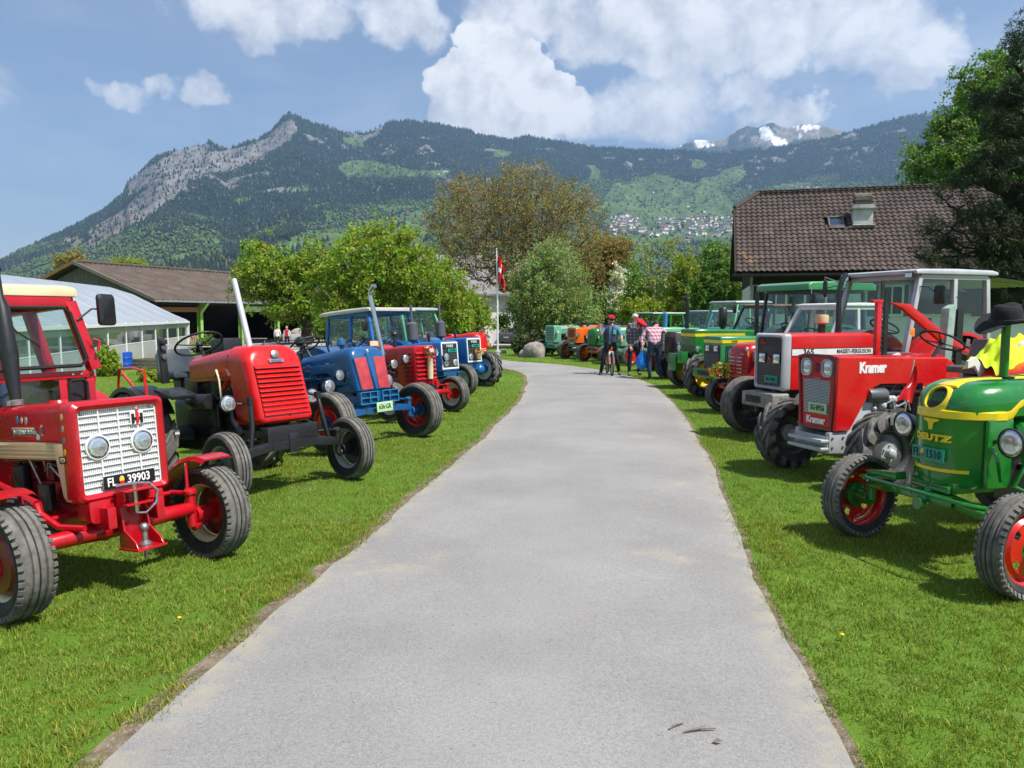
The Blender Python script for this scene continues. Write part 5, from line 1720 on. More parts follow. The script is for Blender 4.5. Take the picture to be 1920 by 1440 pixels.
 def axle(s, x, track, z, mat, kind='tube', king=.16, zc=None):
  """swinging front axle with king pins"""
  m = MB()
  e = track / 2 - king
  zz = z if zc is None else zc
  if kind == 'tube':
   m.tube([(x, -e, z), (x, -e * .5, z), (x, -.12, zz), (x, .12, zz), (x, e * .5, z), (x, e, z)], [.048, .056, .066, .066, .056, .048], 14)
  else:
   m.box((x, 0, zz), (.10, .5, .12))
   for sd in (-1, 1):
    m.hexa([(x - .045, sd * .2, zz - .05), (x + .045, sd * .2, zz - .05), (x + .045, sd * e, z - .045), (x - .045, sd * e, z - .045), (x - .045, sd * .2, zz + .05), (x + .045, sd * .2, zz + .05), (x + .045, sd * e, z + .045), (x - .045, sd * e, z + .045)])
  o = s.part('front_axle', m, mat, .006, smooth_angle=50)
  for sd in (-1, 1):
   m = MB()
   m.cyl((x, sd * e, z - .13), (x, sd * e, z + .12), .036, seg=12)
   m.cyl((x, sd * e, z - .14), (x, sd * (track / 2 - .02), z - .08), .034, seg=10)
   m.tube([(x, sd * e, z + .11), (x - .16, sd * (e - .05), z + .12)], .020, 8)
   m.lathe([(0, 0), (.05, 0), (.05, .02), (.03, .04), (0, .045)], (x, sd * e, z + .11), seg=12)
   s.part('steering_knuckle', m, mat, parent=o)
  m = MB(); m.tube([(x - .15, -e + .05, z + .12), (x - .15, e - .05, z + .12)], .016, 8); s.part('tie_rod', m, mat, parent=o)
  return o
 def exhaust(s, path, r, mat, muffler=None, mm=None):
  m = MB(); m.tube(path, r, 12)
  o = s.part('exhaust', m, mat, smooth_angle=50)
  if muffler:
   (x, y, z0, z1, rm) = muffler
   m = MB(); m.lathe([(0, z0), (rm * .5, z0), (rm, z0 + .05), (rm, z1 - .05), (rm * .5, z1), (0, z1)], (x, y, 0), seg=18); s.part('muffler', m, mm or mat, parent=o, smooth_angle=50)
  return o
 def pane(s, pts, parent, name='window_pane', mat=None, t=.006):
  P = [Vector(p) for p in pts]
  n = (P[1] - P[0]).cross(P[2] - P[0]).normalized() * t
  m = MB(); k = len(P)
  m.add([p + n * .5 for p in P] + [p - n * .5 for p in P], [tuple(range(k)), tuple(range(k, 2 * k))[::-1]] + [(i, k + i, k + (i + 1) % k, (i + 1) % k) for i in range(k)])
  return s.part(name, m, mat or CAB_GLASS, parent=parent)
 def beam(s, name, a, b, w, mat, parent, d=None):
  """square bar between two points"""
  a, b = Vector(a), Vector(b)
  t = (b - a).normalized()
  u = t.cross(Vector((0, 1, 0)))
  u = u.normalized() if u.length > .05 else t.cross(Vector((0, 0, 1))).normalized()
  v = t.cross(u)
  h, k = w / 2, (d or w) / 2
  m = MB(); m.loft([[p + u * sx * h + v * sy * k for sx, sy in ((-1, -1), (1, -1), (1, 1), (-1, 1))] for p in (a, b)])
  return s.part(name, m, mat, .006, parent=parent)
 def cab(s, x0, x1, z0, z1, hw, mat, roof_mat, rake=.15, hwt=None, roof_h=.08, over=.08, mid=None, zs=None, bw=.055, name='cab', doors=True, roof_over_y=.05, tilt=0.0):
  """x0 front at the sill, x1 rear; windscreen raked back by 'rake'; pillars, roof and glass are separate"""
  hwt = hwt or hw * .9
  zs = z0 if zs is None else zs
  c = MB()
  m0 = z0 - .06
  c.loft([rrect(x0, hw, m0, z0, .02, .02), rrect(x1, hw, m0, z0, .02, .02)])
  cab = s.part(name, c, mat, .006)
  xm = mid if mid is not None else (x0 + x1) / 2 - .05
  F = lambda sd: (Vector((x0, sd * hw, z0)), Vector((x0 - rake, sd * hwt, z1)))
  Mi = lambda sd: (Vector((xm, sd * hw, zs)), Vector((xm - .02, sd * hwt, z1)))
  B = lambda sd: (Vector((x1, sd * hw, z0)), Vector((x1 + .04, sd * hwt, z1)))
  for sd in (-1, 1):
   for q in (F, Mi, B):
    a, b = q(sd)
    s.beam('pillar', a, b, bw, mat, cab)
   s.beam('roof_rail', F(sd)[1], B(sd)[1], bw, mat, cab)
   if zs < z0:
    pass
   ins = Vector((0, sd * -.004, 0))
   s.pane([F(sd)[0] + ins, Mi(sd)[0] + ins, Mi(sd)[1] + ins, F(sd)[1] + ins], cab)
   s.pane([Mi(sd)[0] + ins, B(sd)[0] + ins, B(sd)[1] + ins, Mi(sd)[1] + ins], cab)
  s.beam('roof_rail', F(-1)[1], F(1)[1], bw, mat, cab)
  s.beam('roof_rail', B(-1)[1], B(1)[1], bw, mat, cab)
  s.pane([F(-1)[0], F(1)[0], F(1)[1], F(-1)[1]], cab, 'windscreen')
  s.pane([B(-1)[0], B(1)[0], B(1)[1], B(-1)[1]], cab, 'rear_window')
  m = MB()
  ro = roof_over_y
  zt = z1 + bw / 2
  fx, bx = x0 - rake + over, x1 - over
  m.loft([rrect(fx, hwt + ro, zt, zt + roof_h * .7, .03, .012), rrect(fx - .1, hwt + ro, zt, zt + roof_h, .04, .012), rrect((fx + bx) / 2, hwt + ro, zt, zt + roof_h * 1.15, .05, .012), rrect(bx + .1, hwt + ro, zt, zt + roof_h, .04, .012), rrect(bx, hwt + ro, zt, zt + roof_h * .7, .03, .012)])
  s.part('roof', m, roof_mat, .008, parent=cab)
  a, b = F(-1)[1].lerp(F(1)[1], .5), F(-1)[0].lerp(F(1)[0], .7)
  m = MB(); nn = Vector((.02, 0, 0)); m.tube([a + nn, a.lerp(b, .45) + nn], .006, 5); m.tube([a.lerp(b, .3) + nn * .8 + Vector((0, -.12, .05)), a.lerp(b, .45) + nn * .8 + Vector((0, .16, -.1))], .007, 5); s.part('wiper', m, P_BLACK, parent=cab)
  return cab
 def mirror(s, a, b, w, h, parent=None, yaw=0, mat=None):
  m = MB(); a, b = Vector(a), Vector(b)
  m.tube([a, a.lerp(b, .5) + Vector((0, 0, .05)), b], .008, 6)
  M = Matrix.Translation(b) @ Matrix.Rotation(R(yaw), 4, 'Z')
  secs = [[M @ Vector((x, y, z)) for (_, y, z) in rrect(0, w / 2 * f, -h / 2 * f, h / 2 * f, .035 * f, .035 * f)] for x, f in ((-.022, 1.0), (.005, 1.0), (.022, .8))]
  m.loft(secs)
  o = s.part('mirror', m, mat or P_BLACK, parent=parent)
  return o
 def panel(s, name, pts, t, mat, parent=None, bevel=.003):
  P = [Vector(p) for p in pts]
  n = (P[1] - P[0]).cross(P[2] - P[0]).normalized() * t
  m = MB(); k = len(P)
  m.add([p for p in P] + [p - n for p in P], [tuple(range(k)), tuple(range(k, 2 * k))[::-1]] + [(i, k + i, k + (i + 1) % k, (i + 1) % k) for i in range(k)])
  return s.part(name, m, mat, bevel, parent)
def flower_bunch(label, pos, n, r, cols, seed, leafy=True, vase=None, cat='flowers'):
 """bouquet: every bloom a part of its own"""
 q = random.Random(seed)
 root = empty('flower_bouquet', pos)
 tag(root, label, cat)
 st, pm = MB(), {}
 for c in cols:
  m = MB()
  m.ball((0, 0, 0), (.014, .014, .012), 6, 4, 1)
  for k in range(6):
   a = k * math.pi / 3
   m.add([(0, 0, 0), (.022 * math.cos(a - .4), .022 * math.sin(a - .4), .012), (.046 * math.cos(a), .046 * math.sin(a), .018), (.022 * math.cos(a + .4), .022 * math.sin(a + .4), .012)], [(0, 1, 2, 3)])
  pm[c] = m.mesh('bloom', [plain('petal_%d' % c, [(.75, .42, .01), (.70, .03, .012), (.78, .24, .02), (.75, .62, .60), (.60, .02, .10)][c], .6, .2), plain('pollen', (.35, .14, .02), .8)])
 for k in range(n):
  d = Vector((q.gauss(0, 1), q.gauss(0, 1), q.gauss(0, .8))).normalized()
  d.z = abs(d.z) * .9 - .1
  p = d * r * q.uniform(.75, 1.05)
  o = link('bloom', pm[q.choice(cols)], root, p)
  o.rotation_euler = d.to_track_quat('Z', 'Y').to_euler()
  sc = q.uniform(.8, 1.3) * (r / .13) ** .5
  o.scale = (sc, sc, sc)
  st.tube([(0, 0, -r * .4), p * .97], .003, 4)
 for k in range(n):
  d = Vector((q.gauss(0, 1), q.gauss(0, 1), q.gauss(0, .7))).normalized() * r * .9
  s_ = Vector((q.gauss(0, 1), q.gauss(0, 1), q.gauss(0, 1))).normalized() * r * .28
  t_ = d.cross(s_).normalized() * r * .12
  st.add([d - s_, d + t_, d + s_, d - t_], [(0, 1, 2, 3)])
 st.build('stems', plain('stem_green', (.06, .14, .02), .7), root)
 if vase:
  vase.build('vase', P_CREAM, root)
 return root
# left row
def sticker(t, pos, w, h, mat, face='right', name='sticker', parent=None):
 m = MB()
 n = 16
 s = 1 if face == 'left' else -1
 pts = [(pos[0] + w / 2 * math.cos(2 * math.pi * k / n), pos[2] + h / 2 * math.sin(2 * math.pi * k / n)) for k in range(n)]
 m.prism(pts, 'y', pos[1], pos[1] + s * .003)
 return t.part(name, m, mat, parent=parent)
def ih_tractor():
 t = Tr('red tractor with white mesh grille, cream cab roof and black number plate 39903', (-2.49, 4.98), -31)
 t.pair(-.13, 1.41, .345, .20, .215, 'rib', P_DKRED, P_CREAM, off=.07, hub=P_IH)
 t.pair(-1.95, 1.42, .62, .34, .36, 'lug', P_CREAM, P_CREAM, off=.06)
 t.axle(-.13, 1.41, .40, P_IH, 'tube')
 t.rear_axle(-1.95, 1.42, .62, P_IH)
 t.trans(-2.1, -1.1, .22, .45, .95, P_IH)
 t.engine(-1.15, -.2, .24, .46, .98, P_DKRED, 3)
 m = MB(); m.box((-.5, .17, .50), (1.15, .06, .14)); m.box((-.5, -.17, .50), (1.15, .06, .14)); t.part('chassis_rail', m, P_IH, .008)
 m = MB(); m.loft([rrect(-1.36, .25, 1.0, 1.235, .06), rrect(-.7, .285, 1.0, 1.245, .06), rrect(-.13, .315, 1.0, 1.252, .05)]); hood = t.part('hood', m, P_IH, smooth_angle=45)
 m = MB(); m.lathe([(0, .02), (.06, .018), (.07, 0)], (-.75, 0, 1.245), seg=16); t.part('fuel_cap', m, P_IH, parent=hood)
 m = MB()
 o1 = rrect(-.14, .325, .605, 1.255, .045, .045, 6); o2 = rrect(-.03, .322, .61, 1.25, .05, .05, 6); o3 = rrect(-.012, .300, .632, 1.228, .04, .04, 6); o4 = rrect(-.03, .272, .66, 1.20, .02, .02, 6); o5 = rrect(-.07, .272, .66, 1.20, .02, .02, 6)
 m.loft([o1, o2, o3, o4, o5], caps=False)
 m.loft([o1, rrect(-.139, .05, .9, .95, .01, .01, 6)], caps=False)
 nose = t.part('nose', m, P_IH, smooth_angle=50)
 m = MB(); m.box((-.062, 0, .93), (.012, .545, .54)); gr = t.part('grille', m, M_WIRE)
 hm = MB(); hm.box((0, 0, 0), (.014, .545, .0075)); hme = hm.mesh('grille_bar', P_WHITE)
 for k in range(14):
  link('grille_bar', hme, gr, (-.051, 0, .664 + .0415 * k))
 vm = MB(); vm.box((0, 0, 0), (.014, .008, .54)); vme = vm.mesh('grille_bar', P_WHITE)
 for k in range(5):
  link('grille_bar', vme, gr, (-.049, -.2675 + .13375 * k, .93))
 for y in (-.155, .155):
  m = MB(); m.lathe([(.068, 0), (.072, .012), (.080, .012), (.084, 0)], (-.047, y, .955), 'x', 28); t.part('lamp_ring', m, P_WHITE, parent=gr)
  t.lamp((-.043, y, .955), .066, M_CHROME)
 m = MB(); m.box((-.043, .13, 1.118), (.008, .095, .092)); t.part('emblem_field', m, P_WHITE, parent=gr)
 em = MB()
 for y in (-.031, .031):
  em.box((-.036, .13 + y, 1.112), (.010, .018, .066))
 em.box((-.036, .13, 1.112), (.010, .06, .014))
 t.part('emblem', em, M_INKK, parent=gr)
 em = MB(); em.box((-.033, .13, 1.116), (.012, .019, .074)); em.box((-.033, .13, 1.168), (.012, .018, .016)); t.part('emblem', em, P_RED, parent=gr)
 for y, z in ((-.24, 1.185), (.24, 1.185)):
  m = MB(); m.lathe([(0, .006), (.010, .004), (.012, 0)], (-.04, y, z), 'x', 10); t.part('screw', m, M_STEEL, parent=gr)
 t.plate((-.022, .03, .715), .36, .088, ('FL', '39903'), M_PLATE_K, M_INKW, .078, shield=True)
 for sd, face in ((-1, 'right'), (1, 'left')):
  m = MB(); m.box((-.76, sd * .268, .945), (1.14, .02, .115))
  for k in range(4):
   m.box((-.77, sd * .283, .905 + k * .026), (1.08, .014, .012))
  tr_ = t.part('side_trim', m, P_CREAM, .002)
  m = MB(); m.prism([(-.255, 1.0), (-.10, 1.0), (-.10, .63), (-.155, .625), (-.19, .66)], 'y', sd * .30, sd * .322); t.part('cheek_plate', m, P_CREAM, .006)
  m = MB(); m.box((-.148, sd * .324, .895), (.075, .006, .045)); bd = t.part('badge', m, M_INKK)
  t.text('lettering', '423', .036, P_CREAM, (-.148, sd * .3285, .895), face, bd, bold=.0012, depth=.001)
  m = MB(); m.box((-.62, sd * .291, 1.075), (.36, .008, .058)); bd = t.part('badge', m, P_CREAM, .002)
  m = MB(); m.box((-.62, sd * .2955, 1.070), (.345, .004, .040)); t.part('badge_field', m, M_INKK, parent=bd)
  t.text('lettering', 'INTERNATIONAL', .040, M_INKW, (-.62, sd * .299, 1.070), face, bd, bold=.0008, depth=.001, squash=.98)
  if sd < 0:
   sticker(t, (-.40, -.298, 1.085), .060, .075, M_INKW); sticker(t, (-.40, -.3015, 1.083), .044, .050, P_DGREY)
   sticker(t, (-.46, -.296, 1.04), .060, .055, material('paint_green_badge', MATS['paint_deere_green'].node_tree and (lambda g: g.out(g.bsdf((.01, .22, .09), .4))))); sticker(t, (-.46, -.2995, 1.04), .042, .038, M_INKW)
   for k, c in enumerate((P_SKY, P_CREAM, P_GREY)):
    sticker(t, (-.72 + k * .055, -.2915, 1.155 - .004 * k), .028, .055 if k != 1 else .04, c)
   for k, c in enumerate((P_CREAM, P_GREY, P_SKY, P_YEL)):
    sticker(t, (-.118, -.3225, 1.17 - k * .075), .026, .042, c)
 m = MB(); m.loft([rrect(-.16, .26, .47, .615, .02, .04), rrect(-.015, .26, .47, .615, .02, .04)]); t.part('front_weight', m, P_IH, .006)
 m = MB()
 m.hexa([(.00, -.085, .28), (.012, -.085, .28), (.012, .085, .28), (.0, .085, .28), (.0, -.095, .66), (.012, -.095, .66), (.012, .095, .66), (.0, .095, .66)])
 for y in (-.088, .088):
  m.prism([(.0, .28), (.20, .28), (.17, .33), (.06, .40), (.035, .55), (.09, .60), (.09, .66), (.0, .66)], 'y', y - .006, y + .006)
 m.box((.105, 0, .278), (.21, .21, .014)); m.box((.06, 0, .655), (.13, .20, .012)); m.box((.06, 0, .565), (.12, .19, .012))
 hb = t.part('tow_bracket', m, P_IH, .003)
 m = MB(); m.ball((.13, 0, .405), .032, 14, 8); m.lathe([(.045, .285), (.045, .30), (.02, .32), (.018, .38), (0, .38)], (.13, 0, 0), seg=14); m.cyl((.13, 0, .20), (.13, 0, .28), .013, seg=8); t.part('tow_ball', m, M_STEEL, parent=hb)
 m = MB(); m.cyl((.065, 0, .50), (.065, 0, .69), .016, seg=12); m.tube([(.065, -.12, .70), (.065, 0, .695), (.065, .10, .68), (.075, .155, .62), (.075, .14, .54), (.07, .06, .49), (.068, .0, .50)], .010, 8); t.part('tow_pin', m, M_CHROME, parent=hb)
 m = MB(); m.tube([(-1.1, -.40, .80), (-.42, -.40, .64), (-.36, -.40, .62)], [.022, .022, .03], 8); m.tube([(-.36, -.40, .62), (-.33, -.40, .56), (-.2, -.36, .47), (-.02, -.30, .46)], [.03, .022, .022, .02], 8); t.part('steering_arm', m, P_IH)
 m = MB(); m.box((-.72, -.36, .52), (.28, .18, .19)); bt = t.part('battery', m, P_BLACK, .01)
 m = MB(); m.box((-.72, -.36, .63), (.24, .14, .02)); t.part('battery_lid', m, P_DGREY, .006, parent=bt)
 m = MB(); m.cyl((-.42, -.30, .56), (-.42, -.30, .73), .05, seg=14); fl = t.part('oil_filter', m, P_BLACK)
 m = MB(); m.tube([(-.15, 0, .36), (-.6, -.2, .34), (-1.2, -.3, .34)], .022, 8); t.part('drag_link', m, M_RUST)
 m = MB(); m.tube([(-.16, -.06, .62), (-.20, -.08, .32)], .03, 8); t.part('pivot_post', m, P_IH)
 for sd in (-1, 1):      # front mudguards
  m = MB()
  secs = []
  for k in range(11):
   a = R(72 + 118 * k / 10)
   r1 = .43
   secs.append([(-.13 + r1 * math.cos(a), sd * (.705 + w_), .345 + (r1 + dz) * math.sin(a)) for w_, dz in ((-.13, -.03), (-.11, 0), (.11, 0), (.13, -.03), (.11, -.012), (-.11, -.012))])
  m.loft(secs)
  m.tube([(-.18, sd * .56, .50), (-.19, sd * .58, .72), (-.18, sd * .62, .765)], .014, 6)
  t.part('front_fender', m, P_IH, smooth_angle=45)
 c = t.cab(-1.42, -2.85, 1.47, 2.03, .68, P_IH, P_CREAM, rake=.07, hwt=.56, roof_h=.10, over=.05, bw=.085, mid=-2.1)
 for sd in (-1, 1):
  t.panel('door_panel', [(-1.42, sd * .68, 1.42), (-2.85, sd * .68, 1.42), (-2.85, sd * .68, .85), (-1.5, sd * .64, .85)], .012, P_IH, c)
 for (y0, y1, z1_) in ((-.68, -.62, 1.42), (.39, .455, 1.42), (.615, .68, 1.42), (.39, .68, 1.21)):
  t.panel('cowl_panel', [(-1.44, y0, z1_), (-1.44, y1, z1_), (-1.44, y1, 1.0), (-1.44, y0, 1.0)], .012, P_IH, c)
 t.pane([(-1.435, -.62, 1.41), (-1.435, .39, 1.41), (-1.435, .39, 1.10), (-1.435, -.62, 1.10)], c)
 t.pane([(-1.435, .455, 1.40), (-1.435, .615, 1.40), (-1.435, .615, 1.21), (-1.435, .455, 1.21)], c)
 m = MB()
 m.tube([(-1.425, y, z) for y, z in ((.465, 1.20), (.465, 1.37), (.49, 1.395), (.585, 1.395), (.61, 1.37), (.61, 1.20))], .014, 6)
 fr = [(-1.375, -.61, 1.51), (-1.375, .55, 1.51), (-1.38, .605, 1.56), (-1.425, .525, 1.94), (-1.43, .48, 1.98), (-1.43, -.50, 1.98), (-1.375, -.61, 1.51)]
 m.tube(fr, .016, 6)
 t.part('window_gasket', m, M_RUBBER, parent=c)
 for y in (-.15, .08):
  t.beam('seat_upright', (-2.3, y, 1.2), (-2.34, y - .02, 2.0), .09, P_BLACK, c)
 m = MB(); m.tube([(-1.36, .66, 1.72), (-1.34, .70, 1.70), (-1.34, .68, 1.62)], .012, 6); t.part('door_handle', m, P_IH, parent=c)
 t.mirror((-1.42, .58, 1.88), (-1.36, .80, 1.96), .17, .26, c, yaw=14)
 for y in (.50, .57):
  m = MB(); m.lathe([(0, .012), (.010, .010), (.014, 0)], (-1.425, y, 1.44), 'x', 10); t.part('bolt', m, M_CHROME, parent=c)
 t.seat((-2.2, 0, 1.05))
 t.steer((-1.75, 0, 1.36), .21, 30, (-1.45, 0, 1.0))
 for y in (-.71, .71):
  t.fender(-1.95, y, .62, .36, P_IH, 0, 150)
 m = MB(); m.tube([(-.92, -.19, 1.19), (-.925, -.19, 1.30), (-.95, -.19, 1.60), (-.99, -.19, 1.94), (-1.0, -.19, 2.02), (-1.02, -.19, 2.20)], [.034, .036, .058, .050, .026, .026], 16); ex = t.part('exhaust', m, P_BLACK, smooth_angle=50)
 m = MB(); m.lathe([(.040, 0), (.046, .005), (.046, .04), (.040, .045)], (-.92, -.19, 1.245), seg=16); m.box((-.92, -.245, 1.268), (.03, .03, .03)); t.part('clamp', m, M_STEEL, parent=ex)
 m = MB(); m.lathe([(.03, 0), (.034, .01), (.034, .03), (.0, .03)], (-1.02, -.19, 2.19), seg=12); t.part('rain_cap', m, P_BLACK, parent=ex)
ih_tractor()
def louvre_tractor():
 t = Tr('bright red tractor with louvred round nose, black chassis and straight silver exhaust', (-2.23, 7.78), -39.8)
 t.pair(0, 1.47, .345, .175, .215, 'smooth', P_DGREY, P_GREY, off=.06, hub=P_BLACK)
 t.pair(-1.80, 1.42, .54, .33, .30, 'lug', P_DKRED, P_GREY, off=.06)
 t.axle(0, 1.47, .44, P_BLACK, 'bar', zc=.50)
 t.rear_axle(-1.8, 1.42, .54, P_BLACK)
 t.trans(-2.0, -1.2, .20, .45, .98, P_BLACK)
 t.engine(-1.3, -.30, .24, .48, 1.08, M_GRIME_SHADE, 4)
 m = MB(); m.box((-.62, .2, .58), (1.1, .05, .12)); m.box((-.62, -.2, .58), (1.1, .05, .12)); m.box((-.02, 0, .60), (.14, .60, .16)); m.box((.0, 0, .50), (.12, .12, .2)); t.part('chassis_rail', m, P_BLACK, .01)
 rk = .20
 m = MB()
 m.loft([rrect(-.46, .315, .70, 1.52, .15, .04, 8, rake=.13), rrect(-.16, .33, .70, 1.515, .17, .05, 8, rake=rk), rrect(-.075, .325, .705, 1.50, .17, .06, 8, rake=rk), rrect(-.03, .30, .725, 1.465, .15, .06, 8, rake=rk), rrect(-.018, .26, .75, 1.42, .12, .05, 8, rake=rk * .93)])
 nose = t.part('nose', m, P_RED, smooth_angle=60)
 fx = lambda z: -.016 - rk * (z - .72) / .78
 for k in range(11):
  z = .800 + .0475 * k
  w = .268
  m = MB(); m.prism([(fx(z) - .006, z + .030), (fx(z) + .026, z + .004), (fx(z) + .028, z - .004), (fx(z) + .004, z + .000)], 'y', -w, w); t.part('slat', m, P_RED, .002, parent=nose)
  m = MB(); m.prism([(fx(z - .013) - .004, z - .022), (fx(z - .013) + .003, z - .022), (fx(z) + .003, z - .001), (fx(z) - .004, z - .001)], 'y', -w * .97, w * .97); t.part('slot', m, M_INKK, parent=nose)  # black strip paints in the shade of the gap under each slat
 zb = 1.41
 m = MB(); m.lathe([(0, .012), (.040, .010), (.046, .006), (.048, 0)], (0, 0, 0), 'x', 22, M=Matrix.Translation((fx(zb) + .002, .0, zb)) @ Matrix.Rotation(-.25, 4, 'Y')); t.part('emblem', m, M_STEEL, parent=nose)
 M = Matrix.Translation((fx(1.345) + .006, .0, 1.345)) @ Matrix.Rotation(-.25, 4, 'Y')
 m = MB(); m.add([M @ Vector(p) for p in [(-.005, -.085, -.018), (.005, -.085, -.018), (.005, .085, -.018), (-.005, .085, -.018), (-.005, -.085, .018), (.005, -.085, .018), (.005, .085, .018), (-.005, .085, .018)]], [(0, 1, 2, 3), (4, 5, 6, 7), (0, 1, 5, 4), (1, 2, 6, 5), (2, 3, 7, 6), (3, 0, 4, 7)]); bd = t.part('badge', m, M_CHROME, .002, parent=nose)
 t.text('lettering', 'BÜHRER', .030, P_DGREY, (fx(1.345) + .0125, 0, 1.340), 'front', nose, tilt=-.25, bold=.001, depth=.001)
 m = MB(); m.prism([(.02 - .025, .765), (.02, .745), (.02 + .025, .765), (.02, .785)], 'x', fx(.765) - .004, fx(.765) + .004); t.part('crank_hole', m, M_INKK, parent=nose)
 m = MB(); m.loft([rrect(-1.62, .19, 1.16, 1.43, .10, .02, 8), rrect(-1.1, .24, 1.16, 1.475, .12, .02, 8), rrect(-.60, .285, 1.16, 1.51, .14, .02, 8)]); hood = t.part('hood', m, P_RED, smooth_angle=60)
 for y in (-.288, .288):
  m = MB(); m.box((-1.1, y * .84, 1.205), (1.0, .012, .012), (0, 0, -.09 * (1 if y > 0 else -1) * -1)); t.part('hood_seam', m, P_DKRED, parent=hood)
  m = MB(); m.lathe([(0, .02), (.014, .014), (.016, 0)], (-.56, y * 1.08, 1.42), 'y' , 10); t.part('latch', m, M_STEEL, parent=hood)
 m = MB(); m.tube([(-.66, .02, 1.40), (-.69, .02, 1.54), (-.90, .02, 2.26)], [.040, .034, .032], 16); t.part('exhaust', m, plain('aluminium_paint', (.56, .57, .60), .42, .06, 5, .35), smooth_angle=50)
 for sd in (-1, 1):
  t.lamp((-.30, sd * .50, .94), .080, P_BLACK, (1, sd * .1, 0), (-.30, sd * .30, .92))
  m = MB(); m.tube([(-.14, sd * .33, .98), (-.06, sd * .40, .95), (-.02, sd * .42, .70), (.0, sd * .47, .46)], [.016, .024, .026, .022], 10); m.cyl((-.06, sd * .40, .92), (-.06, sd * .40, .99), .036, seg=12); t.part('strut', m, P_BLACK)
  m = MB(); m.tube([(-.75, sd * .22, .98), (-.45, sd * .36, .74), (-.2, sd * .42, .62)], .03, 8); t.part('steering_arm', m, P_BLACK)
  t.fender(-1.8, sd * .72, .54, .30, P_BLACK, 30, 140, skirt=False)
  m = MB(); m.box((-1.22, sd * .56, 1.06), (.40, .30, .04), (0, .22, 0)); t.part('footboard', m, P_BLACK, .01)
 m = MB(); m.lathe([(0, -.19), (.075, -.19), (.09, -.17), (.09, .17), (.075, .19), (0, .19)], (-1.02, -.40, .95), 'x', 18); t.part('air_tank', m, P_BLACK, smooth_angle=50)
 m = MB(); m.box((-1.42, -.58, 1.42), (.055, .07, .50), (0, -.06, 0)); m.box((-1.39, -.58, 1.62), (.09, .06, .05)); t.part('lamp_post', m, P_BLACK, .008)
 for z in (1.56, 1.46):
  m = MB(); m.lathe([(0, 0), (.032, 0), (.030, .02), (0, .025)], (-1.385, -.58, z), 'x', 12); t.part('reflector', m, P_DGREY)
 m = MB(); m.tube([(-1.42, -.78, 1.02), (-1.45, -.78, 1.32), (-1.7, -.78, 1.36), (-2.05, -.78, 1.36), (-2.12, -.78, 1.05)], .015, 7); m.tube([(-2.05, -.78, 1.36), (-1.92, -.62, 1.05)], .015, 7); t.part('guard_rail', m, P_RED)
 t.steer((-1.72, 0, 1.60), .265, 28, (-1.45, 0, 1.25))
 t.seat((-2.15, 0, 1.22), w=.48, back=.30)
 m = MB(); m.box((-1.52, 0, 1.30), (.10, .16, .30)); m.box((-1.62, -.10, 1.12), (.3, .18, .2)); t.part('dashboard', m, P_BLACK, .02)
 m = MB(); m.tube([(-.95, -.26, 1.22), (-.80, -.32, 1.28), (-.72, -.34, 1.18), (-.66, -.36, .95)], .012, 7); t.part('fuel_line', m, P_CREAM)
 m = MB(); m.box((-1.9, .45, 1.55), (.3, .25, .22)); m.box((-1.9, .45, 1.35), (.1, .1, .3)); t.part('tool_box', m, P_BLACK, .015)
louvre_tractor()
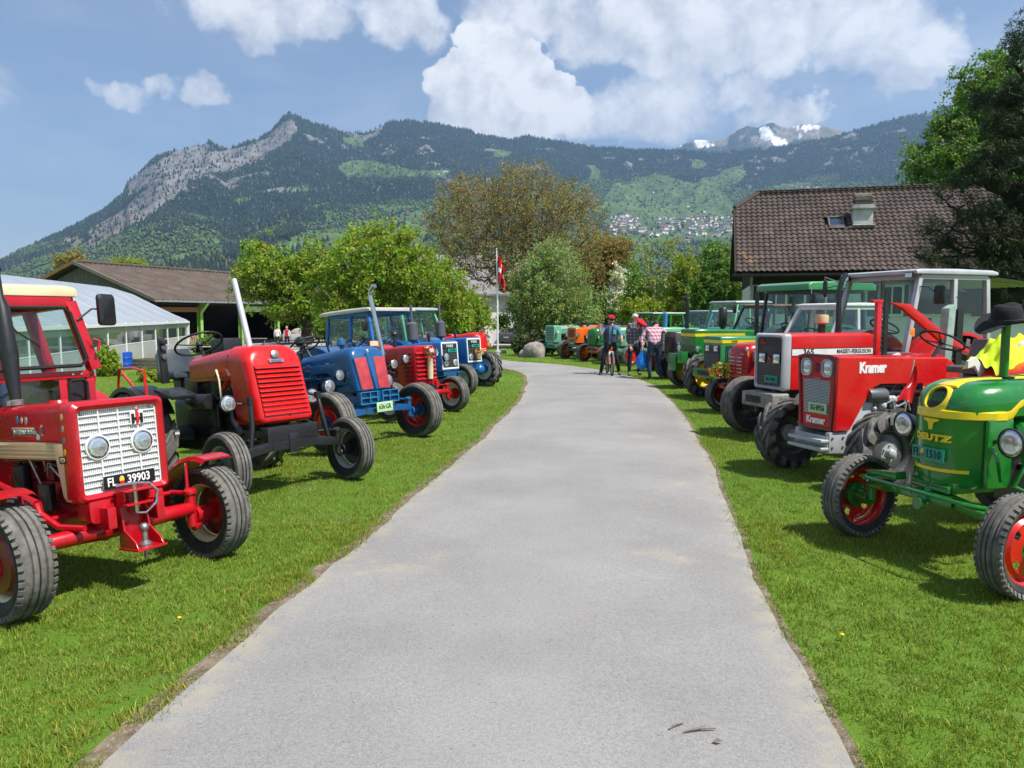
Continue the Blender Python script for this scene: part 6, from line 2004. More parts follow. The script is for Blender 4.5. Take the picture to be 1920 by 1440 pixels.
def fordson():
 t = Tr('dark blue tractor with twin red mesh grille panels and plate 636 GR', (-1.85, 10.62), -35.1)
 t.pair(0, 1.70, .40, .25, .235, 'smooth', P_RED, P_RED, off=.06, hub=P_BLUE)
 t.pair(-1.95, 1.50, .68, .36, .40, 'lug', P_RED, P_RED, off=.06)
 t.axle(0, 1.70, .46, P_BLUE, 'bar', king=.20, zc=.50)
 t.rear_axle(-1.95, 1.5, .68, P_BLUE)
 t.trans(-2.1, -1.2, .24, .5, 1.0, P_BLUE)
 t.engine(-1.25, -.25, .25, .50, 1.05, P_BLUE, 6)
 m = MB(); m.loft([rrect(-.36, .30, .74, 1.36, .12, .03, 7, rake=.05), rrect(-.09, .315, .74, 1.375, .13, .03, 7, rake=.12), rrect(-.02, .305, .745, 1.36, .12, .03, 7, rake=.13), rrect(.012, .27, .77, 1.31, .09, .03, 7, rake=.12)]); nose = t.part('nose', m, P_BLUE, smooth_angle=60)
 fx = lambda z: .020 - .12 * (z - .77) / .54
 M_RM = plain('red_mesh', (.40, .035, .045), .55, .25, 9, bump=.8, bscale=260, bdist=.003)
 for sd in (-1, 1):
  P = [(sd * .055, .785), (sd * .265, .775), (sd * .285, 1.215), (sd * .075, 1.225)]
  P2 = [(fx(z), y, z) for y, z in P]
  if sd > 0:
   P2 = P2[::-1]
  t.panel('grille_panel', P2, .010, M_RM, nose)
  t.panel('grille_rim', [(fx(z) - .004, y * 1.0 + (.012 if abs(y) > .1 else -.012) * (1 if y > 0 else -1), z + (.012 if z > 1 else -.012)) for y, z in (P if sd < 0 else P[::-1])], .006, P_BLUE, nose)
 m = MB(); m.hexa([(fx(.78), -.03, .765), (fx(.78) + .03, -.015, .765), (fx(.78) + .03, .015, .765), (fx(.78), .03, .765), (fx(1.28), -.07, 1.29), (fx(1.28) + .02, -.05, 1.29), (fx(1.28) + .02, .05, 1.29), (fx(1.28), .07, 1.29)]); t.part('centre_blade', m, P_BLUE, .008, parent=nose)
 m = MB(); m.ball((fx(1.285) + .004, 0, 1.285), (.012, .035, .048), 14, 8); t.part('emblem', m, M_CHROME, parent=nose)
 m = MB(); m.loft([rrect(-1.28, .21, 1.10, 1.27, .10, .02, 6), rrect(-.8, .25, 1.10, 1.32, .11, .02, 6), rrect(-.34, .295, 1.08, 1.365, .12, .02, 6)]); t.part('hood', m, P_BLUE, smooth_angle=60)
 for sd in (-1, 1):
  m = MB(); m.prism([(-1.22, 1.13), (-.32, 1.17), (-.32, .76), (-.44, .76), (-.52, .98), (-.68, 1.05), (-1.0, 1.04), (-1.06, .98), (-1.22, .98)], 'y', sd * .268, sd * .292); sp = t.part('side_panel', m, P_BLUE, .008)
  t.text('lettering', 'FORDSON\nMAJOR', .045, M_STEEL, (-1.06, sd * .297, 1.10), 'right' if sd < 0 else 'left', sp, depth=.002)
  m = MB(); m.box((-.6, sd * .298, 1.165), (.07, .012, .012)); m.box((-1.0, sd * .298, 1.155), (.07, .012, .012)); t.part('catch', m, M_CHROME, parent=sp)
  t.lamp((-.30, sd * .56, .86), .095, P_BLACK, (1, 0, 0), (-.34, sd * .28, .84))
  t.lamp((-.26, sd * .40, 1.00), .078, P_BLACK, (1, 0, 0), (-.28, sd * .30, .90))
  t.fender(-1.95, sd * .75, .68, .40, P_BLUE, 5, 150)
 m = MB(); m.box((.03, 0, .665), (.04, .74, .17)); m.box((-.4, .24, .60), (.9, .05, .2)); m.box((-.4, -.24, .60), (.9, .05, .2)); fr = t.part('front_frame', m, P_BLUE, .008)
 for y in (-.36, -.19, -.05, .05, .19, .36):
  m = MB(); m.box((.065, y, .665), (.05, .012, .17)); t.part('rib', m, P_SKY, parent=fr)
 for z in (.584, .665, .746):
  for sd in (-1, 1):
   m = MB(); m.box((.065, sd * .205, z), (.05, .30, .010)); t.part('rib', m, P_SKY, parent=fr)
 for k in range(10):
  m = MB(); m.lathe([(0, .012), (.011, .010), (.012, 0)], (.050, -.30 + (k % 5) * .145 + .01, .625 + .08 * (k // 5)), 'x', 8); t.part('bolt', m, P_BLUE, parent=fr)
 t.plate((.12, .04, .525), .31, .135, '636·GR', M_PLATE_G, M_INKK, .095, squash=.8)
 m = MB(); m.box((.09, .04, .56), (.05, .1, .1)); t.part('plate_bracket', m, P_BLUE)
 m = MB(); m.tube([(-.62, 0, 1.28), (-.62, 0, 1.42)], .025, 10); m.lathe([(.03, 1.40), (.07, 1.42), (.065, 1.45), (.05, 1.50), (.0, 1.52)], (-.62, 0, 0), seg=16); t.part('precleaner', m, P_BLUE)
 t.exhaust([(-.14, .33, .80), (-.14, .33, 1.30), (-.30, .33, 2.08), (-.29, .33, 2.16), (-.25, .33, 2.21), (-.20, .33, 2.235)], .033, M_CHROME)
 m = MB(); m.tube([(-.14, .25, .85), (-.14, .33, .85)], .04, 10); t.part('manifold', m, M_RUST)
 t.steer((-1.42, 0, 1.46), .235, 30, (-1.2, 0, 1.15))
 t.seat((-1.95, 0, 1.15))
 m = MB(); m.ball((-1.62, .10, 1.52), .085, 14, 10); m.cyl((-1.62, .10, 1.2), (-1.62, .10, 1.48), .02, seg=8); t.part('horn', m, P_BLACK)
 m = MB(); m.tube([(-1.35, -.45, 1.2), (-1.45, -.45, 1.50), (-1.45, .45, 1.50), (-1.35, .45, 1.2)], .018, 8); t.part('hand_rail', m, P_BLACK)
fordson()
# plainer builder for the tractors further off
def gen(label, loc, head, c, hw=.29, z0=.62, z1=1.30, zl=1.0, nx=.18, hl=1.3, nose='box', wheel=None, rear=None, under=None, cab=None, exhaust=None, lamps=None, face=None, plate=None, fenders=True, wb=1.9, seat=True):
 t = Tr(label, loc, head)
 under = under or P_DGREY
 fw = dict(r=.34, w=.19, rr=.21, kind='smooth', mat=P_GREY, track=1.4)
 fw.update(wheel or {})
 rw = dict(r=.64, w=.36, rr=.37, kind='lug', mat=fw['mat'], track=1.5)
 rw.update(rear or {})
 t.pair(0, fw['track'], fw['r'], fw['w'], fw['rr'], fw['kind'], fw['mat'], fw.get('mat2'), off=fw.get('off', .06), hub=fw.get('hub'))
 t.pair(-wb, rw['track'], rw['r'], rw['w'], rw['rr'], rw['kind'], rw['mat'], off=.06)
 t.axle(0, fw['track'], fw['r'] + .06, fw.get('axle', under), fw.get('akind', 'tube'))
 t.rear_axle(-wb, rw['track'], rw['r'], under)
 t.trans(-wb - .15, -1.05, .22, .48, 1.0, under)
 t.engine(-1.1, nx - .35, .23, .50, zl + .04, fw.get('emat', M_GRIME_SHADE), int(loc[1] * 7), pipes=True)
 m = MB(); m.box((-.45, .19, .56), (1.25, .05, .13)); m.box((-.45, -.19, .56), (1.25, .05, .13)); m.box((nx - .12, 0, .56), (.2, .42, .12)); t.part('chassis_rail', m, under, .008)
 if nose == 'box':
  m = MB(); m.loft([rrect(nx - .42, hw, z0, z1, .06, .02), rrect(nx - .03, hw, z0, z1, .06, .02), rrect(nx, hw * .96, z0 + .012, z1 - .015, .05, .02)]); t.nose = t.part('nose', m, c, smooth_angle=45)
  m = MB(); m.loft([rrect(nx - hl - .2, hw * .92, zl, z1 - .03, .06, .02), rrect(nx - .41, hw, zl, z1 + .001, .06, .02)]); t.hood = t.part('hood', m, c, smooth_angle=45)
 else:
  m = MB(); m.loft([rrect(nx - .42, hw, z0, z1, .14, .04, 8), rrect(nx - .16, hw, z0, z1 - .005, .15, .05, 8), rrect(nx - .06, hw * .95, z0 + .01, z1 - .035, .15, .06, 8), rrect(nx - .01, hw * .78, z0 + .04, z1 - .10, .13, .06, 8), rrect(nx + .01, hw * .5, z0 + .1, z1 - .19, .09, .05, 8)]); t.nose = t.part('nose', m, c, smooth_angle=70)
  m = MB(); m.loft([rrect(nx - hl - .2, hw * .8, zl, z1 - .08, .12, .02, 8), rrect(nx - .41, hw, zl, z1 + .001, .14, .02, 8)]); t.hood = t.part('hood', m, c, smooth_angle=60)
 if fenders:
  for sd in (-1, 1):
   t.fender(-wb, sd * rw['track'] / 2, rw['r'], rw['w'] + .04, fenders if not isinstance(fenders, bool) else c, 5, 150)
 t.steer((nx - hl - .30, 0, z1 + .14), .22, 32, (nx - hl - .05, 0, z1 - .15))
 if seat:
  t.seat((-wb - .02, 0, 1.08))
 for (pos, r_, mt) in lamps or []:
  t.lamp(pos, r_, mt, (1, 0, 0), (pos[0] - .05, math.copysign(hw * .9, pos[1]), pos[2]) if abs(pos[1]) > hw else None)
 if exhaust:
  t.exhaust(*exhaust[0], **exhaust[1])
 if cab:
  t.cabo = t.cab(**cab)
 if plate:
  t.plate(**plate)
 return t
def rect_lamp(t, x, y, z, w, h, parent=None):
 m = MB(); m.box((x, y, z), (.02, w, h)); o = t.part('headlight', m, P_BLACK, .006, parent=parent)
 m = MB(); m.loft([rrect(x + .010, w / 2 * .88, z - h / 2 * .86, z + h / 2 * .86, .012, .012, cy=y), rrect(x + .018, w / 2 * .7, z - h / 2 * .7, z + h / 2 * .7, .012, .012, cy=y)]); t.part('lens', m, M_LENS, parent=o)
def left_rest():
 t = gen('crimson tractor with louvred front carrying a tulip vase, behind the dark blue one', (-1.55, 13.6), -36, P_RED2, .27, .55, 1.26, .98, .10, 1.5, 'box',
   wheel=dict(r=.335, w=.20, rr=.215, mat=P_WHITE, track=1.62, hub=P_RED2, akind='tube', axle=P_RED2, emat=P_DKRED), rear=dict(mat=P_WHITE), under=P_RED2,
   lamps=[((-.18, -.50, .96), .085, P_BLACK), ((-.05, -.335, 1.04), .08, P_BLACK), ((-.18, .50, .96), .085, P_BLACK)])
 for k in range(7):
  z = .66 + k * .075
  m = MB(); m.prism([(.092, z + .040), (.135, z + .006), (.135, z - .004), (.095, z + .008)], 'y', -.25, .25); t.part('slat', m, P_RED2, .002, parent=t.nose)
  m = MB(); m.box((.098, 0, z - .008), (.008, .49, .028)); t.part('slot', m, M_INKK, parent=t.nose)
  for sd in (-1, 1):
   m = MB(); m.box((-.06, sd * .272, z - .004), (.20, .006, .026)); t.part('slot', m, M_INKK, parent=t.nose)
 m = MB(); m.box((-.85, -.262, 1.155), (.52, .010, .045)); bd = t.part('badge', m, M_STEEL, .002)
 t.text('lettering', 'McCORMICK', .046, M_INKK, (-.85, -.2685, 1.155), 'right', bd, depth=.001)
 m = MB(); m.ball((.115, 0, 1.2), (.01, .03, .035), 10, 6); t.part('emblem', m, M_CHROME, parent=t.nose)
 m = MB(); m.tube([(-.62, .0, 1.2), (-.62, 0, 1.50)], .035, 12); m.lathe([(.05, 1.48), (.075, 1.50), (.06, 1.54), (0, 1.55)], (-.62, 0, 0), seg=14); t.part('air_intake', m, P_BLACK)
 m = MB(); m.lathe([(0, .02), (.09, .018), (.10, 0)], (.12, .2, .56), 'x', 18); t.part('front_weight', m, P_RED2)
 m = MB(); m.box((.16, .08, .50), (.08, .10, .12)); t.part('coupling', m, P_BLACK, .01)
 m = MB(); m.box((-1.05, -.10, 1.36), (.012, .26, .09), (0, 0, .2)); t.part('sign_plate', m, P_CREAM)
 vz = MB(); vz.lathe([(0, -.46), (.05, -.46), (.055, -.3), (.048, -.12), (.055, -.10), (.0, -.10)], seg=12)
 p = t.root.matrix_basis @ Vector((.20, .03, 1.12))
 flower_bunch('tulips in a cream vase fixed to the louvred red nose', p, 16, .13, [1, 1, 3, 3], 5, vase=vz)
 def ford(loc, label, wheel, cab, tex, plate_y, round_lamp):
  t = gen(label, loc, -36, P_FBLUE, .285, .60, 1.24, .96, .30, 1.6, 'box', wheel=wheel, rear=dict(mat=P_WHITE), under=P_BLUE, cab=cab)
  m = MB()
  m.box((.305, 0, 1.195), (.02, .53, .035)); m.box((.305, 0, .655), (.02, .53, .035)); m.box((.305, .25, .925), (.02, .03, .51)); m.box((.305, -.25, .925), (.02, .03, .51))
  fr = t.part('grille_frame', m, P_WHITE, .004)
  m = MB(); m.box((.300, 0, .925), (.008, .47, .51)); gr = t.part('grille', m, P_BLACK)
  for k in range(11):
   m = MB(); m.box((.307, 0, .70 + k * .034), (.006, .46, .010)); t.part('grille_bar', m, P_DGREY, parent=gr)
  m = MB(); m.box((.313, 0, 1.125), (.008, .36, .075)); bd = t.part('badge', m, M_STEEL, .002, parent=fr)
  m = MB(); m.box((.318, 0, 1.125), (.004, .34, .060)); t.part('badge_field', m, M_INKK, parent=fr)
  t.text('lettering', 'FORD', .075, M_INKW, (.322, 0, 1.125), 'front', fr, bold=.001, spacing=1.15, depth=.001)
  t.plate((.322, plate_y, 1.03), .30, .075, 'GR 3080', M_PLATE_T, M_INKK, .06, squash=.8)
  for y in (-.15, .15):
   t.lamp((.318, y, .77), .062, P_WHITE)
  if round_lamp:
   t.lamp((.38, -.20, .90), .085, P_BLACK, (1, 0, 0), (.2, -.285, .90))
  t.exhaust([(-.72, .0, 1.20), (-.72, 0, tex)], .030, P_DGREY, muffler=(-.72, 0, 1.28, 1.72, .125), mm=P_DGREY)
  m = MB(); m.tube([(-.30, .05, 1.2), (-.30, .05, 1.36)], .028, 10); m.lathe([(.03, 1.34), (.05, 1.36), (.04, 1.44), (0, 1.46)], (-.30, .05, 0), seg=12); t.part('precleaner', m, P_BLACK)
  return t
 t = ford((-1.50, 16.45), 'blue tractor with big blue cab, cream roof and white framed grille', dict(r=.36, w=.22, rr=.22, mat=P_WHITE, track=1.5), dict(x0=-1.20, x1=-2.75, z0=1.16, z1=1.98, hw=.72, mat=P_FBLUE, roof_mat=P_OFFW, rake=.22, hwt=.62, roof_h=.09, over=.16, mid=-1.95, bw=.06, roof_over_y=.10), 2.10, .08, True)
 t.mirror((-1.3, -.66, 1.75), (-1.22, -.92, 1.70), .15, .24, t.cabo)
 for sd in (-1, 1):
  t.panel('door_panel', [(-1.2, sd * .72, 1.12), (-2.75, sd * .72, 1.12), (-2.75, sd * .72, .8), (-1.35, sd * .66, .8)], .012, P_FBLUE, t.cabo)
 t = ford((-1.10, 18.75), 'blue four-wheel-drive tractor with pale green cab and flowers on grille', dict(r=.44, w=.30, rr=.26, kind='lug', mat=P_WHITE, track=1.6, hub=P_FBLUE, axle=P_FBLUE, akind='bar', off=-.02), dict(x0=-1.25, x1=-2.65, z0=1.18, z1=2.0, hw=.70, mat=P_TEAL, roof_mat=P_GREY, rake=.2, hwt=.60, roof_h=.08, over=.12, mid=-1.95, bw=.06), 2.12, .05, False)
 for sd in (-1, 1):
  m = MB(); m.ball((0, sd * .52, .44), (.15, .16, .15), 14, 8); t.part('hub_reduction', m, P_FBLUE)
 vz = MB(); vz.lathe([(0, -.16), (.05, -.16), (.06, -.02), (0, -.02)], seg=10)
 p = t.root.matrix_basis @ Vector((.42, .03, .86))
 flower_bunch('small yellow pot of mixed flowers on the blue tractor grille', p, 14, .11, [0, 1, 2, 4], 9, vase=vz)
 t = gen('red round-nosed tractor hung with flower garlands at the row end', (-.95, 24.3), -36, P_RED, .30, .60, 1.30, .98, .12, 1.4, 'round', wheel=dict(r=.31, w=.16, rr=.2, mat=P_RED, track=1.25), under=P_RED, lamps=[((.05, .33, 1.0), .085, P_WHITE), ((.05, -.33, 1.0), .085, P_WHITE)])
 for k in range(6):
  m = MB(); m.box((.125 - .004 * k, 0, .70 + k * .06), (.02, .26, .02)); t.part('slat', m, P_CREAM, parent=t.nose)
 for k, (x, y, z) in enumerate([(.12, -.28, 1.12), (.15, .2, 1.12), (.10, .05, 1.30), (.1, -.3, .8), (.16, .28, .85)]):
  flower_bunch('flower garland tuft on the red round-nosed tractor', t.root.matrix_basis @ Vector((x, y, z)), 12, .10, [0, 1, 2, 3], 20 + k)['group'] = 'garland tufts on the red round-nosed tractor'
 gen('small grey tractor half hidden behind the dark blue tractor', (-4.2, 16.6), -36, P_GREY, .26, .60, 1.18, .95, .12, 1.3, 'round', wheel=dict(mat=P_GREY), under=P_GREY, lamps=[((.0, -.35, .95), .07, P_GREY), ((.0, .35, .95), .07, P_GREY)])
left_rest()
# right row
def bend_to(o_mesh, fn):
 """lay flat lettering onto a nose that curves away"""
 for v in o_mesh.vertices:
  v.co.z += fn(v.co.x)
def deutz():
 t = Tr('glossy green tractor with yellow trim, round nose and teal plate 1510', (3.04, 5.48), 196)
 t.pair(0, 1.46, .335, .165, .235, 'rib', P_RED, P_RED, off=.055, slots=5, hub=P_GREEN, steer=6)
 t.pair(-1.75, 1.35, .60, .30, .37, 'lug', P_RED, P_RED, off=.06)
 px = lambda y: .035 - .26 * (min(1, abs(y) / .305)) ** 2.7
 def plan(z, s=1.0, xr=-.30, n=14, grow=0.0, x0=0.0):
  ys = [(.305 + grow) * s * math.sin(math.pi / 2 * k / n) for k in range(-n, n + 1)]
  front = [(px(y / (s * (1 + grow / .305))) * 1.0 + grow + x0 - (1 - s) * .12, y, z) for y in ys]
  return front + [(xr, ys[-1], z), (xr, ys[0], z)]
 m = MB(); m.loft([plan(.585, .93), plan(.62, .99), plan(.70), plan(.9), plan(1.085)]); nose = t.part('nose', m, P_GREEN, smooth_angle=60)
 secs = []
 for x, w, zt, r_ in ((.012, .10, 1.165, .03), (-.005, .155, 1.205, .06), (-.04, .205, 1.25, .09), (-.10, .255, 1.292, .12), (-.20, .292, 1.322, .14), (-.34, .305, 1.336, .145), (-.8, .30, 1.336, .14), (-1.35, .27, 1.32, .13)):
  secs.append(rrect(x, w, 1.10, zt, min(r_, (zt - 1.10) * .9), .005, 8))
 m = MB(); m.loft(secs); hood = t.part('hood', m, P_GREEN, smooth_angle=70)
 m = MB(); m.loft([plan(1.07, 1, grow=.006), plan(1.075, 1, grow=.012), plan(1.125, 1, grow=.010), plan(1.135, .98, grow=.0)]); t.part('yellow_band', m, P_YEL, parent=nose, smooth_angle=50)
 for sd in (-1, 1):
  m = MB(); m.prism([(-.28, 1.07), (-.28, 1.125), (-.34, 1.14), (-.42, 1.205), (-.47, 1.222), (-1.34, 1.215), (-1.34, 1.17), (-.46, 1.178), (-.40, 1.15), (-.35, 1.085)], 'y', sd * .296, sd * .315); t.part('yellow_band', m, P_YEL, .004, parent=nose)
  m = MB(); m.prism([(-.30, 1.10), (-.38, 1.16), (-.46, 1.20), (-.46, 1.10)], 'y', sd * .25, sd * .306); t.part('hood_flank', m, P_GREEN, parent=hood)
 M = Matrix.Translation((-.010, 0, 1.205)) @ Matrix.Rotation(R(-34), 4, 'Y')
 def oval(a, b, x, n=28):
  return [M @ Vector((x, a * math.cos(2 * math.pi * k / n), b * math.sin(2 * math.pi * k / n))) for k in range(n)]
 m = MB(); m.loft([oval(.125, .120, -.03), oval(.098, .102, .014), oval(.084, .092, .018), oval(.080, .088, .004), oval(.080, .088, -.01)], caps=False); t.part('snout', m, P_YEL, parent=hood, smooth_angle=60)
 m = MB(); m.loft([oval(.082, .090, -.012), oval(.082, .090, .000)]); it = t.part('intake', m, M_INKK, parent=hood)
 for k in range(5):
  y = -.045 + .0225 * k
  h = .078 * math.sqrt(max(0, 1 - (y / .074) ** 2))
  m = MB(); m.tube([M @ Vector((.008, y, -h)), M @ Vector((.008, y, h))], .003, 6); t.part('intake_bar', m, P_BLACK, parent=hood)
 m = MB()
 crest = [(-.085, 1.296, .10), (-.14, 1.318, .075), (-.22, 1.331, .060), (-.34, 1.341, .05), (-.8, 1.341, .045), (-1.34, 1.325, .04)]
 m.loft([[(x, -w, z - .012), (x, w, z - .012), (x, w * .8, z + .003), (x, -w * .8, z + .003)] for x, z, w in crest]); t.part('crest_stripe', m, P_YEL, parent=hood, smooth_angle=50)
 em = MB(); pts = [(-.066, 1.062), (.066, 1.062), (.060, 1.046), (.028, 1.036), (.020, 1.02), (.013, .982), (-.013, .982), (-.020, 1.02), (-.028, 1.036), (-.060, 1.046)]
 n = len(pts)
 em.add([(px(y) + .001, y, z) for y, z in pts] + [(px(y) + .009, y, z) for y, z in pts], [tuple(range(n, 2 * n)), tuple(range(n))[::-1]] + [(i, (i + 1) % n, n + (i + 1) % n, n + i) for i in range(n)]); t.part('emblem', em, P_YEL, parent=nose)
 o = t.text('lettering', 'DEUTZ', .062, P_YEL, (.010, 0, .925), 'front', nose, bold=.004, depth=.003, squash=1.45, spacing=1.05)
 bend_to(o.data, lambda y: px(y))
 t.plate((.052, .0, .805), .285, .095, ('FL', '1510'), M_PLATE_T, M_INKK, .082, shield=True)
 m = MB(); m.box((.025, -.11, .805), (.05, .02, .03)); m.box((.025, .11, .805), (.05, .02, .03)); t.part('plate_bracket', m, P_GREEN)
 m = MB(); s0 = [(px(y), y) for y in [-.29 + .02 * k for k in range(27)]]
 m.loft([[(x + .002, y, .69), (x + .016, y, .692), (x + .016, y, .712), (x + .002, y, .715)] for x, y in s0]); t.part('trim_strip', m, P_YEL, parent=nose, smooth_angle=50)
 for sd in (-1, 1):
  m = MB(); m.prism([(-.14, .60), (-.14, 1.08), (-.36, 1.08), (-.36, .60)], 'y', sd * .29, sd * .312); t.part('side_sheet', m, P_GREEN, .006)
  m = MB(); m.box((-.145, sd * .314, .84), (.014, .012, .46)); t.part('seam', m, P_GREEN)
  t.lamp((-.17, sd * .47, .945), .095, P_BLACK, (1, 0, 0), (-.20, sd * .31, .93))
  t.fender(-1.75, sd * .68, .60, .32, P_GREEN, 0, 150)
  m = MB(); m.tube([(-.45, sd * .34, 1.0), (-.42, sd * .36, .75), (-.34, sd * .36, .62), (-.5, sd * .34, .55)], .016, 8); t.part('fuel_line', m, P_GREEN)
  m = MB(); m.tube([(-.16, sd * .33, .90), (-.16, sd * .38, .80), (-.22, sd * .36, .66)], .013, 7); t.part('lamp_stay', m, P_GREEN)
 t.engine(-1.25, -.36, .25, .5, 1.06, P_BLACK, 11)
 m = MB(); m.lathe([(.0, 0), (.12, .0), (.15, .03), (.15, .10), (.12, .13), (0, .13)], (-.56, .20, .92), 'x', 20); t.part('fan_shroud', m, P_GREEN)
 t.trans(-1.9, -1.15, .2, .45, .95, P_GREEN)
 t.rear_axle(-1.75, 1.35, .6, P_GREEN)
 m = MB(); m.box((-.45, .16, .58), (.9, .05, .08)); m.box((-.45, -.16, .58), (.9, .05, .08)); m.box((-.06, 0, .57), (.2, .34, .05)); t.part('chassis_rail', m, P_GREEN, .006)
 m = MB()
 for sd in (-1, 1):
  m.hexa([(-.06, sd * .03, .475), (.06, sd * .03, .475), (.05, sd * .60, .425), (-.05, sd * .60, .425), (-.07, sd * .03, .54), (.07, sd * .03, .54), (.055, sd * .60, .475), (-.055, sd * .60, .475)])
 m.box((.075, 0, .50), (.012, .5, .08)); ax = t.part('front_axle', m, P_GREEN, .006)
 m = MB(); m.cyl((.08, 0, .45), (.13, 0, .45), .045, seg=14); m.tube([(.10, 0, .46), (.0, 0, .56)], .035, 8); t.part('axle_pivot', m, P_GREEN, parent=ax)
 for sd in (-1, 1):
  m = MB(); m.cyl((0, sd * .59, .33), (0, sd * .59, .53), .032, seg=12); m.cyl((0, sd * .59, .36), (0, sd * .70, .345), .03, seg=10); m.tube([(0, sd * .59, .52), (.16, sd * .53, .545), (.20, sd * .45, .55)], .018, 8); t.part('steering_knuckle', m, P_GREEN, parent=ax)
 m = MB(); m.tube([(.19, -.46, .55), (.19, .46, .55)], .014, 8); t.part('tie_rod', m, P_GREEN, parent=ax)
 m = MB(); m.box((.08, -.36, .585), (.10, .30, .06), (.12, 0, 0)); t.part('tow_jaw', m, P_GREEN, .005)
 m = MB(); m.cyl((-.08, .06, .45), (-.12, .38, .44), .026, seg=12); t.part('damper', m, M_ZINC)
 m = MB(); m.cyl((.12, -.08, .50), (.12, -.08, .66), .012, seg=8); t.part('tow_pin', m, M_STEEL)
 t.exhaust([(-.60, 0, 1.32), (-.60, 0, 1.80)], .030, P_GREEN)
 m = MB(); m.lathe([(.03, 1.345), (.075, 1.348), (.07, 1.338)], (-.60, 0, 0), seg=16); t.part('exhaust_flange', m, P_BLACK)
 t.steer((-1.45, 0, 1.5), .21, 30, (-1.25, 0, 1.2))
 t.seat((-1.9, 0, 1.1), P_DKRED)
 h = MB()
 n, secs = 24, []
 for r_, z_, sq in ((.190, .02, 0), (.185, .015, 0), (.10, .028, 0), (.098, .05, 0), (.092, .10, 0), (.080, .135, .3), (.055, .145, .6), (.02, .128, .8), (.0, .122, 1)):
  ring = []
  for k in range(n):
   a = 2 * math.pi * k / n
   dz = .045 * math.cos(a * 2 + .6) * (1 if r_ > .15 else 0) * -1 + (.012 * math.cos(2 * a) * sq)
   ring.append((r_ * 1.05 * math.cos(a), r_ * .9 * math.sin(a), z_ + dz))
  secs.append(ring)
 h.loft(secs, caps=False)
 ho = h.build('hat', plain('black_felt', (.012, .012, .014), .95, .3, 20, bump=.4, bscale=200, bdist=.002), smooth_angle=70)
 hm = MB(); hm.lathe([(.100, .030), (.104, .034), (.102, .056), (.097, .058)], seg=24); hb = hm.build('hat_band', M_RUBBER, ho)
 ho.location = t.root.matrix_basis @ Vector((-.60, 0, 1.715)); ho.rotation_euler = (R(-6), R(8), R(200)); ho.scale = (1.12, 1.12, 1.12)
 tag(ho, 'black felt hat resting on the green exhaust pipe', 'hat')
deutz()
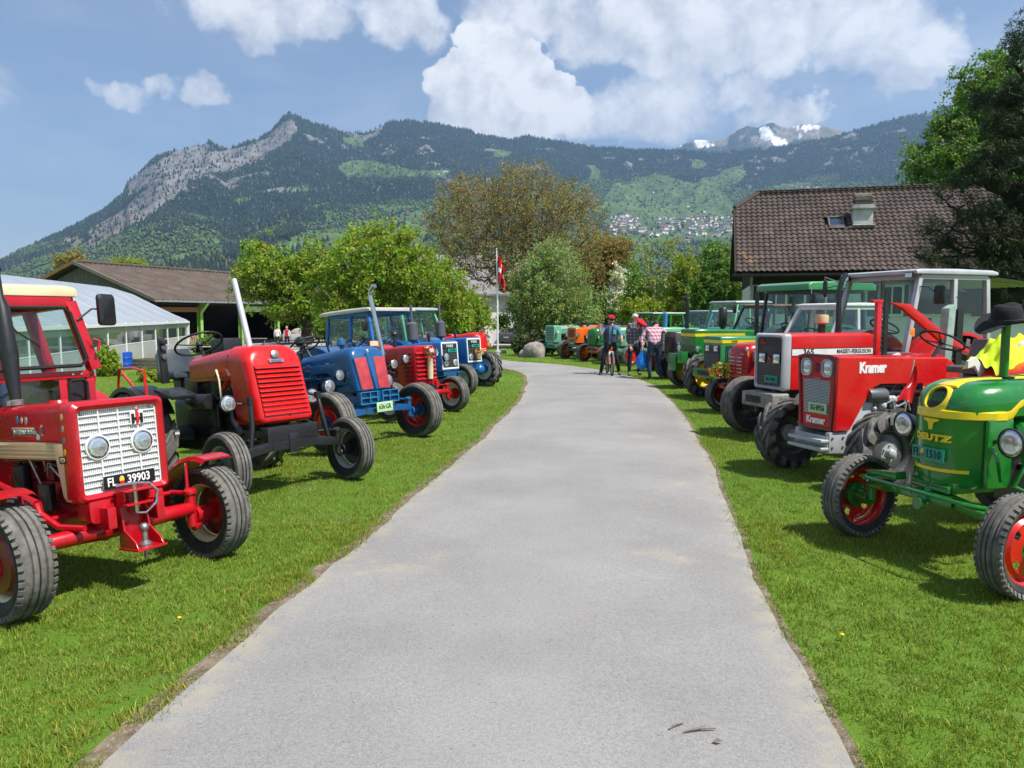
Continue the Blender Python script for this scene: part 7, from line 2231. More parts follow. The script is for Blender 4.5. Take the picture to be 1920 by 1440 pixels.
def kramer():
 t = Tr('red square-nosed four-wheel-drive tractor lettered Kramer with plate SG 8926', (3.53, 8.36), 200)
 t.pair(0, 1.42, .41, .27, .235, 'lug', P_DGREY, P_DGREY, off=.04, hub=P_GREY)
 t.pair(-1.95, 1.5, .62, .36, .36, 'lug', P_GREY, P_GREY, off=.05)
 prof = [(.25, 1.362), (-1.28, 1.325), (-1.28, 1.06), (-.33, 1.075), (-.24, 1.045), (-.17, .97), (.07, .575), (.25, .575)]
 m = MB()
 def ring(y, ins):
  cx, cz = -.4, 1.1
  return [(x + (ins if x < cx else -ins) * .6, y, z + (-ins if z > .9 else ins) * .6) for x, z in prof]
 m.loft([ring(-.288, .02), ring(-.276, .0), ring(.276, 0), ring(.288, .02)]); hood = t.part('hood', m, P_KRED, smooth_angle=30)
 fx = .252
 m = MB()
 outer = lambda x, g: [(x, sy * (w + g), z) for sy, w, z in ((1, .235, .575 - g), (1, .292, 1.35 + g), (.62, .29, 1.375 + g), (-.62, .29, 1.375 + g), (-1, .292, 1.35 + g), (-1, .235, .575 - g))]
 m.loft([outer(fx - .02, .0), outer(fx + .012, .004), outer(fx + .016, -.01), outer(fx + .012, -.026), outer(fx - .01, -.028)], caps=False)
 mask = t.part('front_mask', m, P_DKRED, smooth_angle=40)  # shaded front put into the colour: mask and panel darker red than hood
 m = MB(); m.loft([outer(fx - .015, -.027), outer(fx - .004, -.027)]); t.part('mask_panel', m, P_DKRED, parent=mask)
 for y in (-.155, .155):
  m = MB(); m.loft([rrect(fx - .004, .085, 1.135, 1.335, .06, .06, 6, cy=y), rrect(fx + .022, .080, 1.14, 1.33, .06, .06, 6, cy=y), rrect(fx + .020, .066, 1.155, 1.315, .05, .05, 6, cy=y), rrect(fx + .004, .062, 1.16, 1.31, .05, .05, 6, cy=y)], caps=False); lp = t.part('headlight', m, M_ZINC, smooth_angle=50)
  m = MB(); m.loft([rrect(fx + .006, .064, 1.158, 1.312, .05, .05, 6, cy=y), rrect(fx + .018, .045, 1.18, 1.29, .04, .04, 6, cy=y), rrect(fx + .022, .01, 1.22, 1.25, .01, .01, 6, cy=y)]); t.part('lens', m, M_LENS, parent=lp, smooth_angle=60)
 em = MB(); em.lathe([(.016, 0), (.022, .006), (.028, 0)], (fx + .002, 0, 1.235), 'x', 16)
 for k in range(8):
  a = k * math.pi / 4
  em.tube([(fx + .004, .022 * math.cos(a), 1.235 + .03 * math.sin(a)), (fx + .004, .038 * math.cos(a), 1.235 + .055 * math.sin(a))], .005, 5)
 t.part('emblem', em, plain('enamel_blue', (.03, .05, .12), .3, .1), parent=mask)
 m = MB(); m.box((fx + .002, 0, 1.118), (.008, .12, .012)); t.part('nameplate', m, M_STEEL, parent=mask)
 def honey(g):
  sp = g.n('ShaderNodeSeparateXYZ')
  g.put(sp.inputs[0], g.coord('Object'))
  row = g.m('MULTIPLY', sp.outputs[2], 62.0)
  odd = g.m('MULTIPLY', g.m('MODULO', g.m('FLOOR', row), 2.0), .5)
  fy = g.m('FRACT', g.m('ADD', g.m('MULTIPLY', sp.outputs[1], 28.0), odd))
  fz = g.m('FRACT', row)
  hole = g.m('MULTIPLY', g.m('GREATER_THAN', g.m('SUBTRACT', .5, g.m('ABSOLUTE', g.m('SUBTRACT', fy, .5))), .12), g.m('GREATER_THAN', g.m('SUBTRACT', .5, g.m('ABSOLUTE', g.m('SUBTRACT', fz, .5))), .2))
  g.out(g.bsdf(g.mix(hole, (.45, .48, .53), (.012, .012, .014)), .4, .3))
 m = MB(); m.hexa([(fx - .002, -.185, .735), (fx + .004, -.185, .735), (fx + .004, .185, .735), (fx - .002, .185, .735), (fx - .002, -.205, 1.10), (fx + .004, -.205, 1.10), (fx + .004, .205, 1.10), (fx - .002, .205, 1.10)]); t.part('grille', m, material('expanded_metal', honey), parent=mask)
 t.plate((fx + .016, .035, .80), .275, .105, 'SG·8926', M_PLATE_G, M_INKK, .085, squash=.72)
 t.text('lettering', 'Kramer', .105, M_INKW, (fx + .006, 0, .665), 'front', mask, bold=.005, depth=.002, squash=.92, spacing=.92)
 for sd, face in ((1, 'left'), (-1, 'right')):
  t.text('lettering', 'Kramer', .155, M_INKW, (-.22, sd * .290, 1.235), face, hood, bold=.0075, depth=.002, squash=.82, spacing=.9)
  m = MB(); m.prism([(.30, .34), (.30, .56), (.06, .57), (-.16, .95), (-.27, .93), (-.27, .62), (-.42, .55), (-.42, .40), (-.05, .33), (.10, .33)], 'y', sd * .20, sd * .262); t.part('chassis_cheek', m, P_GREY, .008)
  for x, z in ((.26, .50), (.26, .40), (.12, .50), (.12, .40)):
   m = MB(); m.lathe([(0, sd * .012), (.012, sd * .010), (.014, 0)], (x, sd * .262, z), 'y', 8); t.part('bolt', m, P_DGREY)
  m = MB(); m.cyl((-.42, sd * .26, .94), (-.18, sd * .26, .94), .075, seg=16); m.cyl((-.30, sd * .26, .94), (-.30, sd * .10, .94), .03, seg=8); t.part('alternator', m, P_DGREY, .006)
  q = random.Random(5)
  m = MB()
  for k in range(16):
   x, z = q.uniform(-.62, -.26), q.uniform(.60, .90)
   m.ball((x, sd * q.uniform(.20, .28), z), q.uniform(.025, .05), 8, 5)
   if k % 3 == 0:
    m.tube([(x, sd * .26, z), (x - .1, sd * .30, z + .06), (x - .2, sd * .24, z - .05)], .010, 6)
  t.part('injection_pump', m, P_GREY)
  t.fender(-1.95, sd * .75, .62, .42, P_KRED, 0, 140)
  m = MB(); m.prism([(-1.30, 1.30), (-1.42, 1.34), (-1.64, 1.10), (-1.64, 1.02), (-1.58, 1.02), (-1.40, 1.25), (-1.30, 1.22)], 'y', sd * .50, sd * .53); t.part('fender_trim', m, P_WHITE)
 t.engine(-1.2, -.25, .23, .48, 1.06, P_DGREY, 8)
 t.trans(-2.1, -1.1, .22, .45, 1.0, P_GREY)
 t.rear_axle(-1.95, 1.5, .62, P_GREY)
 t.axle(0, 1.42, .44, P_GREY, 'bar', king=.2)
 m = MB(); m.ball((0, .1, .42), (.15, .2, .14), 14, 8); t.part('differential', m, P_GREY)
 m = MB()
 for z in (.47, .385):
  m.loft([rrect(x, w, z - .018, z + .018, .012, .012) for x, w in ((.30, .26), (.40, .26))], caps=True)
 m.box((.30, 0, .43), (.03, .50, .18)); bp = t.part('bumper', m, P_GREY, .006)
 t.steer((-1.52, 0, 1.50), .24, 28, (-1.3, 0, 1.2))
 t.seat((-2.05, 0, 1.12), P_DGREY)
 m = MB(); m.box((-1.16, -.60, 1.45), (.07, .05, 1.05)); m.box((-1.13, -.60, 1.96), (.16, .06, .04)); t.part('mower_shoe', m, P_KRED, .006)
 m = MB(); m.box((-1.28, -.60, 1.45), (.06, .03, 1.0))
 for k in range(16):
  z = 1.0 + .06 * k
  m.prism([(-1.25, z - .02), (-1.17, z), (-1.25, z + .02)], 'y', -.615, -.59)
 t.part('cutter_bar', m, P_BLACK)
 m = MB(); m.prism([(-1.30, 1.95), (-1.62, 1.93), (-2.2, 1.58), (-2.75, 1.30), (-2.75, 1.25), (-2.2, 1.44), (-1.75, 1.72), (-1.5, 1.88)], 'y', -.62, -.56); t.part('mower_arm', m, P_KRED, .01)
 m = MB(); m.hexa([(-2.30, -.66, .9), (-2.18, -.66, .9), (-2.18, -.54, .9), (-2.30, -.54, .9), (-2.36, -.66, 1.93), (-2.24, -.66, 1.88), (-2.24, -.54, 1.88), (-2.36, -.54, 1.93)]); t.part('bar_guard', m, plain('verdigris_zinc', (.27, .36, .31), .6, .2, 8), .01)
 m = MB(); m.box((-2.48, -.60, 1.38), (.10, .05, .98))
 for k in range(14):
  z = .98 + .065 * k
  m.prism([(-2.43, z - .022), (-2.37, z), (-2.43, z + .022)], 'y', -.615, -.59)
 t.part('cutter_bar', m, P_BLACK)
 v = MB(); rr = np.random.default_rng(3)
 nu, nv = 34, 26
 def vest(u, w):
  x = -1.92 - (u - .5) * .86
  y = .56 + (w - .5) * .62
  z = 1.55 - 1.1 * (u - .5) ** 2 - 1.0 * (w - .45) ** 2 + .035 * math.sin(u * 17 + w * 6) + .03 * math.sin(w * 21 - u * 5) + .015 * math.sin(u * 40 + w * 31)
  return (x, y, z)
 for i in range(nu):
  for j in range(nv):
   u0, u1, w0, w1 = i / nu, (i + 1) / nu, j / nv, (j + 1) / nv
   band = (8 <= j <= 9) or (16 <= j <= 17 and i > 8)
   v.add([vest(u0, w0), vest(u1, w0), vest(u1, w1), vest(u0, w1)], [(0, 1, 2, 3)], 1 if band else 0)
 vo = v.build('safety_vest', [plain('hi_vis_yellow', (.62, .80, .015), .75, .1, 9), plain('reflective_tape', (.42, .43, .42), .4, .1)], smooth_angle=80)
 vo.location = t.root.location; vo.rotation_euler = t.root.rotation_euler
 tag(vo, 'yellow high-visibility vest with grey bands draped over the red mudguard', 'vest')
 p = Vector((-.30, .62, .60))
 fl = MB(); fl.tube([(0, 0, 0), (-.13, .0, .74)], .008, 6)
 fo = fl.build('pennant', plain('stick', (.55, .40, .28), .7), None)
 fo.location = t.root.matrix_basis @ p; fo.rotation_euler = t.root.rotation_euler
 c = MB()
 N, K = 14, 14
 def cl(u, v):
  zt = .70 - v * .42
  return (-.13 * (zt / .74) + (u - .42) * (.04 + .20 * v) - .02 * math.sin(v * 5), .02 * math.sin(u * 9 + v * 4) + .012, zt - .10 * u * (1 - v) + .05 * math.sin(u * 3) * v)
 for i in range(N):
  for j in range(K):
   c.add([cl(i / N, j / K), cl((i + 1) / N, j / K), cl((i + 1) / N, (j + 1) / K), cl(i / N, (j + 1) / K)], [(0, 1, 2, 3)], 1 if (i in (9, 10) and j in (6, 7)) else 0)
 c.build('cloth', [MATS['flag_red'], MATS['flag_white']], fo, smooth_angle=80)
 tag(fo, 'limp red flag on a short stick beside the red engine hood', 'flag')
 m = MB(); m.tube([(-.30, .62, .61), (-.30, .26, .62)], .012, 6); t.part('flag_bracket', m, P_BLACK)
kramer()
def massey():
 t = Tr('red tractor with grey glazed cab, black grille and Massey-Ferguson 365 lettering', (3.9, 11.05), 200)
 t.pair(0, 1.56, .43, .29, .24, 'smooth', P_DGREY, P_DGREY, off=.05)
 t.pair(-2.25, 1.6, .74, .42, .42, 'lug', P_GREY, P_GREY, off=.05)
 t.axle(0, 1.56, .47, P_DGREY, 'bar', king=.2)
 t.rear_axle(-2.25, 1.6, .74, P_DGREY)
 t.trans(-2.4, -1.2, .25, .5, 1.1, P_DGREY)
 t.engine(-1.25, -.1, .25, .52, 1.2, P_DGREY, 9)
 m = MB(); m.loft([rrect(-1.42, .30, 1.20, 1.535, .05, .01), rrect(-.25, .312, 1.20, 1.535, .05, .01), rrect(.12, .312, 1.20, 1.53, .05, .01)]); hood = t.part('hood', m, P_MFRED, smooth_angle=45)
 m = MB(); m.loft([rrect(-.36, .308, .74, 1.205, .01, .02), rrect(.12, .31, .74, 1.205, .01, .02)]); t.part('radiator_housing', m, P_MFRED, smooth_angle=45)
 m = MB()
 o = lambda x, g: rrect(x, .322 + g, .735 - g, 1.535 + g, .05, .04, 5)
 m.loft([o(.135, 0), o(.235, .0), o(.262, -.02), o(.262, -.045), o(.23, -.055)], caps=False); nose = t.part('nose_frame', m, P_GREY, smooth_angle=40)
 m = MB(); m.loft([o(.20, -.05), o(.236, -.054)]); gr = t.part('grille', m, P_BLACK)
 for k in range(14):
  m = MB(); m.box((.240, 0, .80 + .024 * k), (.006, .50, .009)); t.part('grille_bar', m, P_DGREY, parent=gr)
 for y in (-.155, .155):
  rect_lamp(t, .242, y, 1.18, .155, .15)
 m = MB(); m.box((.243, 0, 1.18), (.008, .03, .06), (R(45), 0, 0)); t.part('badge', m, P_MFRED, parent=gr)
 em = MB()
 for y, z in ((-.03, 0), (.03, 0), (0, .04)):
  em.prism([(-.15 + y - .026, 1.385 + z), (-.15 + y + .026, 1.385 + z), (-.15 + y, 1.42 + z)], 'x', .238, .246)
 t.part('emblem', em, P_MFRED, parent=gr)
 t.plate((.247, .05, .885), .28, .10, 'SG·14961', M_PLATE_T, M_INKK, .075, squash=.72)
 for sd, face in ((1, 'left'), (-1, 'right')):
  m = MB(); m.box((-.64, sd * .3125, 1.275), (1.50, .006, .088)); st = t.part('side_stripe', m, P_WHITE)
  t.text('lettering', '365', .105, M_INKK, (-.17, sd * .3165, 1.275), face, st, bold=.003, depth=.001, squash=1.25)
  t.text('lettering', 'MASSEY-FERGUSON', .082, M_INKK, (-.98, sd * .3165, 1.275), face, st, bold=.002, depth=.001, squash=.86)
  m = MB(); m.box((-.64, sd * .3125, 1.326), (1.50, .007, .010)); t.part('pinstripe', m, M_INKK, parent=st)
  for k in range(5):
   m = MB(); m.box((-.20, sd * .313, .86 + .05 * k), (.20, .008, .026)); t.part('vent', m, P_DKRED)
  t.fender(-2.25, sd * .80, .74, .46, P_MFRED, 5, 140)
  m = MB(); m.box((-.55, sd * .26, .62), (.9, .05, .18)); t.part('chassis_rail', m, P_DGREY)
 m = MB(); m.loft([rrect(.16, .34, .50, .70, .03, .03), rrect(.44, .34, .50, .70, .03, .03)]); m.box((.446, -.08, .60), (.01, .34, .11), mat=1); t.part('front_weight', m, [plain('bumper_grey', (.22, .215, .20), .6, .25, 9), M_INKK], .008)
 c = t.cab(-1.52, -3.12, 1.24, 2.34, .70, P_GREY, P_GREY, rake=.26, hwt=.66, roof_h=.075, over=.12, mid=-2.42, bw=.07, roof_over_y=.07)
 for sd in (-1, 1):
  t.panel('door_panel', [(-1.5, sd * .70, 1.20), (-2.35, sd * .70, 1.20), (-2.25, sd * .70, .80), (-1.5, sd * .68, .70)], .014, P_GREY, c)
  m = MB(); m.box((-1.62, sd * .70, 1.55), (.10, .05, .12)); t.part('indicator', m, M_LAMP_AMBER, .01, parent=c)
  m = MB(); m.box((-1.66, sd * .60, 2.36), (.05, .14, .08)); m.box((-1.635, sd * .60, 2.36), (.008, .12, .06), mat=1); t.part('work_lamp', m, [P_BLACK, M_LENS], parent=c)
  for k in range(4):
   m = MB(); m.lathe([(0, sd * .012), (.012, sd * .009), (.014, 0)], (-2.415 - .003 * k, sd * .735, 1.45 + .2 * k), 'y', 8); t.part('bolt', m, P_DGREY, parent=c)
 t.mirror((-1.72, .66, 2.20), (-1.90, .90, 2.08), .16, .26, c, yaw=10)
 t.mirror((-1.72, -.66, 2.20), (-1.60, -1.0, 2.22), .06, .28, c)
 m = MB(); m.tube([(-1.66, -.66, 2.28), (-1.60, -1.0, 2.40), (-1.60, -1.02, 2.05)], .012, 6); t.part('mirror_arm', m, M_STEEL, parent=c)
 t.exhaust([(-1.30, -.36, .95), (-1.30, -.36, 2.18), (-1.34, -.36, 2.32), (-1.42, -.36, 2.42)], .038, P_BLACK)
 m = MB(); m.cyl((-.80, -.15, 1.50), (-.80, -.15, 1.68), .055, seg=14); ai = t.part('air_intake', m, P_BLACK); m = MB(); m.lathe([(.06, 1.66), (.098, 1.68), (.098, 1.77), (.085, 1.80), (0, 1.80)], (-.80, -.15, 0), seg=20); t.part('precleaner', m, plain('cleaner_bowl', (.50, .38, .20), .4, .2), parent=ai)
 t.seat((-2.35, 0, 1.2), P_BLACK, .5, .5)
 t.steer((-1.85, 0, 1.62), .21, 30, (-1.6, 0, 1.2))
 m = MB(); m.tube([(-3.2, .6, 2.3), (-4.3, .7, 2.2)], .012, 6); m.tube([(-3.2, -.6, 2.3), (-4.3, -.7, 2.2)], .012, 6); t.part('canopy_stay', m, M_ZINC, parent=c)
 m = MB(); vs = []
 for i in range(25):
  for j in range(2):
   vs.append((-3.2 - 1.15 * j, -.8 + 1.6 * i / 24, 2.33 - .1 * j + .015 * (i % 2)))
 m.add(vs, [(2 * i, 2 * i + 1, 2 * i + 3, 2 * i + 2) for i in range(24)]); t.part('rear_canopy', m, P_DGREY, parent=c)
massey()
def hand_flag(t, base, top, label, h=.30, w=.20):
 """small blue and red flag on a thin stick"""
 a, b = t.root.matrix_basis @ Vector(base), t.root.matrix_basis @ Vector(top)
 fl = MB(); fl.tube([(0, 0, 0), b - a], .006, 5)
 fo = fl.build('hand_flag', MATS.get('stick') or M_OLDWOOD, None, loc=a)
 c = MB()
 d = (b - a)
 for j in range(6):
  for i in range(6):
   def P(u, v):
    p = d * (1 - v * h / d.length)
    return (p.x + u * w * .55, p.y - u * w * .3 + .02 * math.sin(u * 6 + v * 3), p.z - u * h * .9)
   c.add([P(i / 6, j / 6), P((i + 1) / 6, j / 6), P((i + 1) / 6, (j + 1) / 6), P(i / 6, (j + 1) / 6)], [(0, 1, 2, 3)], 0 if j < 3 else 1)
 c.build('cloth', [plain('flag_blue', (.03, .08, .50), .7, .05), MATS['flag_red']], fo, smooth_angle=80)
 tag(fo, label, 'flag')
def right_rest():
 o = lambda w, d: (w[0] + d * .342, w[1] - d * .94)
 t = gen('red round-nosed tractor with chrome louvres, shield sticker and white cab', o((3.94, 14.38), .62), 200, P_RED2, .29, .62, 1.30, 1.0, .14, 1.45, 'round', wheel=dict(r=.32, w=.17, rr=.21, kind='rib', mat=P_DKRED, mat2=P_WHITE, track=1.26), rear=dict(mat=P_RED2), under=P_RED2,
   lamps=[((.0, -.34, 1.08), .085, P_WHITE), ((.0, .34, 1.08), .085, P_WHITE)], cab=dict(x0=-1.32, x1=-2.6, z0=1.28, z1=1.92, hw=.62, mat=P_WHITE, roof_mat=P_WHITE, rake=.38, hwt=.56, roof_h=.06, over=.05, mid=-2.0, bw=.06))
 for k in range(6):
  z = .78 + .065 * k
  for y in (-.10, .10):
   m = MB(); m.prism([(.145 - .3 * max(0, z - 1.0) ** 1.2 + dx, z + dz) for dx, dz in ((-.04, .025), (.022, .006), (.022, -.008), (-.04, .0))], 'y', y - .075, y + .075); t.part('slat', m, M_CHROME, .002, parent=t.nose)
 m = MB(); m.prism([(.19, 1.16), (.28, 1.16), (.28, 1.07), (.235, 1.02), (.19, 1.07)], 'x', .095, .105); m2 = t.part('shield', m, P_YEL); m = MB(); m.prism([(.192, 1.085), (.278, 1.085), (.278, 1.068), (.235, 1.022), (.192, 1.068)], 'x', .106, .109); t.part('shield_field', m, P_RED, parent=m2)
 m = MB(); m.lathe([(0, .02), (.03, .016), (.034, 0)], (.10, .235, 1.20), 'x', 10); t.part('crown_sticker', m, P_WHITE)
 flower_bunch('bunch of yellow and orange flowers on the red front axle', t.root.matrix_basis @ Vector((.22, -.36, .74)), 40, .24, [0, 0, 0, 2, 1], 31)
 m = MB(); m.box((.14, -.36, .50), (.12, .18, .09)); t.part('tow_jaw', m, P_RED2, .01)
 t = gen('pale green tractor with yellow stripe, twin square lamps and green roofed cab', o((4.23, 16.95), .80), 200, P_JD2, .31, .66, 1.36, 1.02, .34, 1.7, 'box', wheel=dict(r=.47, w=.32, rr=.28, kind='lug', mat=P_YEL, track=1.6, akind='bar'), rear=dict(mat=P_YEL, r=.76), under=P_JD, fenders=P_JD, wb=2.2,
   cab=dict(x0=-1.45, x1=-2.95, z0=1.26, z1=2.28, hw=.76, mat=P_BLACK, roof_mat=P_JD2, rake=.12, hwt=.72, roof_h=.17, over=.20, mid=-2.3, bw=.06, roof_over_y=.12))
 m = MB(); m.box((.345, 0, .92), (.012, .54, .50)); gr = t.part('grille', m, P_BLACK)
 for k in range(9):
  m = MB(); m.box((.352, 0, .70 + k * .034), (.006, .5, .012)); t.part('grille_bar', m, P_DGREY, parent=gr)
 for y in (-.15, .15):
  rect_lamp(t, .350, y, 1.10, .16, .13)
 for sd, face in ((1, 'left'), (-1, 'right')):
  m = MB(); m.box((-.45, sd * .314, 1.245), (1.56, .008, .062)); st = t.part('yellow_stripe', m, P_YEL)
  t.text('lettering', '5400', .062, M_INKK, (.02, sd * .319, 1.245), face, st, bold=.002, depth=.001, squash=1.2)
  for k in range(5):
   m = MB(); m.box((.22 - k * .045, sd * .314, .99), (.020, .010, .34)); t.part('vent', m, M_INKK)
  m = MB(); m.box((-1.55, sd * .55, 2.38), (.05, .14, .09)); m.box((-1.525, sd * .55, 2.38), (.008, .12, .07), mat=1); t.part('work_lamp', m, [P_BLACK, M_LENS], parent=t.cabo)
 m = MB(); m.box((.345, 0, 1.245), (.008, .60, .062)); t.part('yellow_stripe', m, P_YEL)
 m = MB(); m.loft([rrect(.30, .36, .50, .68, .02, .02), rrect(.56, .36, .50, .68, .02, .02)]); m.box((.563, 0, .59), (.008, .4, .10), mat=1); t.part('front_weight', m, [P_JD, M_INKK], .01)
 t.mirror((-1.5, .74, 2.2), (-1.3, 1.05, 2.1), .16, .25, t.cabo)
 t.exhaust([(-1.1, -.45, 1.0), (-1.1, -.45, 2.3)], .045, P_BLACK)
 hand_flag(t, (-1.5, .80, 1.7), (-1.42, .86, 2.35), 'blue and red hand flag on the green roofed cab')
 t = gen('deep green tractor with yellow stripe, front weight bracket and black stack', o((4.29, 19.38), .70), 200, P_JD, .32, .70, 1.46, 1.05, .30, 1.6, 'box', wheel=dict(r=.38, w=.24, rr=.22, mat=P_YEL, track=1.4), rear=dict(mat=P_YEL, r=.72), under=P_JD, fenders=P_JD, wb=2.1,
   cab=dict(x0=-1.40, x1=-2.7, z0=1.32, z1=1.98, hw=.62, mat=P_BLACK, roof_mat=P_RUSTY if 'P_RUSTY' in globals() else M_RUST, rake=.30, hwt=.55, roof_h=.05, over=.0, mid=-2.1, bw=.05))
 for sd, face in ((1, 'left'), (-1, 'right')):
  m = MB(); m.box((-.40, sd * .324, 1.315), (1.42, .008, .07)); t.part('yellow_stripe', m, P_YEL)
 m = MB(); m.box((.305, 0, 1.315), (.008, .60, .07)); t.part('yellow_stripe', m, P_YEL)
 m = MB(); m.box((.308, -.10, 1.17), (.008, .12, .12)); bd = t.part('badge', m, P_CREAM, .01)
 m = MB(); m.box((.313, -.10, 1.17), (.004, .10, .10)); m.prism([(-.13, 1.15), (-.11, 1.18), (-.08, 1.18), (-.07, 1.15), (-.08, 1.15), (-.09, 1.165), (-.11, 1.165), (-.12, 1.15)], 'x', .315, .319, 1); t.part('badge_field', m, [M_INKK, P_CREAM], parent=bd)
 for k in range(9):
  m = MB(); m.box((.306, 0, .80 + .032 * k), (.008, .52, .012)); t.part('grille_bar', m, P_BLACK)
 for sd in (-1, 1):
  t.lamp((.28, sd * .40, .99), .085, P_JD, (1, 0, 0), (.2, sd * .30, .99))
 m = MB(); m.box((.44, -.14, .82), (.30, .36, .10)); m.box((.56, -.20, .66), (.10, .34, .42)); m.box((.50, .10, .78), (.18, .18, .28)); t.part('front_weight', m, P_JD, .015)
 t.exhaust([(-.72, -.05, 1.4), (-.72, -.05, 1.52)], .04, P_BLACK, muffler=(-.72, -.05, 1.48, 2.0, .105), mm=P_BLACK)
 hand_flag(t, (-1.4, .66, 1.6), (-1.36, .72, 2.05), 'red and blue hand flag beside the black stack')
 t = gen('dark grey tractor with tall curved black exhaust being inspected', o((4.41, 22.03), .65), 202, P_DGREY, .30, .64, 1.34, 1.0, .28, 1.5, 'box', wheel=dict(r=.30, w=.20, rr=.18, mat=P_DGREY, track=1.3), rear=dict(mat=P_DGREY), under=P_DGREY, lamps=[((.24, .36, 1.0), .075, P_BLACK), ((.24, -.36, 1.0), .075, P_BLACK)],
   plate=dict(pos=(.29, -.02, .66), w=.26, h=.09, body='SG·2077', mat=M_PLATE_T, ink=M_INKK, size=.06), cab=dict(x0=-1.3, x1=-2.6, z0=1.25, z1=2.1, hw=.66, mat=P_MINT, roof_mat=P_GREY, rake=.22, hwt=.58, roof_h=.06, over=.08, mid=-1.9, bw=.05))
 m = MB(); m.loft([rrect(.27, .27, .70, 1.20, .03, .03), rrect(.292, .25, .72, 1.18, .03, .03)]); t.part('grille', m, P_BLACK)
 t.exhaust([(-.42, -.22, 1.2), (-.42, -.22, 1.55), (-.42, -.22, 2.05), (-.40, -.22, 2.22), (-.30, -.22, 2.30)], .055, P_BLACK)
 t.mirror((-1.35, .62, 2.0), (-1.15, .92, 1.95), .12, .22, t.cabo)
 t = gen('mint green tractor with grey nose, blue cab frame and blue stack', o((4.61, 25.02), .65), 205, P_MINT, .31, .66, 1.40, 1.02, .28, 1.6, 'box', wheel=dict(r=.34, w=.22, rr=.21, mat=P_RED, track=1.35), under=P_DGREY, cab=dict(x0=-1.2, x1=-2.5, z0=1.40, z1=1.86, hw=.60, mat=P_SKY, roof_mat=P_GREY, rake=.20, hwt=.58, roof_h=.05, over=.04, mid=-1.9, bw=.05))
 m = MB(); m.loft([rrect(.26, .315, .64, 1.37, .06, .03), rrect(.30, .30, .66, 1.34, .06, .03)]); t.part('grille', m, P_DGREY)
 for sd in (-1, 1):
  rect_lamp(t, .302, sd * .16, 1.0, .14, .14)
 t.exhaust([(-.30, -.40, 1.1), (-.30, -.40, 1.6), (-.30, -.40, 1.78), (-.25, -.40, 1.86)], .075, P_SKY)
 t = gen('teal tractor with small green cab behind the cyclist', (3.85, 27.7), 206, P_TEAL, .28, .66, 1.36, 1.0, .20, 1.45, 'round', wheel=dict(r=.35, w=.22, rr=.22, mat=P_RED, track=1.4), rear=dict(mat=P_RED), under=P_TEAL, cab=dict(x0=-1.1, x1=-2.4, z0=1.34, z1=1.80, hw=.60, mat=P_JD, roof_mat=P_GREY, rake=.22, hwt=.58, roof_h=.05, over=.30, mid=-1.8, bw=.06), lamps=[((.1, .36, 1.0), .08, P_BLACK), ((.1, -.36, 1.0), .08, P_BLACK)])
 t.text('lettering', 'BÜHRER', .12, M_INKW, (-.55, .285, 1.22), 'left', bold=.003)
 t = gen('rounded green tractor with orange axle parked next to orange tractor', (3.15, 29.4), 214, P_JD, .27, .62, 1.30, .98, .18, 1.35, 'round', wheel=dict(r=.33, w=.18, rr=.2, mat=P_ORANGE, track=1.25, axle=P_ORANGE, hub=P_ORANGE), rear=dict(mat=P_ORANGE), under=P_DGREY, lamps=[((.08, .34, .95), .08, P_BLACK), ((.08, -.34, .95), .08, P_BLACK)])
 for k in range(7):
  m = MB(); m.box((.19, 0, .74 + .045 * k), (.02, .24, .014)); t.part('grille_bar', m, P_BLACK)
 t = gen('small orange tractor with black grille and teal plate', (2.55, 31.2), 216, P_ORANGE, .28, .66, 1.28, .95, .18, 1.2, 'box', wheel=dict(r=.32, w=.2, rr=.2, mat=P_ORANGE, track=1.2, kind='rib'), rear=dict(mat=P_ORANGE), under=P_DGREY, lamps=[((.15, .33, .98), .075, P_BLACK), ((.15, -.33, .98), .075, P_BLACK)], plate=dict(pos=(.20, 0, .76), w=.3, h=.12, body='SG·511', mat=M_PLATE_T, ink=M_INKK, size=.08))
 m = MB(); m.box((.185, -.02, 1.05), (.012, .34, .28)); gr = t.part('grille', m, P_BLACK)
 for k in range(6):
  m = MB(); m.box((.194, -.02, .95 + .042 * k), (.008, .33, .010)); t.part('grille_bar', m, P_ORANGE, parent=gr)
 m = MB(); m.lathe([(0, .1), (.07, .09), (.09, .03), (.09, 0)], (-.5, 0, 1.28), seg=14); t.part('beacon', m, M_LAMP_AMBER)
 flower_bunch('green sprig with cream flowers on the orange tractor', t.root.matrix_basis @ Vector((.22, -.05, 1.34)), 10, .13, [3, 0], 44)
 t = gen('pale teal tractor with slatted front at the far end of the row', (1.75, 33.0), 222, P_TEAL, .28, .62, 1.34, .98, .20, 1.4, 'box', wheel=dict(r=.36, w=.2, rr=.22, kind='rib', mat=P_TEAL, track=1.35), rear=dict(mat=P_TEAL), under=P_TEAL, lamps=[((.12, .36, 1.04), .085, P_WHITE), ((.12, -.36, 1.04), .085, P_WHITE)])
 m = MB(); m.box((.203, 0, .98), (.010, .40, .52)); gr = t.part('grille', m, P_DGREY)
 for k in range(5):
  m = MB(); m.box((.212, 0, .78 + .10 * k), (.014, .42, .035)); t.part('slat', m, P_MINT, parent=gr)
 t.text('lettering', 'BÜHRER', .13, M_INKW, (-.45, .285, 1.24), 'left', bold=.003)
right_rest()
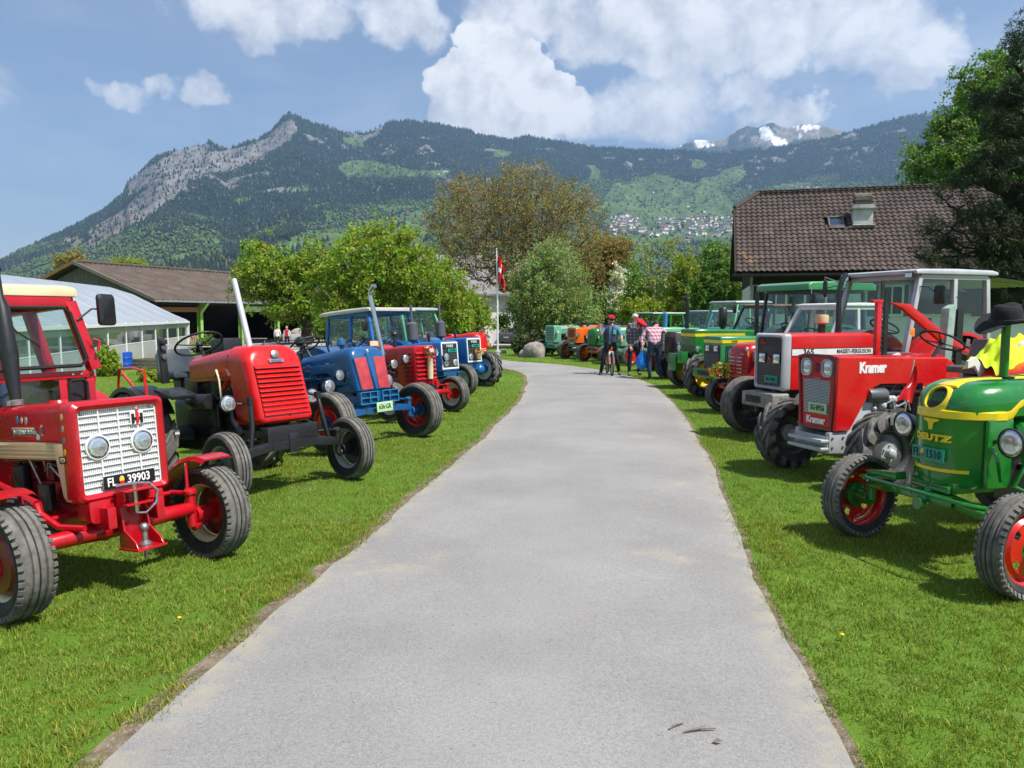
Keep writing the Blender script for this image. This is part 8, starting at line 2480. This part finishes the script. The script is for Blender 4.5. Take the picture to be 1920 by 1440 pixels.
# people, bicycle, cars
def skin_body(J, bones, rad, root):
 """one continuous skinned surface grown along the joints"""
 names = list(J)
 idx = {n: i for i, n in enumerate(names)}
 me = bpy.data.meshes.new('body')
 me.from_pydata([J[n] for n in names], [(idx[a], idx[b]) for a, b, _ in bones], [])
 o = bpy.data.objects.new('body', me)
 COL.objects.link(o)
 o.modifiers.new('skin', 'SKIN')
 sv = me.skin_vertices[0].data
 for n in names:
  r_ = rad[n]
  sv[idx[n]].radius = r_ if isinstance(r_, tuple) else (r_, r_)
  sv[idx[n]].use_root = n == root
 s = o.modifiers.new('sub', 'SUBSURF')
 s.levels = 2
 s.render_levels = 2
 dg = bpy.context.evaluated_depsgraph_get()
 out = bpy.data.meshes.new_from_object(o.evaluated_get(dg))
 bpy.data.objects.remove(o)
 return out
def hand_bits(m, wrist, d, side, mat, grip=.5):
 """palm and five unequal, bent fingers"""
 d = Vector(d).normalized()
 u = d.cross(Vector(side)).normalized()
 s = Vector(side).normalized()
 w = Vector(wrist)
 m.tube([w - d * .01, w + d * .04, w + d * .085], [.026, .040, .036], 8, mat)
 for k, ln in enumerate((.062, .074, .068, .052)):
  b = w + d * .08 + s * (-.030 + .020 * k)
  p1 = b + (d * (1 - grip * .4) + u * grip * .6) * ln * .55
  p2 = p1 + (d * (1 - grip * 1.3) + u * grip * 1.1) * ln * .55
  m.tube([b, p1, p2], [.010, .0095, .008], 6, mat)
 b = w + d * .035 - s * .036
 m.tube([b, b + (d * .6 - s * .7) * .035, b + (d * .95 - s * .35) * .07], [.013, .011, .009], 6, mat)
def person(label, loc, rz, pose, zones, mats, head, extras=None, hands=(.5, .5)):
 """pose: joints; zones: material index per bone; mats: list (0 is skin)"""
 J = dict(pose)
 B = [('pelvis', 'spine', zones['torso']), ('spine', 'chest', zones['torso']), ('chest', 'neck', zones['torso']), ('neck', 'head', 0), ('head', 'crown', 0)]
 for s in 'lr':
  B += [('chest', 'shoulder_' + s, zones['torso']), ('shoulder_' + s, 'elbow_' + s, zones['upper_arm']), ('elbow_' + s, 'wrist_' + s, zones['forearm']), ('pelvis', 'hip_' + s, zones['leg']), ('hip_' + s, 'knee_' + s, zones['leg']), ('knee_' + s, 'ankle_' + s, zones['leg']), ('ankle_' + s, 'toe_' + s, zones['shoe'])]
 rad = dict(pelvis=(.165, .125), spine=(.150, .112), chest=(.170, .120), neck=.058, head=(.078, .094), crown=(.066, .080))
 for s in 'lr':
  rad.update({'shoulder_' + s: .072, 'elbow_' + s: .048, 'wrist_' + s: .033, 'hip_' + s: .105, 'knee_' + s: .072, 'ankle_' + s: .052, 'toe_' + s: .042})
 rad.update(pose.get('_rad', {}))
 J.pop('_rad', None)
 me = skin_body(J, B, rad, 'pelvis')
 for q in mats:
  me.materials.append(q)
 segs = [(Vector(J[a]), Vector(J[b]), z) for a, b, z in B]
 for p in me.polygons:
  c = p.center
  best, bz = 1e9, 0
  for a, b, z in segs:
   t = max(0, min(1, (c - a).dot(b - a) / (b - a).length_squared))
   d = (c - a.lerp(b, t)).length
   if d < best:
    best, bz = d, z
  p.material_index = bz
  p.use_smooth = True
 m = MB()
 hp, f = Vector(J['head']), Vector(head['face']).normalized()
 up = (Vector(J['crown']) - hp).normalized()
 rt = f.cross(up).normalized()
 up = rt.cross(f)
 c = hp + up * .03
 m.add([c + f * .088 + up * .025, c + f * .085 - up * .028 + rt * .017, c + f * .085 - up * .028 - rt * .017, c + f * .122 - up * .022], [(0, 3, 1), (0, 2, 3), (1, 3, 2)], 0)
 for s in (-1, 1):
  m.ball(c + f * .086 + rt * s * .032 + up * .018, .010, 8, 5, len(mats))
  m.ball(c + rt * s * .080 - up * .005, (.018, .018, .030), 8, 5, 0)
 m.add([c + f * .092 - up * .052 + rt * .024, c + f * .097 - up * .056, c + f * .092 - up * .052 - rt * .024, c + f * .094 - up * .062], [(0, 1, 3), (1, 2, 3)], len(mats) + 1)
 for i, s in enumerate('rl'):
  e, w = Vector(J['elbow_' + s]), Vector(J['wrist_' + s])
  hd = pose_hand.get((label, s)) or (w - e)
  hand_bits(m, w, hd, rt if abs((w - e).normalized().dot(rt)) < .8 else up, 0, hands[i])
 hm = m.mesh('bits', list(mats) + [M_INKK, plain('lips', (.35, .12, .10), .6)])
 bm = bmesh.new()
 bm.from_mesh(me)
 bm.from_mesh(hm)
 me.materials.append(M_INKK)
 me.materials.append(MATS['lips'])
 bm.to_mesh(me)
 bm.free()
 me.polygons.foreach_set('use_smooth', [True] * len(me.polygons))
 bpy.data.meshes.remove(hm)
 o = link('person', me, None, loc, (0, 0, rz))
 tag(o, label, 'person')
 if head.get('hair'):
  h = MB()
  vs = []
  nu, nv = 16, 8
  for j in range(nv + 1):
   th = j / nv * 1.75
   for i in range(nu):
    a = 2 * math.pi * i / nu
    ca = math.cos(a)
    lim = 1.0 if ca < .3 else .62
    t_ = th * lim
    r_ = .104
    vs.append(c + up * .045 + (f * (math.sin(t_) * ca * 1.06) + rt * math.sin(t_) * math.sin(a) * .90 + up * math.cos(t_) * .95) * r_)
  h.add(vs, [(j * nu + i, j * nu + (i + 1) % nu, (j + 1) * nu + (i + 1) % nu, (j + 1) * nu + i) for j in range(nv) for i in range(nu)])
  h.build('hair', head['hair'], o, smooth_angle=80)
 if extras:
  extras(o, J, c, f, up, rt)
 return o
pose_hand = {}
M_SKIN = plain('skin', (.50, .27, .19), .55, .12, 9)
M_SKIN2 = plain('skin_tan', (.46, .25, .17), .55, .12, 9)
M_NAVY = plain('navy_cloth', (.012, .015, .028), .9, .3, 9, bump=.4, bscale=70)
M_DENIM = plain('denim', (.018, .030, .070), .9, .35, 9, bump=.4, bscale=90)
M_SHIRT_B = plain('blue_shirt', (.11, .20, .36), .85, .1, 7)
M_VESTC = plain('charcoal_vest', (.045, .046, .055), .85, .2, 9, bump=.3, bscale=60)
M_SHOE = plain('shoe', (.13, .11, .09), .8, .4, 14)
M_SHOE_D = plain('shoe_dark', (.02, .02, .022), .7, .3, 14)
M_HAIR_D, M_HAIR_G = plain('hair_dark', (.025, .017, .012), .7, .3, 30), plain('hair_grey', (.45, .44, .42), .7, .2, 30)
def plaid(name, base, line, dark, sc):
 def fn(g):
  sp = g.n('ShaderNodeSeparateXYZ')
  g.put(sp.inputs[0], g.coord('Object'))
  u = g.m('ADD', sp.outputs[0], g.m('MULTIPLY', sp.outputs[1], .8))
  fu = g.m('FRACT', g.m('MULTIPLY', u, sc))
  fv = g.m('FRACT', g.m('MULTIPLY', sp.outputs[2], sc))
  a = g.m('LESS_THAN', fu, .38)
  b = g.m('LESS_THAN', fv, .38)
  c = g.mix(g.m('MULTIPLY', a, .65), base, line)
  c = g.mix(g.m('MULTIPLY', b, .65), c, line)
  c = g.mix(g.m('MULTIPLY', g.m('MULTIPLY', a, b), .7), c, dark)
  g.out(g.bsdf(c, .85))
 return material(name, fn)
M_PLAID = plaid('pink_plaid', (.62, .42, .46), (.34, .10, .16), (.12, .04, .07), 10.0)
M_PLAID_D = plaid('dark_plaid', (.05, .055, .075), (.18, .17, .18), (.30, .28, .27), 10.0)
def stand(lean=(0, 0), sp=.14):
 return dict(pelvis=(0, 0, .93), spine=(lean[0] * .3, lean[1] * .3, 1.12), chest=(lean[0], lean[1], 1.33), neck=(lean[0] * 1.3, lean[1] * 1.3, 1.50), head=(lean[0] * 1.5, lean[1] * 1.5, 1.60), crown=(lean[0] * 1.55, lean[1] * 1.55, 1.69),
    shoulder_l=(lean[0] + .19, lean[1], 1.43), shoulder_r=(lean[0] - .19, lean[1], 1.43), elbow_l=(lean[0] + .25, lean[1], 1.15), elbow_r=(lean[0] - .25, lean[1], 1.15), wrist_l=(lean[0] + .25, lean[1] - .12, .92), wrist_r=(lean[0] - .25, lean[1] - .12, .92),
    hip_l=(.10, 0, .88), hip_r=(-.10, 0, .88), knee_l=(sp, -.02, .49), knee_r=(-sp, -.02, .49), ankle_l=(sp, .02, .09), ankle_r=(-sp, .02, .09), toe_l=(sp + .03, -.15, .05), toe_r=(-sp - .03, -.15, .05))
def build_people():
 g0 = ground_at(1146, 706)
 P = stand((0, -.03))
 P.update(wrist_r=(-.345, -.20, 1.42), elbow_r=(-.30, -.14, 1.20), elbow_l=(.31, -.10, 1.16), wrist_l=(.30, -.30, 1.045), knee_l=(.19, -.06, .50), ankle_l=(.27, .02, .09), toe_l=(.30, -.15, .05), knee_r=(-.20, -.04, .50), ankle_r=(-.27, .0, .09), toe_r=(-.33, -.16, .05))
 lb = 'cyclist in red helmet, blue shirt and dark vest standing astride a bicycle'
 pose_hand[(lb, 'r')] = Vector((.02, .02, 1)); pose_hand[(lb, 'l')] = Vector((-.1, -1, -.05))
 def ex(o, J, c, f, up, rt):
  for s in (-1, 1):
   m = MB(); secs = []
   for z, y0, hw, d in ((.98, -.135, .185, .15), (1.10, -.14, .18, .14), (1.25, -.15, .19, .145), (1.38, -.145, .185, .14), (1.48, -.10, .12, .11)):
    inn = .055 if z < 1.4 else .06
    secs.append([(s * x, y, z) for x, y in ((inn, y0 - .015), (hw * .75, y0 + .02), (hw + .02, y0 + .10), (hw + .015, y0 + d + .06), (hw * .6, y0 + d + .135), (.0, y0 + d + .15), (.0, y0 + d + .135), (hw * .55, y0 + d + .12), (hw, y0 + d + .05), (hw + .005, y0 + .10), (hw * .72, y0 + .035), (inn, y0 - .002))])
   m.loft(secs)
   m.build('vest', M_VESTC, o, smooth_angle=70)
  m = MB(); m.box((.105, -.165, 1.30), (.085, .012, .13)); m.build('badge', plain('mint_card', (.04, .50, .30), .5, .05), o)
  hl = MB()
  q = c + up * .055
  for k in range(-4, 5):
   t_ = k / 4
   pts = []
   for j in range(11):
    a = math.pi * j / 10
    pts.append(q + f * (math.cos(a) * .132) + up * (math.sin(a) * .105 * math.cos(t_ * .9)) + rt * (t_ * .098 * (.55 + .45 * math.sin(a))))
   hl.tube(pts, [.006] + [.016] * 9 + [.006], 6)
  hl.ball(q + up * .01, (.085, .105, .075), 12, 7, 1)
  hl.build('helmet', [plain('helmet_red', (.42, .015, .030), .35, .2, 25), M_INKK], o)
  m = MB()
  for s in (-1, 1):
   m.ball(c + f * .094 + rt * s * .034 + up * .016, (.026, .010, .017), 8, 5)
  m.tube([c + f * .098 - rt * .06 + up * .02, c + f * .1 + up * .022, c + f * .098 + rt * .06 + up * .02], .005, 5); m.build('sunglasses', P_BLACK, o)
 person(lb, (g0.x, g0.y + .30, 0), 0, P, dict(torso=1, upper_arm=1, forearm=0, leg=2, shoe=3), [M_SKIN, M_SHIRT_B, M_NAVY, M_SHOE], dict(face=(.25, -1, -.05), hair=None), ex, (1.0, .9))
 root = empty('bicycle', (g0.x + .02, g0.y + .12, 0), 0)
 tag(root, 'orange mountain bike held upright by the helmeted cyclist', 'bicycle')
 M_OR = paint('bike_orange', (.75, .16, .02), .3, .5)
 for y in (-.12, .98):
  t_ = MB(); t_.lathe([(.315, -.018), (.335, -.028), (.355, -.02), (.362, 0), (.355, .02), (.335, .028), (.315, .018), (.31, 0), (.315, -.018)], (0, 0, 0), 'x', 40, mat=0)
  w_ = MB(); w_.lathe([(.30, -.012), (.318, -.014), (.318, .014), (.30, .012), (.30, -.012)], (0, 0, 0), 'x', 32)
  for k in range(20):
   a = 2 * math.pi * k / 20
   w_.tube([((.025 if k % 2 else -.025), .015 * math.cos(a), .015 * math.sin(a)), (0, .302 * math.cos(a), .302 * math.sin(a))], .0018, 4)
  w_.lathe([(0, -.05), (.022, -.05), (.022, .05), (0, .05)], (0, 0, 0), 'x', 10)
  wo = w_.build('wheel', P_BLACK, root, loc=(0, y, .362))
  t_.build('tyre', M_TREAD, wo)
 fr = MB()
 for a, b, r_ in (((0, .06, .80), (0, .62, .74), .020), ((0, .05, .74), (0, .45, .33), .024), ((0, .45, .33), (0, .64, .86), .018), ((.03, .45, .33), (.05, .98, .362), .011), ((-.03, .45, .33), (-.05, .98, .362), .011), ((.03, .62, .72), (.05, .98, .362), .010), ((-.03, .62, .72), (-.05, .98, .362), .010), ((0, .03, .86), (0, .07, .70), .026)):
  fr.tube([a, b], r_, 9)
 fr.build('frame', M_OR, root)
 fk = MB()
 for s in (-1, 1):
  fk.tube([(s * .055, .03, .70), (s * .06, -.10, .36)], [.022, .018], 9, 0 if s > 2 else 0)
  fk.tube([(s * .057, .0, .60), (s * .061, -.08, .40)], .026, 9, 1)
 fk.tube([(-.06, .03, .70), (.06, .03, .70)], .022, 8)
 fk.build('fork', [P_WHITE, M_OR], root)
 hb = MB(); hb.tube([(-.36, .10, 1.03), (-.12, .03, 1.03), (0, .0, 1.0), (.12, .03, 1.03), (.36, .10, 1.03)], .016, 8); hb.tube([(0, .03, .86), (0, .0, 1.0)], .018, 8)
 for s in (-1, 1):
  hb.tube([(s * .25, .07, 1.03), (s * .36, .10, 1.03)], .021, 8); hb.tube([(s * .24, .05, 1.02), (s * .33, .0, 1.0)], .007, 5)
 hb.build('handlebar', P_BLACK, root)
 sd = MB(); sd.loft([[(x * w_, y, .93 + z * .03) for x, z in ((-1, 0), (-.6, 1), (.6, 1), (1, 0), (.5, -.8), (-.5, -.8))] for y, w_ in ((.50, .025), (.60, .045), (.72, .075), (.78, .06))]); sd.build('saddle', P_BLACK, root, smooth_angle=70)
 pd = MB(); pd.lathe([(0, -.05), (.09, -.05), (.09, -.04), (0, -.04)], (0, .45, .33), 'x', 18); pd.tube([(-.07, .45, .33), (-.08, .36, .20)], .010, 6); pd.tube([(.07, .45, .33), (.08, .54, .46)], .010, 6); pd.box((-.13, .36, .20), (.10, .07, .02)); pd.box((.13, .54, .46), (.10, .07, .02)); pd.build('crankset', P_BLACK, root)
 lb = 'man in pink plaid shirt and jeans leaning one hand on the dark grey tractor'
 g1 = ground_at(1226, 712)
 P = dict(pelvis=(0, 0, .98), spine=(.00, .07, 1.13), chest=(.02, .20, 1.32), neck=(.06, .33, 1.42), head=(.12, .42, 1.47), crown=(.15, .47, 1.55), shoulder_r=(.21, .21, 1.40), elbow_r=(.43, .22, 1.25), wrist_r=(.68, .24, 1.24), shoulder_l=(-.18, .24, 1.38), elbow_l=(-.33, .16, 1.14), wrist_l=(-.32, .10, .92),
    hip_l=(-.10, 0, .92), hip_r=(.10, 0, .92), knee_l=(-.14, .02, .50), knee_r=(.14, .06, .50), ankle_l=(-.12, -.04, .09), ankle_r=(.20, .0, .09), toe_l=(-.10, .12, .05), toe_r=(.28, .14, .05))
 pose_hand[(lb, 'r')] = Vector((1, .05, .18)); pose_hand[(lb, 'l')] = Vector((.05, .02, -1))
 P['_rad'] = dict(spine=(.175, .135), chest=(.19, .14), pelvis=(.18, .14))
 def ex2(o, J, c, f, up, rt):
  m = MB(); m.lathe([(.195, .0), (.20, .012), (.198, .035), (.193, .04)], (0, .01, .955), seg=22); m.build('belt', P_BLACK, o)
 po = person(lb, (g1.x, g1.y, 0), 0, P, dict(torso=1, upper_arm=1, forearm=1, leg=2, shoe=3), [M_SKIN2, M_PLAID, M_DENIM, M_SHOE], dict(face=(.75, .45, -.35), hair=M_HAIR_D), ex2, (.25, .9))
 b = MB(); secs = []
 for z, w_, d_ in ((0, .03, .02), (-.10, .06, .04), (-.25, .13, .07), (-.42, .16, .09), (-.52, .13, .08), (-.56, .05, .03)):
  secs.append([(w_ * math.cos(a) * (1 + .16 * math.sin(a * 5 + z * 30)), d_ * math.sin(a), z + .02 * math.sin(a * 3)) for a in [2 * math.pi * k / 22 for k in range(22)]])
 b.loft(secs)
 bo = b.build('carrier_bag', plain('blue_film', (.010, .20, .66), .35, .35, 16, bump=.8, bscale=24, bdist=.02), None, loc=(g1.x - .32, g1.y + .10, .86), smooth_angle=70)
 tag(bo, 'bright blue plastic carrier bag hanging from the plaid shirted man', 'bag')
 lb = 'person in large red beret and dark checked shirt bending over the tractor'
 g2 = ground_at(1200, 706)
 P = stand((.08, -.02))
 P.update(chest=(.02, .02, 1.24), spine=(.0, .02, 1.08), neck=(.06, -.02, 1.38), head=(.10, -.06, 1.45), crown=(.11, -.06, 1.54), shoulder_l=(.14, -.02, 1.32), shoulder_r=(-.16, .05, 1.32), elbow_l=(.26, -.12, 1.08), elbow_r=(-.20, .0, 1.05), wrist_l=(.34, -.2, .94), wrist_r=(-.14, -.12, .86))
 def ex3(o, J, c, f, up, rt):
  m = MB(); secs = []
  q = c + up * .075
  tilt = (up + rt * -.25).normalized()
  for r_, h in ((.10, -.03), (.112, -.02), (.165, .015), (.185, .045), (.165, .085), (.10, .115), (.02, .125)):
   ring = []
   for k in range(20):
    a = 2 * math.pi * k / 20
    ring.append(q + (f * math.cos(a) + rt * math.sin(a)) * r_ + tilt * h + up * (.02 * math.sin(a)))
   secs.append(ring)
  m.loft(secs)
  m.build('beret', plain('beret_red', (.55, .008, .022), .9, .15, 9, bump=.3), o, smooth_angle=80)
 person(lb, (g2.x - .14, g2.y + .22, 0), 0, P, dict(torso=1, upper_arm=1, forearm=1, leg=2, shoe=3), [M_SKIN, M_PLAID_D, M_NAVY, M_SHOE], dict(face=(.5, -.6, -.6), hair=M_HAIR_D), ex3)
 lb = 'bald looking man in pale tan cap standing behind the red beret'
 g3 = ground_at(1194, 700)
 P = stand((0, 0))
 def ex4(o, J, c, f, up, rt):
  m = MB()
  q = c + up * .05
  m.ball(q, (.105, .112, .085), 16, 9)
  m.loft([[q + f * d + rt * s_ * .07 * w_ - up * z_ for s_ in (-1, -.5, 0, .5, 1)] + [q + f * (d - .0) + rt * s_ * .07 * w_ - up * (z_ + .008) for s_ in (1, .5, 0, -.5, -1)] for d, w_, z_ in ((.09, 1.15, .01), (.14, 1.0, .02), (.175, .6, .03))])
  m.build('cap', plain('tan_cap', (.58, .47, .35), .85, .1), o, smooth_angle=60)
 person(lb, (g3.x, g3.y + .5, 0), 0, {k: (v[0], v[1], v[2] * 1.04) for k, v in P.items()}, dict(torso=1, upper_arm=1, forearm=0, leg=2, shoe=3), [M_SKIN2, M_PLAID_D, M_NAVY, M_SHOE_D], dict(face=(-.7, .7, 0), hair=M_HAIR_G), ex4)
 for px, mt, hr, lb in ((520, plain('white_blouse', (.72, .70, .68), .85, .06), M_HAIR_D, 'dark-haired person in white top standing at the barn table'), (538, plain('red_waistcoat', (.52, .012, .022), .85, .1), M_HAIR_G, 'grey-haired person in red vest over white sleeves by the barn')):
  d = ray(px, 622)
  Yp = 62.0
  x = d.x / d.y * Yp
  red = 'red' in lb
  person(lb, (x, Yp, gz(x, Yp)), math.pi, stand((0, .02)), dict(torso=1, upper_arm=4 if red else 1, forearm=4 if red else 0, leg=2, shoe=3), [M_SKIN, mt, M_NAVY, M_SHOE_D, plain('white_sleeve', (.72, .72, .70), .85, .05)], dict(face=(0, -1, 0), hair=hr))
 d = ray(4, 660)
 person('person in dark blue shirt standing behind the cream-roofed cab', (-5.35, 7.9, gz(-5.35, 7.9)), R(150), stand((0, 0)), dict(torso=1, upper_arm=1, forearm=0, leg=2, shoe=3), [M_SKIN2, plain('dark_blue_shirt', (.012, .022, .075), .85, .15), M_NAVY, M_SHOE_D], dict(face=(0, -1, 0), hair=M_HAIR_D))
build_people()
def car(label, loc, head, prof, win, w, col, hw_in=.12, plate=None, wheel_x=(.75, -1.9), wr=.33, name='parked_car', lights=(.80, 1.0)):
 """side profile (x forward from the front axle, z), cabin windows as inset panes"""
 root = empty(name, (loc[0], loc[1], gz(*loc)), R(head))
 tag(root, label, 'car' if name == 'parked_car' else 'van', 'vehicles parked behind the orchard')
 zb = max(z for _, z in prof) * .55
 def ring(y, sh):
  return [(x, y * (1 - .16 * max(0, (z - zb)) / (max(q for _, q in prof) - zb)), z) for x, z in prof] if sh else [(x * .985, y, z) for x, z in prof]
 m = MB(); m.loft([ring(-w / 2 * .96, True), ring(-w / 2, True), ring(w / 2, True), ring(w / 2 * .96, True)]); m.build('body', col, root, .03)
 yk = lambda z: w / 2 * (1 - .16 * max(0, (z - zb)) / (max(q for _, q in prof) - zb)) + .004
 for sd in (-1, 1):
  for poly in win:
   m = MB(); P = [(x, sd * yk(z), z) for x, z in poly]; n = len(P)
   m.add(P + [(x, y + sd * .012, z) for x, y, z in P], [tuple(range(n)), tuple(range(n, 2 * n))] + [(i, (i + 1) % n, n + (i + 1) % n, n + i) for i in range(n)]); m.build('window', M_DARKGLASS if False else P_BLACK, root)
  for x in wheel_x:
   m = MB(); m.lathe([(.10, -.1), (wr * .65, -.1), (wr * .95, -.09), (wr, -.05), (wr, .05), (wr * .95, .09), (wr * .65, .1), (wr * .6, .06), (.0, .05)], (x, sd * (w / 2 - .10), wr), 'y', 22); m.build('wheel', M_TYRE, root)
  xr = min(x for x, z in prof if .6 < z < 1.3) - .0
  m = MB(); m.box((xr + .02, sd * (w / 2 - .12), (lights[0] + lights[1]) / 2), (.06, .14, lights[1] - lights[0])); m.build('tail_light', M_LAMP_RED, root, .01)
 xr = min(x for x, z in prof)
 top = max(z for _, z in prof)
 m = MB(); m.box((xr - .004, 0, .62), (.02, .5, .11)); m.build('number_plate', P_WHITE, root)
 m = MB(); m.box((xr - .005, 0, .32), (.10, w * .92, .18)); m.build('bumper', P_DGREY, root, .02)
 return root
def build_cars():
 van = [(.95, .35), (.95, .75), (.55, 1.05), (-.25, 1.15), (-.75, 1.90), (-1.2, 1.97), (-3.85, 1.97), (-3.98, 1.75), (-4.05, 1.0), (-4.05, .35)]
 t = car('white van with dark rear window parked beyond the flagpole', (-2.75, 76), 62, van, [[(-.35, 1.2), (-.8, 1.8), (-1.5, 1.8), (-1.5, 1.2)], [(-1.6, 1.2), (-1.6, 1.8), (-2.7, 1.8), (-2.7, 1.2)], [(-2.8, 1.2), (-2.8, 1.8), (-3.8, 1.8), (-3.85, 1.2)]], 1.9, P_WHITE, wheel_x=(0, -3.0), name='parked_van', lights=(.85, 1.2))
 m = MB(); m.box((-4.03, 0, 1.48), (.06, 1.40, .56), (0, .04, 0)); m.build('rear_window', P_BLACK, t, .02)
 est = [(.85, .3), (.85, .65), (.45, .85), (-.6, .95), (-1.25, 1.42), (-2.9, 1.45), (-3.35, .95), (-3.42, .6), (-3.38, .3)]
 wn = [[(-.75, .95), (-1.3, 1.36), (-1.9, 1.38), (-1.9, .95)], [(-2.0, .95), (-2.0, 1.38), (-2.8, 1.38), (-3.1, .97)]]
 for lb, loc, c in (('dark grey estate car parked in tree shade beside the van', (.9, 74), P_DGREY), ('white estate car with red tail lamp behind the pear tree', (3.6, 66), P_WHITE)):
  t = car(lb, loc, 65, est, wn, 1.75, c, wheel_x=(0, -2.6), wr=.32, lights=(.72, .98))
  m = MB(); m.hexa([(-3.30, -.62, 1.0), (-3.28, -.62, .98), (-3.28, .62, .98), (-3.30, .62, 1.0), (-2.96, -.55, 1.40), (-2.90, -.55, 1.38), (-2.90, .55, 1.38), (-2.96, .55, 1.40)]); m.build('rear_window', P_BLACK, t)
build_cars()
# lawn blades, dandelions, twigs on the road
def build_grass():
 rng = np.random.default_rng(11)
 def zone(n, y0, y1, hmul, blades, wmul, segs, seed):
  Yv = np.sqrt(rng.uniform(y0 ** 2, y1 ** 2, n))
  Xv = rng.uniform(-.70, .70, n) * Yv
  P = np.stack([Xv, Yv], 1)
  off = ~poly_dist_inside(P)
  edge = np.minimum(np.min(np.linalg.norm(P[:, None, :] - RLe[None, ::6, :], axis=2), 1), np.min(np.linalg.norm(P[:, None, :] - RRe[None, ::6, :], axis=2), 1))
  bare = fbm(P[:, 0] * 1.7 + 40, P[:, 1] * 1.7, 4, 9)
  keep = off & ~((edge < .16) & (bare < .56)) & (bare > .20)
  P, edge = P[keep], edge[keep]
  n = len(P)
  m = blades
  C = np.repeat(P, m, 0) + rng.normal(size=(n * m, 2)) * (.022 * wmul + .008)
  N = n * m
  lush = fbm(C[:, 0] * .8, C[:, 1] * .8, 4, 5)
  tall = np.where(np.repeat(edge, m) < .35, 1.35, 1.0)
  h = rng.uniform(.016, .040, N) * hmul * tall * (.7 + .6 * lush)
  w = rng.uniform(.0016, .0032, N) * wmul
  a = rng.uniform(0, 2 * np.pi, N)
  b = rng.uniform(0, 2 * np.pi, N)
  lean = rng.uniform(.15, .95, N) * h
  g_ = np.array([gz(x, y) for x, y in C])
  base = np.stack([C[:, 0], C[:, 1], g_ - .004], 1)
  side = np.stack([np.cos(a), np.sin(a), 0 * a], 1) * w[:, None]
  dirv = np.stack([np.cos(b), np.sin(b), 0 * b], 1)
  mid = base + dirv * (lean * .35)[:, None] + np.array([0, 0, 1.0]) * (h * .62)[:, None]
  tip = base + dirv * lean[:, None] + np.array([0, 0, 1.0]) * h[:, None]
  tone = rng.uniform(.62, 1.35, N)[:, None] * np.stack([.85 + .55 * rng.uniform(0, 1, N) * lush * 1.6, np.ones(N), .7 + .6 * rng.uniform(0, 1, N)], 1)
  dry = rng.uniform(0, 1, N) < (.035 + .10 * (bare[keep].repeat(m) < .36))
  tone[dry] = np.array((2.6, 1.55, 2.4)) * rng.uniform(.6, 1.1, dry.sum())[:, None]
  if segs == 2:
   V = np.stack([base - side, base + side, mid + side * .8, mid - side * .8, tip], 1).reshape(-1, 3)
   F = np.array([(0, 1, 2), (0, 2, 3), (3, 2, 4)])
   k = 5
  else:
   V = np.stack([base - side, base + side, tip], 1).reshape(-1, 3)
   F = np.array([(0, 1, 2)])
   k = 3
  faces = (F[None] + (np.arange(N) * k)[:, None, None]).reshape(-1, 3)
  return V, faces, np.repeat(tone, k, 0)
 Vs, Fs, Ts, o = [], [], [], 0
 for args in ((13000, 2.6, 6.5, 1.0, 13, 1.0, 2, 1), (17000, 6.5, 11, 1.0, 11, 1.5, 1, 2), (17000, 11, 18, 1.05, 10, 2.3, 1, 3), (15000, 18, 36, 1.1, 9, 4.2, 1, 4)):
  V, F, T = zone(*args)
  Vs.append(V); Fs.append(F + o); Ts.append(T); o += len(V)
 mt = leafmat('grass_blade', (.178, .265, .030), (.250, .325, .050), .38, .5)
 tag(link('grass', np_mesh('grass', np.concatenate(Vs), np.concatenate(Fs), mt, np.concatenate(Ts))), 'short green lawn grass on both sides of the drive', 'grass', kind='stuff')
build_grass()
def build_small():
 dm = MB(); dm.lathe([(0, .014), (.012, .013), (.019, .006), (.016, 0), (0, 0)], (0, 0, .045), seg=12, mat=0); dm.tube([(0, 0, 0), (.004, 0, .046)], .0025, 5, 1)
 me = dm.mesh('dandelion', [plain('dandelion_yellow', (.75, .50, .01), .7, .1), plain('stem_green', (.06, .14, .02), .7)])
 for px, py in ((18, 1163), (1578, 1203), (336, 1171)):
  p = ground_at(px, py)
  o = link('dandelion', me, None, p, (rnd.uniform(-.3, .3), rnd.uniform(-.3, .3), 0))
  o.scale = (.7, .7, .8)
  tag(o, 'small yellow dandelion flower in the lawn', 'flower', 'dandelions in the lawn')
 for px, py, ln, a, lb in ((1268, 1378, .09, 35, 'short dry twig lying alone on the asphalt'), (1312, 1386, .15, 12, 'longer bent dry twig lying on the asphalt')):
  p = ground_at(px, py)
  m = MB(); ca, sa = math.cos(R(a)), math.sin(R(a))
  m.tube([(-ln / 2 * ca, -ln / 2 * sa, .042), (0, .006, .046), (ln / 2 * ca, ln / 2 * sa, .041)], [.003, .006, .003], 6)
  if ln > .1:
   m.tube([(0, .006, .046), (.03, .03, .044)], [.004, .002], 5)
  tag(m.build('twig', M_OLDWOOD_X, None, loc=(p.x, p.y, 0)), lb, 'twig')
 p = ground_at(1345, 1408)
 m = MB(); m.add([(-.02, 0, .042), (0, .012, .05), (.024, 0, .044), (0, -.012, .047)], [(0, 1, 2, 3)]); m.add([(-.02, 0, .0415), (0, .012, .0495), (.024, 0, .0435), (0, -.012, .0465)], [(3, 2, 1, 0)])
 tag(m.build('dry_leaf', plain('dry_leaf', (.16, .12, .08), .8), None, loc=(p.x, p.y, 0)), 'curled dry leaf on the asphalt near the twigs', 'leaf')
build_small()
